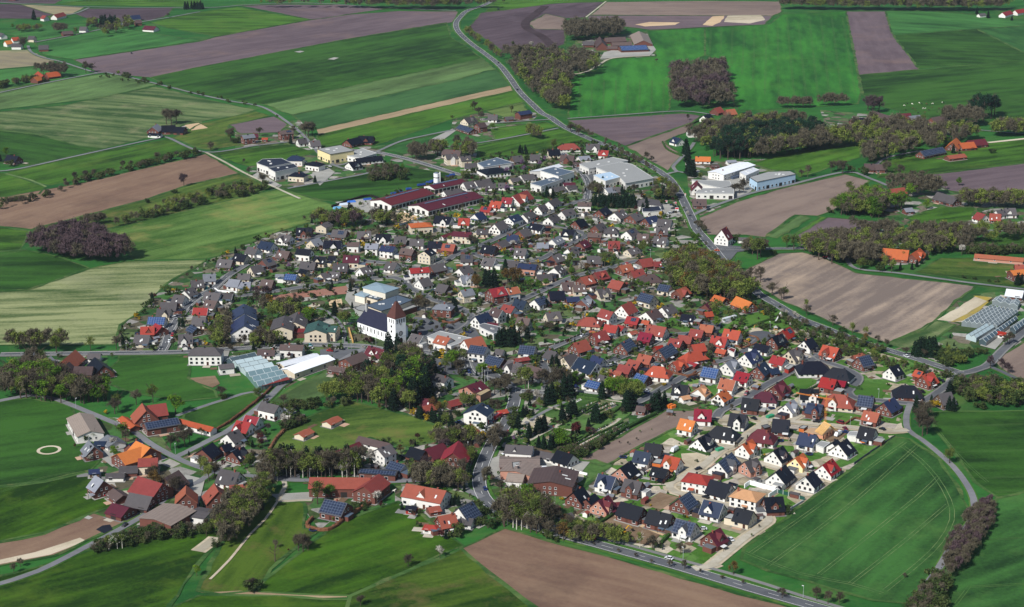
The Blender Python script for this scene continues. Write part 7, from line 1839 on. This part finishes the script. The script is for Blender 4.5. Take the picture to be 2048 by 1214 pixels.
def crown_pts(kind, n, r, seed):
    rs = np.random.default_rng(seed)
    if kind == 'C':
        z_ = 1 - np.sqrt(r.uniform(0, 1, n)); z_ = z_ * .93
        lay = .82 + .18 * np.sin(z_ * 38)
        rad = (1 - z_) ** .7 * .25 * lay; q = np.sqrt(r.uniform(.25, 1, n)); th = r.uniform(0, 2 * np.pi, n)
        rad *= 1 + .15 * np.sin(th * 3 + seed)
        return np.stack([rad * q * np.cos(th), rad * q * np.sin(th), .05 + z_], 1)
    # several clumps around the limbs
    low = kind in 'KY'
    m = 8 if low else 17
    cz = rs.uniform(.25, .7, m) if low else rs.uniform(.42, .82, m)
    th = rs.uniform(0, 2 * np.pi, m); rr = rs.uniform(.05, .27, m) * (1.7 if low else 1)
    rr *= np.where(cz > .7, .6, 1)
    if kind == 'S': rr *= .55
    cr = rs.uniform(.07, .17, m) * (1.7 if low else 1)
    if kind == 'S': cr *= .75
    C = np.stack([rr * np.cos(th), rr * np.sin(th), cz], 1)
    k = r.integers(0, m, n)
    d = r.normal(size=(n, 3)); d /= np.linalg.norm(d, axis=1)[:, None]
    q = r.uniform(.0, 1, n) ** (.6) * r.uniform(.75, 1.15, n)
    P = C[k] + d * (cr[k] * q)[:, None]
    P[:, 2] = np.maximum(P[:, 2], .04)
    return P
def limbs(mb, kind, rs, mi=0):
    """trunk and limbs in unit height"""
    if kind in 'KY':
        for _ in range(5): mb.bar((0, 0, 0), (rs.uniform(-.3, .3), rs.uniform(-.3, .3), .5), .02, 4, mi, .008)
        return
    if kind == 'C': mb.bar((0, 0, -.02), (0, 0, .9), .022, 6, mi, .004); return
    t0 = .024 if kind != 'S' else .016
    mb.bar((0, 0, -.02), (0, 0, .34), t0, 7, mi, t0 * .75); mb.bar((0, 0, .34), (rs.uniform(-.03, .03), rs.uniform(-.03, .03), .8), t0 * .75, 6, mi, .005)
    for k in range(9):
        th = rs.uniform(0, 6.28); z_ = rs.uniform(.25, .6); l = rs.uniform(.2, .38) * (.6 if kind == 'S' else 1)
        e = (l * math.cos(th), l * math.sin(th), z_ + l * rs.uniform(.6, 1.3))
        mb.bar((0, 0, z_), e, t0 * .4, 4, mi, .003)
        for _ in range(2): mb.bar(tuple(c * .6 if i < 2 else z_ + (c - z_) * .6 for i, c in enumerate(e)), (e[0] + rs.uniform(-.12, .12), e[1] + rs.uniform(-.12, .12), e[2] + rs.uniform(-.02, .12)), .006, 3, mi, .002)
CFG = {'B': (1700, .005, 7.0), 'P': (1900, .0055, 6.0), 'G': (1700, .0085, 2.0), 'S': (1100, .008, 2.2), 'L': (2000, .012, 1.3), 'C': (2000, .012, 2.2), 'K': (700, .028, 1.6), 'W': (1000, .015, 1.3), 'V': (1000, .015, 1.3), 'R': (1200, .016, 1.2), 'Y': (400, .036, 1.2), 'O': (1700, .0085, 2.0), 'D': (0, .01, 1), 'N': (2000, .011, 1.6)}
PROTO = {}
def proto(kind, var):
    key = (kind, var)
    if key in PROTO: return PROTO[key]
    seed = var * 17 + ord(kind); r = np.random.default_rng(seed); rs = random.Random(seed)
    mb = MB(); limbs(mb, kind, rs)
    tk = mb.data('trunk', [BIRCH if kind == 'S' else BARK])
    n, sz, el = CFG[kind]
    cr = None
    if n:
        P = crown_pts(kind, n, r, seed)
        V, Q = cards(P, sz, el, r, 1.2 if kind in 'BPS' else 0)
        cr = bpy.data.meshes.new('crown')
        cr.vertices.add(len(V)); cr.vertices.foreach_set('co', V.ravel())
        cr.loops.add(4 * len(Q)); cr.loops.foreach_set('vertex_index', Q.ravel())
        cr.polygons.add(len(Q)); cr.polygons.foreach_set('loop_start', np.arange(len(Q)) * 4)
        cr.materials.append(TM_['G' if kind == 'S' else kind]); cr.update(); cr.validate()
    PROTO[key] = (tk, cr)
    return PROTO[key]
def infoot(x, y, m=0.0):
    for cx, cy, ca, sa, hl, hw in FOOT:
        dx, dy = x - cx, y - cy
        if abs(dx) > 50 or abs(dy) > 50: continue
        if abs(dx * ca + dy * sa) < hl + m and abs(-dx * sa + dy * ca) < hw + m: return True
    return False
RP = np.array([(p.x, p.y, wd) for P, wd in roadlines for p in P])
def onroad(x, y, m=.5):
    d = np.hypot(RP[:, 0] - x, RP[:, 1] - y)
    return bool((d < RP[:, 2] / 2 + m).any())
TL_ = []     # (kind, x, y, height, u, v, where)
for e, tp in tiles(TREES):
    x, y, k, h = e.split(); u, v = tp(float(x), float(y)); h = float(h)
    p = up(u, v); TL_.append((k, p.x, p.y, h * (1.22 if h > 3 else 1.0), u, v, None))
for wi, ln in enumerate(WOODS.strip().split('\n')):
    mix, n, h, poly = ln.split('|'); n = int(n); h = float(h)
    q = pts(poly); v0, v1 = min(p[1] for p in q), max(p[1] for p in q)
    dd_ = min(h * .85 * (v0 - HZ) / 410, (v1 - v0) * .68)      # crowns were outlined: the feet stand lower
    if mix[0] == '=': q = [(a, b_ + dd_ * .45) for a, b_ in q]
    else: q = [(a, v0 + dd_ + (b_ - v0) * (1 - dd_ / (v1 - v0))) for a, b_ in q]
    W = [tuple(up(*p)[:2]) for p in q]
    x0, x1 = min(p[0] for p in W), max(p[0] for p in W); y0, y1 = min(p[1] for p in W), max(p[1] for p in W)
    cu = sum(p[0] for p in q) / len(q); cv = sum(p[1] for p in q) / len(q); got = []
    for _ in range(n * 60):
        if len(got) >= n: break
        x, y = rng.uniform(x0, x1), rng.uniform(y0, y1)
        if not inside((x, y), W) or onroad(x, y) or infoot(x, y, .5): continue
        if any((x - a) ** 2 + (y - b_) ** 2 < (h * .16) ** 2 for a, b_ in got[-80:]): continue
        got.append((x, y)); u, v = down((x, y, 0))
        mx_ = mix.strip('='); TL_.append((mx_[int(rng.integers(len(mx_)))], x, y, h * (1.38 if v < 330 else 1.2) * rng.uniform(.72, 1.15), u, v, anchor(cu, cv)))
# keep the individually largest of each kind as objects, the rest of the woods as one mass
lim = {'bare_tree': 285, 'budding_tree': 285, 'conifer': 230, 'shrub': 285}
TL_.sort(key=lambda t_: -(t_[3] * (t_[5] - HZ) + (1e6 if t_[6] is None else 0)))
count = {}
rest = []
for i, (k, x, y, h, u, v, where) in enumerate(TL_):
    nm, lab, cat = NAMES[k]
    if -20 > u or u > 2070 or v > 1250 or v < -8 or count.get(nm, 0) >= lim.get(nm, 250): rest.append((k, x, y, h)); continue
    count[nm] = count.get(nm, 0) + 1
    tk, cr = proto(k, int(i * 7 % 4))
    r = thing(nm, None, cat, (x, y, .2), rng.uniform(0, 6.28)); fat = rng.uniform(.9, 1.25)
    s = h * (1.0 if k not in 'C' else 1.0)
    wide = {'K': 1.1, 'Y': 1.0, 'L': 1.15, 'W': 1.05, 'B': 1.05, 'P': 1.0, 'G': .95}.get(k, .95) * fat
    r.scale = (s * wide, s * wide, s)
    if where:
        r['label'] = '%s among others of its kind by the %s' % (lab, where); r['group'] = '%ss by the %s' % (lab, where)
    else:
        want(r, '%s%s by the %s' % ('tall ' if h >= 12 else 'small ' if h <= 4 and k not in 'KY' else '', lab, anchor(u, v)), u); r['group'] = nm.replace('_', ' ') + 's of the village'
    obj('trunk', tk, r)
    if cr: obj('crown', cr, r)
    elif k == 'D': pass
def mass(name, items, dens, label):
    """many trees or shrubs merged into one mesh"""
    VV, FF, off = {}, {}, {}
    for k, x, y, h in items:
        n, sz, el = CFG[k]; n = int(n * dens); r = rng
        P = crown_pts(k, n, r, int(r.integers(6)))
        V, Q = cards(P, sz / math.sqrt(dens) * .9, el, r, 1.2 if k in 'BP' else 0)
        wide = 1.0
        V = V * np.array([h * wide, h * wide, h]) + np.array([x, y, .2])
        kk = 'G' if k == 'S' else k
        VV.setdefault(kk, []).append(V); FF.setdefault(kk, []).append(Q + off.get(kk, 0)); off[kk] = off.get(kk, 0) + len(V)
    keys = list(VV)
    allV, allF, mats, o = [], [], [], 0
    for i, kk in enumerate(keys):
        V = np.concatenate(VV[kk]); Q = np.concatenate(FF[kk]) + o; o += len(V)
        allV.append(V); allF.append(Q); mats += [i] * len(Q)
    V, Q = np.concatenate(allV), np.concatenate(allF)
    me = bpy.data.meshes.new(name)
    me.vertices.add(len(V)); me.vertices.foreach_set('co', V.ravel())
    me.loops.add(4 * len(Q)); me.loops.foreach_set('vertex_index', Q.ravel())
    me.polygons.add(len(Q)); me.polygons.foreach_set('loop_start', np.arange(len(Q)) * 4)
    for kk in keys: me.materials.append(TM_[kk])
    me.polygons.foreach_set('material_index', mats); me.update(); me.validate()
    obj(name, me, kind='stuff', label=label)
if rest: mass('woodland', rest, .4, 'far woods and copses between the fields')
# small garden sheds
VP = [tuple(up(*p)[:2]) for p in VILLAGE]
SHB = [WM('n'), WM('w'), WM('k'), WM('l')]
ns = 0
for _ in range(900):
    if ns >= 120: break
    P = PARSED[int(rng.integers(len(PARSED)))]
    if P['uv'][1] < 380 or P['barn'] or P['hall']: continue
    a = rng.uniform(0, 6.28); dd_ = rng.uniform(11, 17); x, y = P['c'].x + dd_ * math.cos(a), P['c'].y + dd_ * math.sin(a)
    if infoot(x, y, 2.2) or onroad(x, y, 2.5) or not inside((x, y), VP): continue
    u, v = down((x, y, 0)); ca, sa = math.cos(P['a']), math.sin(P['a'])
    FOOT.append((x, y, ca, sa, 2.4, 1.8)); ns += 1
    r = thing('garden_shed', None, 'shed', (x, y, .25), P['a'] + (math.pi / 2 if rng.random() < .4 else 0), 'garden sheds'); k_ = int(rng.integers(4)); rc_ = 'gdnclg'[int(rng.integers(6))]
    want(r, 'small %s garden shed with %s roof by the %s' % (('timber', 'white', 'brick', 'grey')[k_], RN[rc_], anchor(u, v)), u)
    hl, hw = rng.uniform(1.4, 2.6), rng.uniform(1.2, 1.7)
    mb = MB(); mb.add([(-hl, -hw, -.2), (hl, -hw, -.2), (hl, hw, -.2), (-hl, hw, -.2), (-hl, -hw, 2), (hl, -hw, 2), (hl, hw, 2), (-hl, hw, 2), (-hl, 0, 2.7), (hl, 0, 2.7)], [(0, 1, 5, 4), (2, 3, 7, 6), (1, 2, 6, 9, 5), (3, 0, 4, 8, 7), (4, 5, 9, 8), (6, 7, 8, 9)]); obj('wall', mb.data('wall', [SHB[k_]]), r)
    mb = MB(); mb.slab([(-hl - .2, -hw - .25, 1.95), (hl + .2, -hw - .25, 1.95), (hl + .2, 0, 2.85), (-hl - .2, 0, 2.85)], .1); mb.slab([(hl + .2, hw + .25, 1.95), (-hl - .2, hw + .25, 1.95), (-hl - .2, 0, 2.853), (hl + .2, 0, 2.853)], .1); obj('roof', mb.data('roof', [RM(rc_)]), r)
    obj('door', DOOR, r, (0, -hw - .02, 0))
# undergrowth and garden planting between the houses
VP = [tuple(up(*p)[:2]) for p in VILLAGE]
x0, x1 = min(p[0] for p in VP), max(p[0] for p in VP); y0, y1 = min(p[1] for p in VP), max(p[1] for p in VP)
G_ = []
mixv = 'KKKKKKKKKGGGGBBBBCCLLWGBKYKR'
for _ in range(14000):
    if len(G_) > 2900: break
    x, y = rng.uniform(x0, x1), rng.uniform(y0, y1)
    if not inside((x, y), VP) or infoot(x, y, .3) or onroad(x, y, 1.0): continue
    u, v = down((x, y, 0))
    est = (u > 1150 and v > 690 + (1900 - u) * .12 and v > 740 - (u - 1150) * .2)
    if est and rng.random() < .78: continue
    G_.append((mixv[int(rng.integers(len(mixv)))], x, y, rng.uniform(1.2, 2.6) if est else rng.uniform(2.0, 5.8)))
mass('garden_planting', G_, .13, 'shrubs and small trees filling the gardens between the houses')
# hedges
HM = {'g': leafmat('hedge_green', ['1d3316', '2f4a1e', '445c28'], patch=.8), 'b': leafmat('hedge_brown', ['4d2f22', '6a4632', '7d5a40'], patch=.8), 'd': leafmat('hedge_dark', ['151518', '24201c', '302a22'], patch=.8)}
def hedge(poly, kind, w_, label):
    P = smooth([up(*p) for p in poly], 3); c = P[0]
    h_ = w_ * 1.05; r = thing('hedge', None, 'hedge', (c.x, c.y, .2)); r['group'] = 'hedges of the village'
    mb = MB(); vs = []
    for i in range(len(P)):
        d = P[min(i + 1, len(P) - 1)] - P[max(i - 1, 0)]; d.normalize(); nn = Vector((-d.y, d.x, 0)) * w_ / 2; q = P[i] - c
        j = rng.uniform(.8, 1.15)
        for a, z_ in ((-1, 0), (-.95, h_ * .8 * j), (-.6, h_ * j), (.6, h_ * j * rng.uniform(.9, 1.1)), (.95, h_ * .8), (1, 0)):
            vs.append((q.x + nn.x * a + rng.normal(0, .08), q.y + nn.y * a + rng.normal(0, .08), z_))
    n = len(P)
    mb.add(vs, [(i * 6 + k, i * 6 + k + 1, i * 6 + 7 + k, i * 6 + 6 + k) for i in range(n - 1) for k in range(5)] + [tuple(range(6)), tuple(range(6 * n - 1, 6 * n - 7, -1))])
    obj('clipped_body', mb.data('clipped_body', [HM[kind]]), r)
    tot = sum((P[i + 1] - P[i]).length for i in range(n - 1)); m_ = int(tot * 5)
    if m_:
        k = rng.integers(0, n - 1, m_); t_ = rng.uniform(0, 1, m_)
        Q = np.array([(*((P[a].lerp(P[a + 1], b_) - c)[:2]), 0) for a, b_ in zip(k, t_)]); Q += np.stack([rng.normal(0, w_ * .3, m_), rng.normal(0, w_ * .3, m_), rng.uniform(.3, 1.08, m_) * h_], 1)
        V, F_ = cards(Q, .22, 1.3, rng); me = bpy.data.meshes.new('leaves'); me.from_pydata([tuple(v) for v in V], [], [tuple(int(j) for j in f) for f in F_]); me.materials.append(HM[kind]); obj('leaves', me, r)
    u, v = poly[len(poly) // 2]
    want(r, '%s hedge by the %s' % ({'g': 'clipped green', 'b': 'brown beech', 'd': 'dark leafless'}[kind], anchor(u, v)), u)
for ln in HEDGES.strip().split('\n'):
    k, w_, poly = ln.split('|'); hedge(pts(poly), k, float(w_), None)
# terraces, drives and beds beside the houses
TB = MB()
mats_t = [GR['conc'], GR['grav'], fieldmat('clay_bed', '5c4a3a', '735f4b', 0, 3, .3, 12), fieldmat('terrace_pink', 'a5866f', 'b5967f', 0, 3, .2, 12), GR['asphL']]
for i, P in enumerate(PARSED):
    if P['uv'][1] < 300: continue
    rr = random.Random(i); ca, sa = math.cos(P['a']), math.sin(P['a'])
    def patch(x0, y0, x1, y1, z_, mi):
        TB.add([(P['c'].x + x * ca - y * sa, P['c'].y + x * sa + y * ca, z_) for x, y in ((x0, y0), (x1, y0), (x1, y1), (x0, y1))], [(0, 1, 2, 3)], mi)
    hl, hw = P['L'] / 2, P['w'] / 2
    est = P['uv'][0] > 1150 and P['uv'][1] > 700
    patch(-hl - .5, -hw - .5, hl + .5, hw + .5, .262, rr.choice((0, 4)))
    s = rr.choice((-1, 1)); x = rr.uniform(-hl, hl * .2)
    patch(x, s * (hw), x + rr.uniform(4, 7), s * (hw + rr.uniform(2.5, 4.5)), .266, rr.choice((0, 1, 3))) if s > 0 else patch(x, -(hw + rr.uniform(2.5, 4.5)), x + rr.uniform(4, 7), -hw, .266, rr.choice((0, 1, 3)))
    if rr.random() < .8:
        sx = rr.choice((-1, 1)); w_ = rr.uniform(4, 7); y = rr.uniform(-hw, hw - 3)
        a, b_ = (hl, hl + w_) if sx > 0 else (-hl - w_, -hl); patch(a, y, b_, y + rr.uniform(3, 5.5), .27, rr.choice((0, 1, 4)) if not est else rr.choice((1, 1, 0)))
    if rr.random() < .5:
        a = rr.uniform(hl, hl + 6); patch(-a, hw + 3, -a + rr.uniform(3, 8), hw + 3 + rr.uniform(2, 5), .274, 2)
obj('pavement', TB.data('pavement', mats_t), kind='structure')
resolve()
# ------------------------------------------------------------------ air
m, t = newmat('air_haze')
vp = nd(t, 'ShaderNodeVolumePrincipled'); vp.inputs['Color'].default_value = (.72, .84, 1.0, 1); vp.inputs['Density'].default_value = 2.6e-5; vp.inputs['Anisotropy'].default_value = .3
o_ = nd(t, 'ShaderNodeOutputMaterial'); t.links.new(vp.outputs[0], o_.inputs['Volume'])
mb = MB(); mb.box(-17000, -1000, -1.5, 17000, 17000, 400)
obj('haze', mb.data('haze', [m]), kind='stuff', label='thin blue haze in the air over the fields')
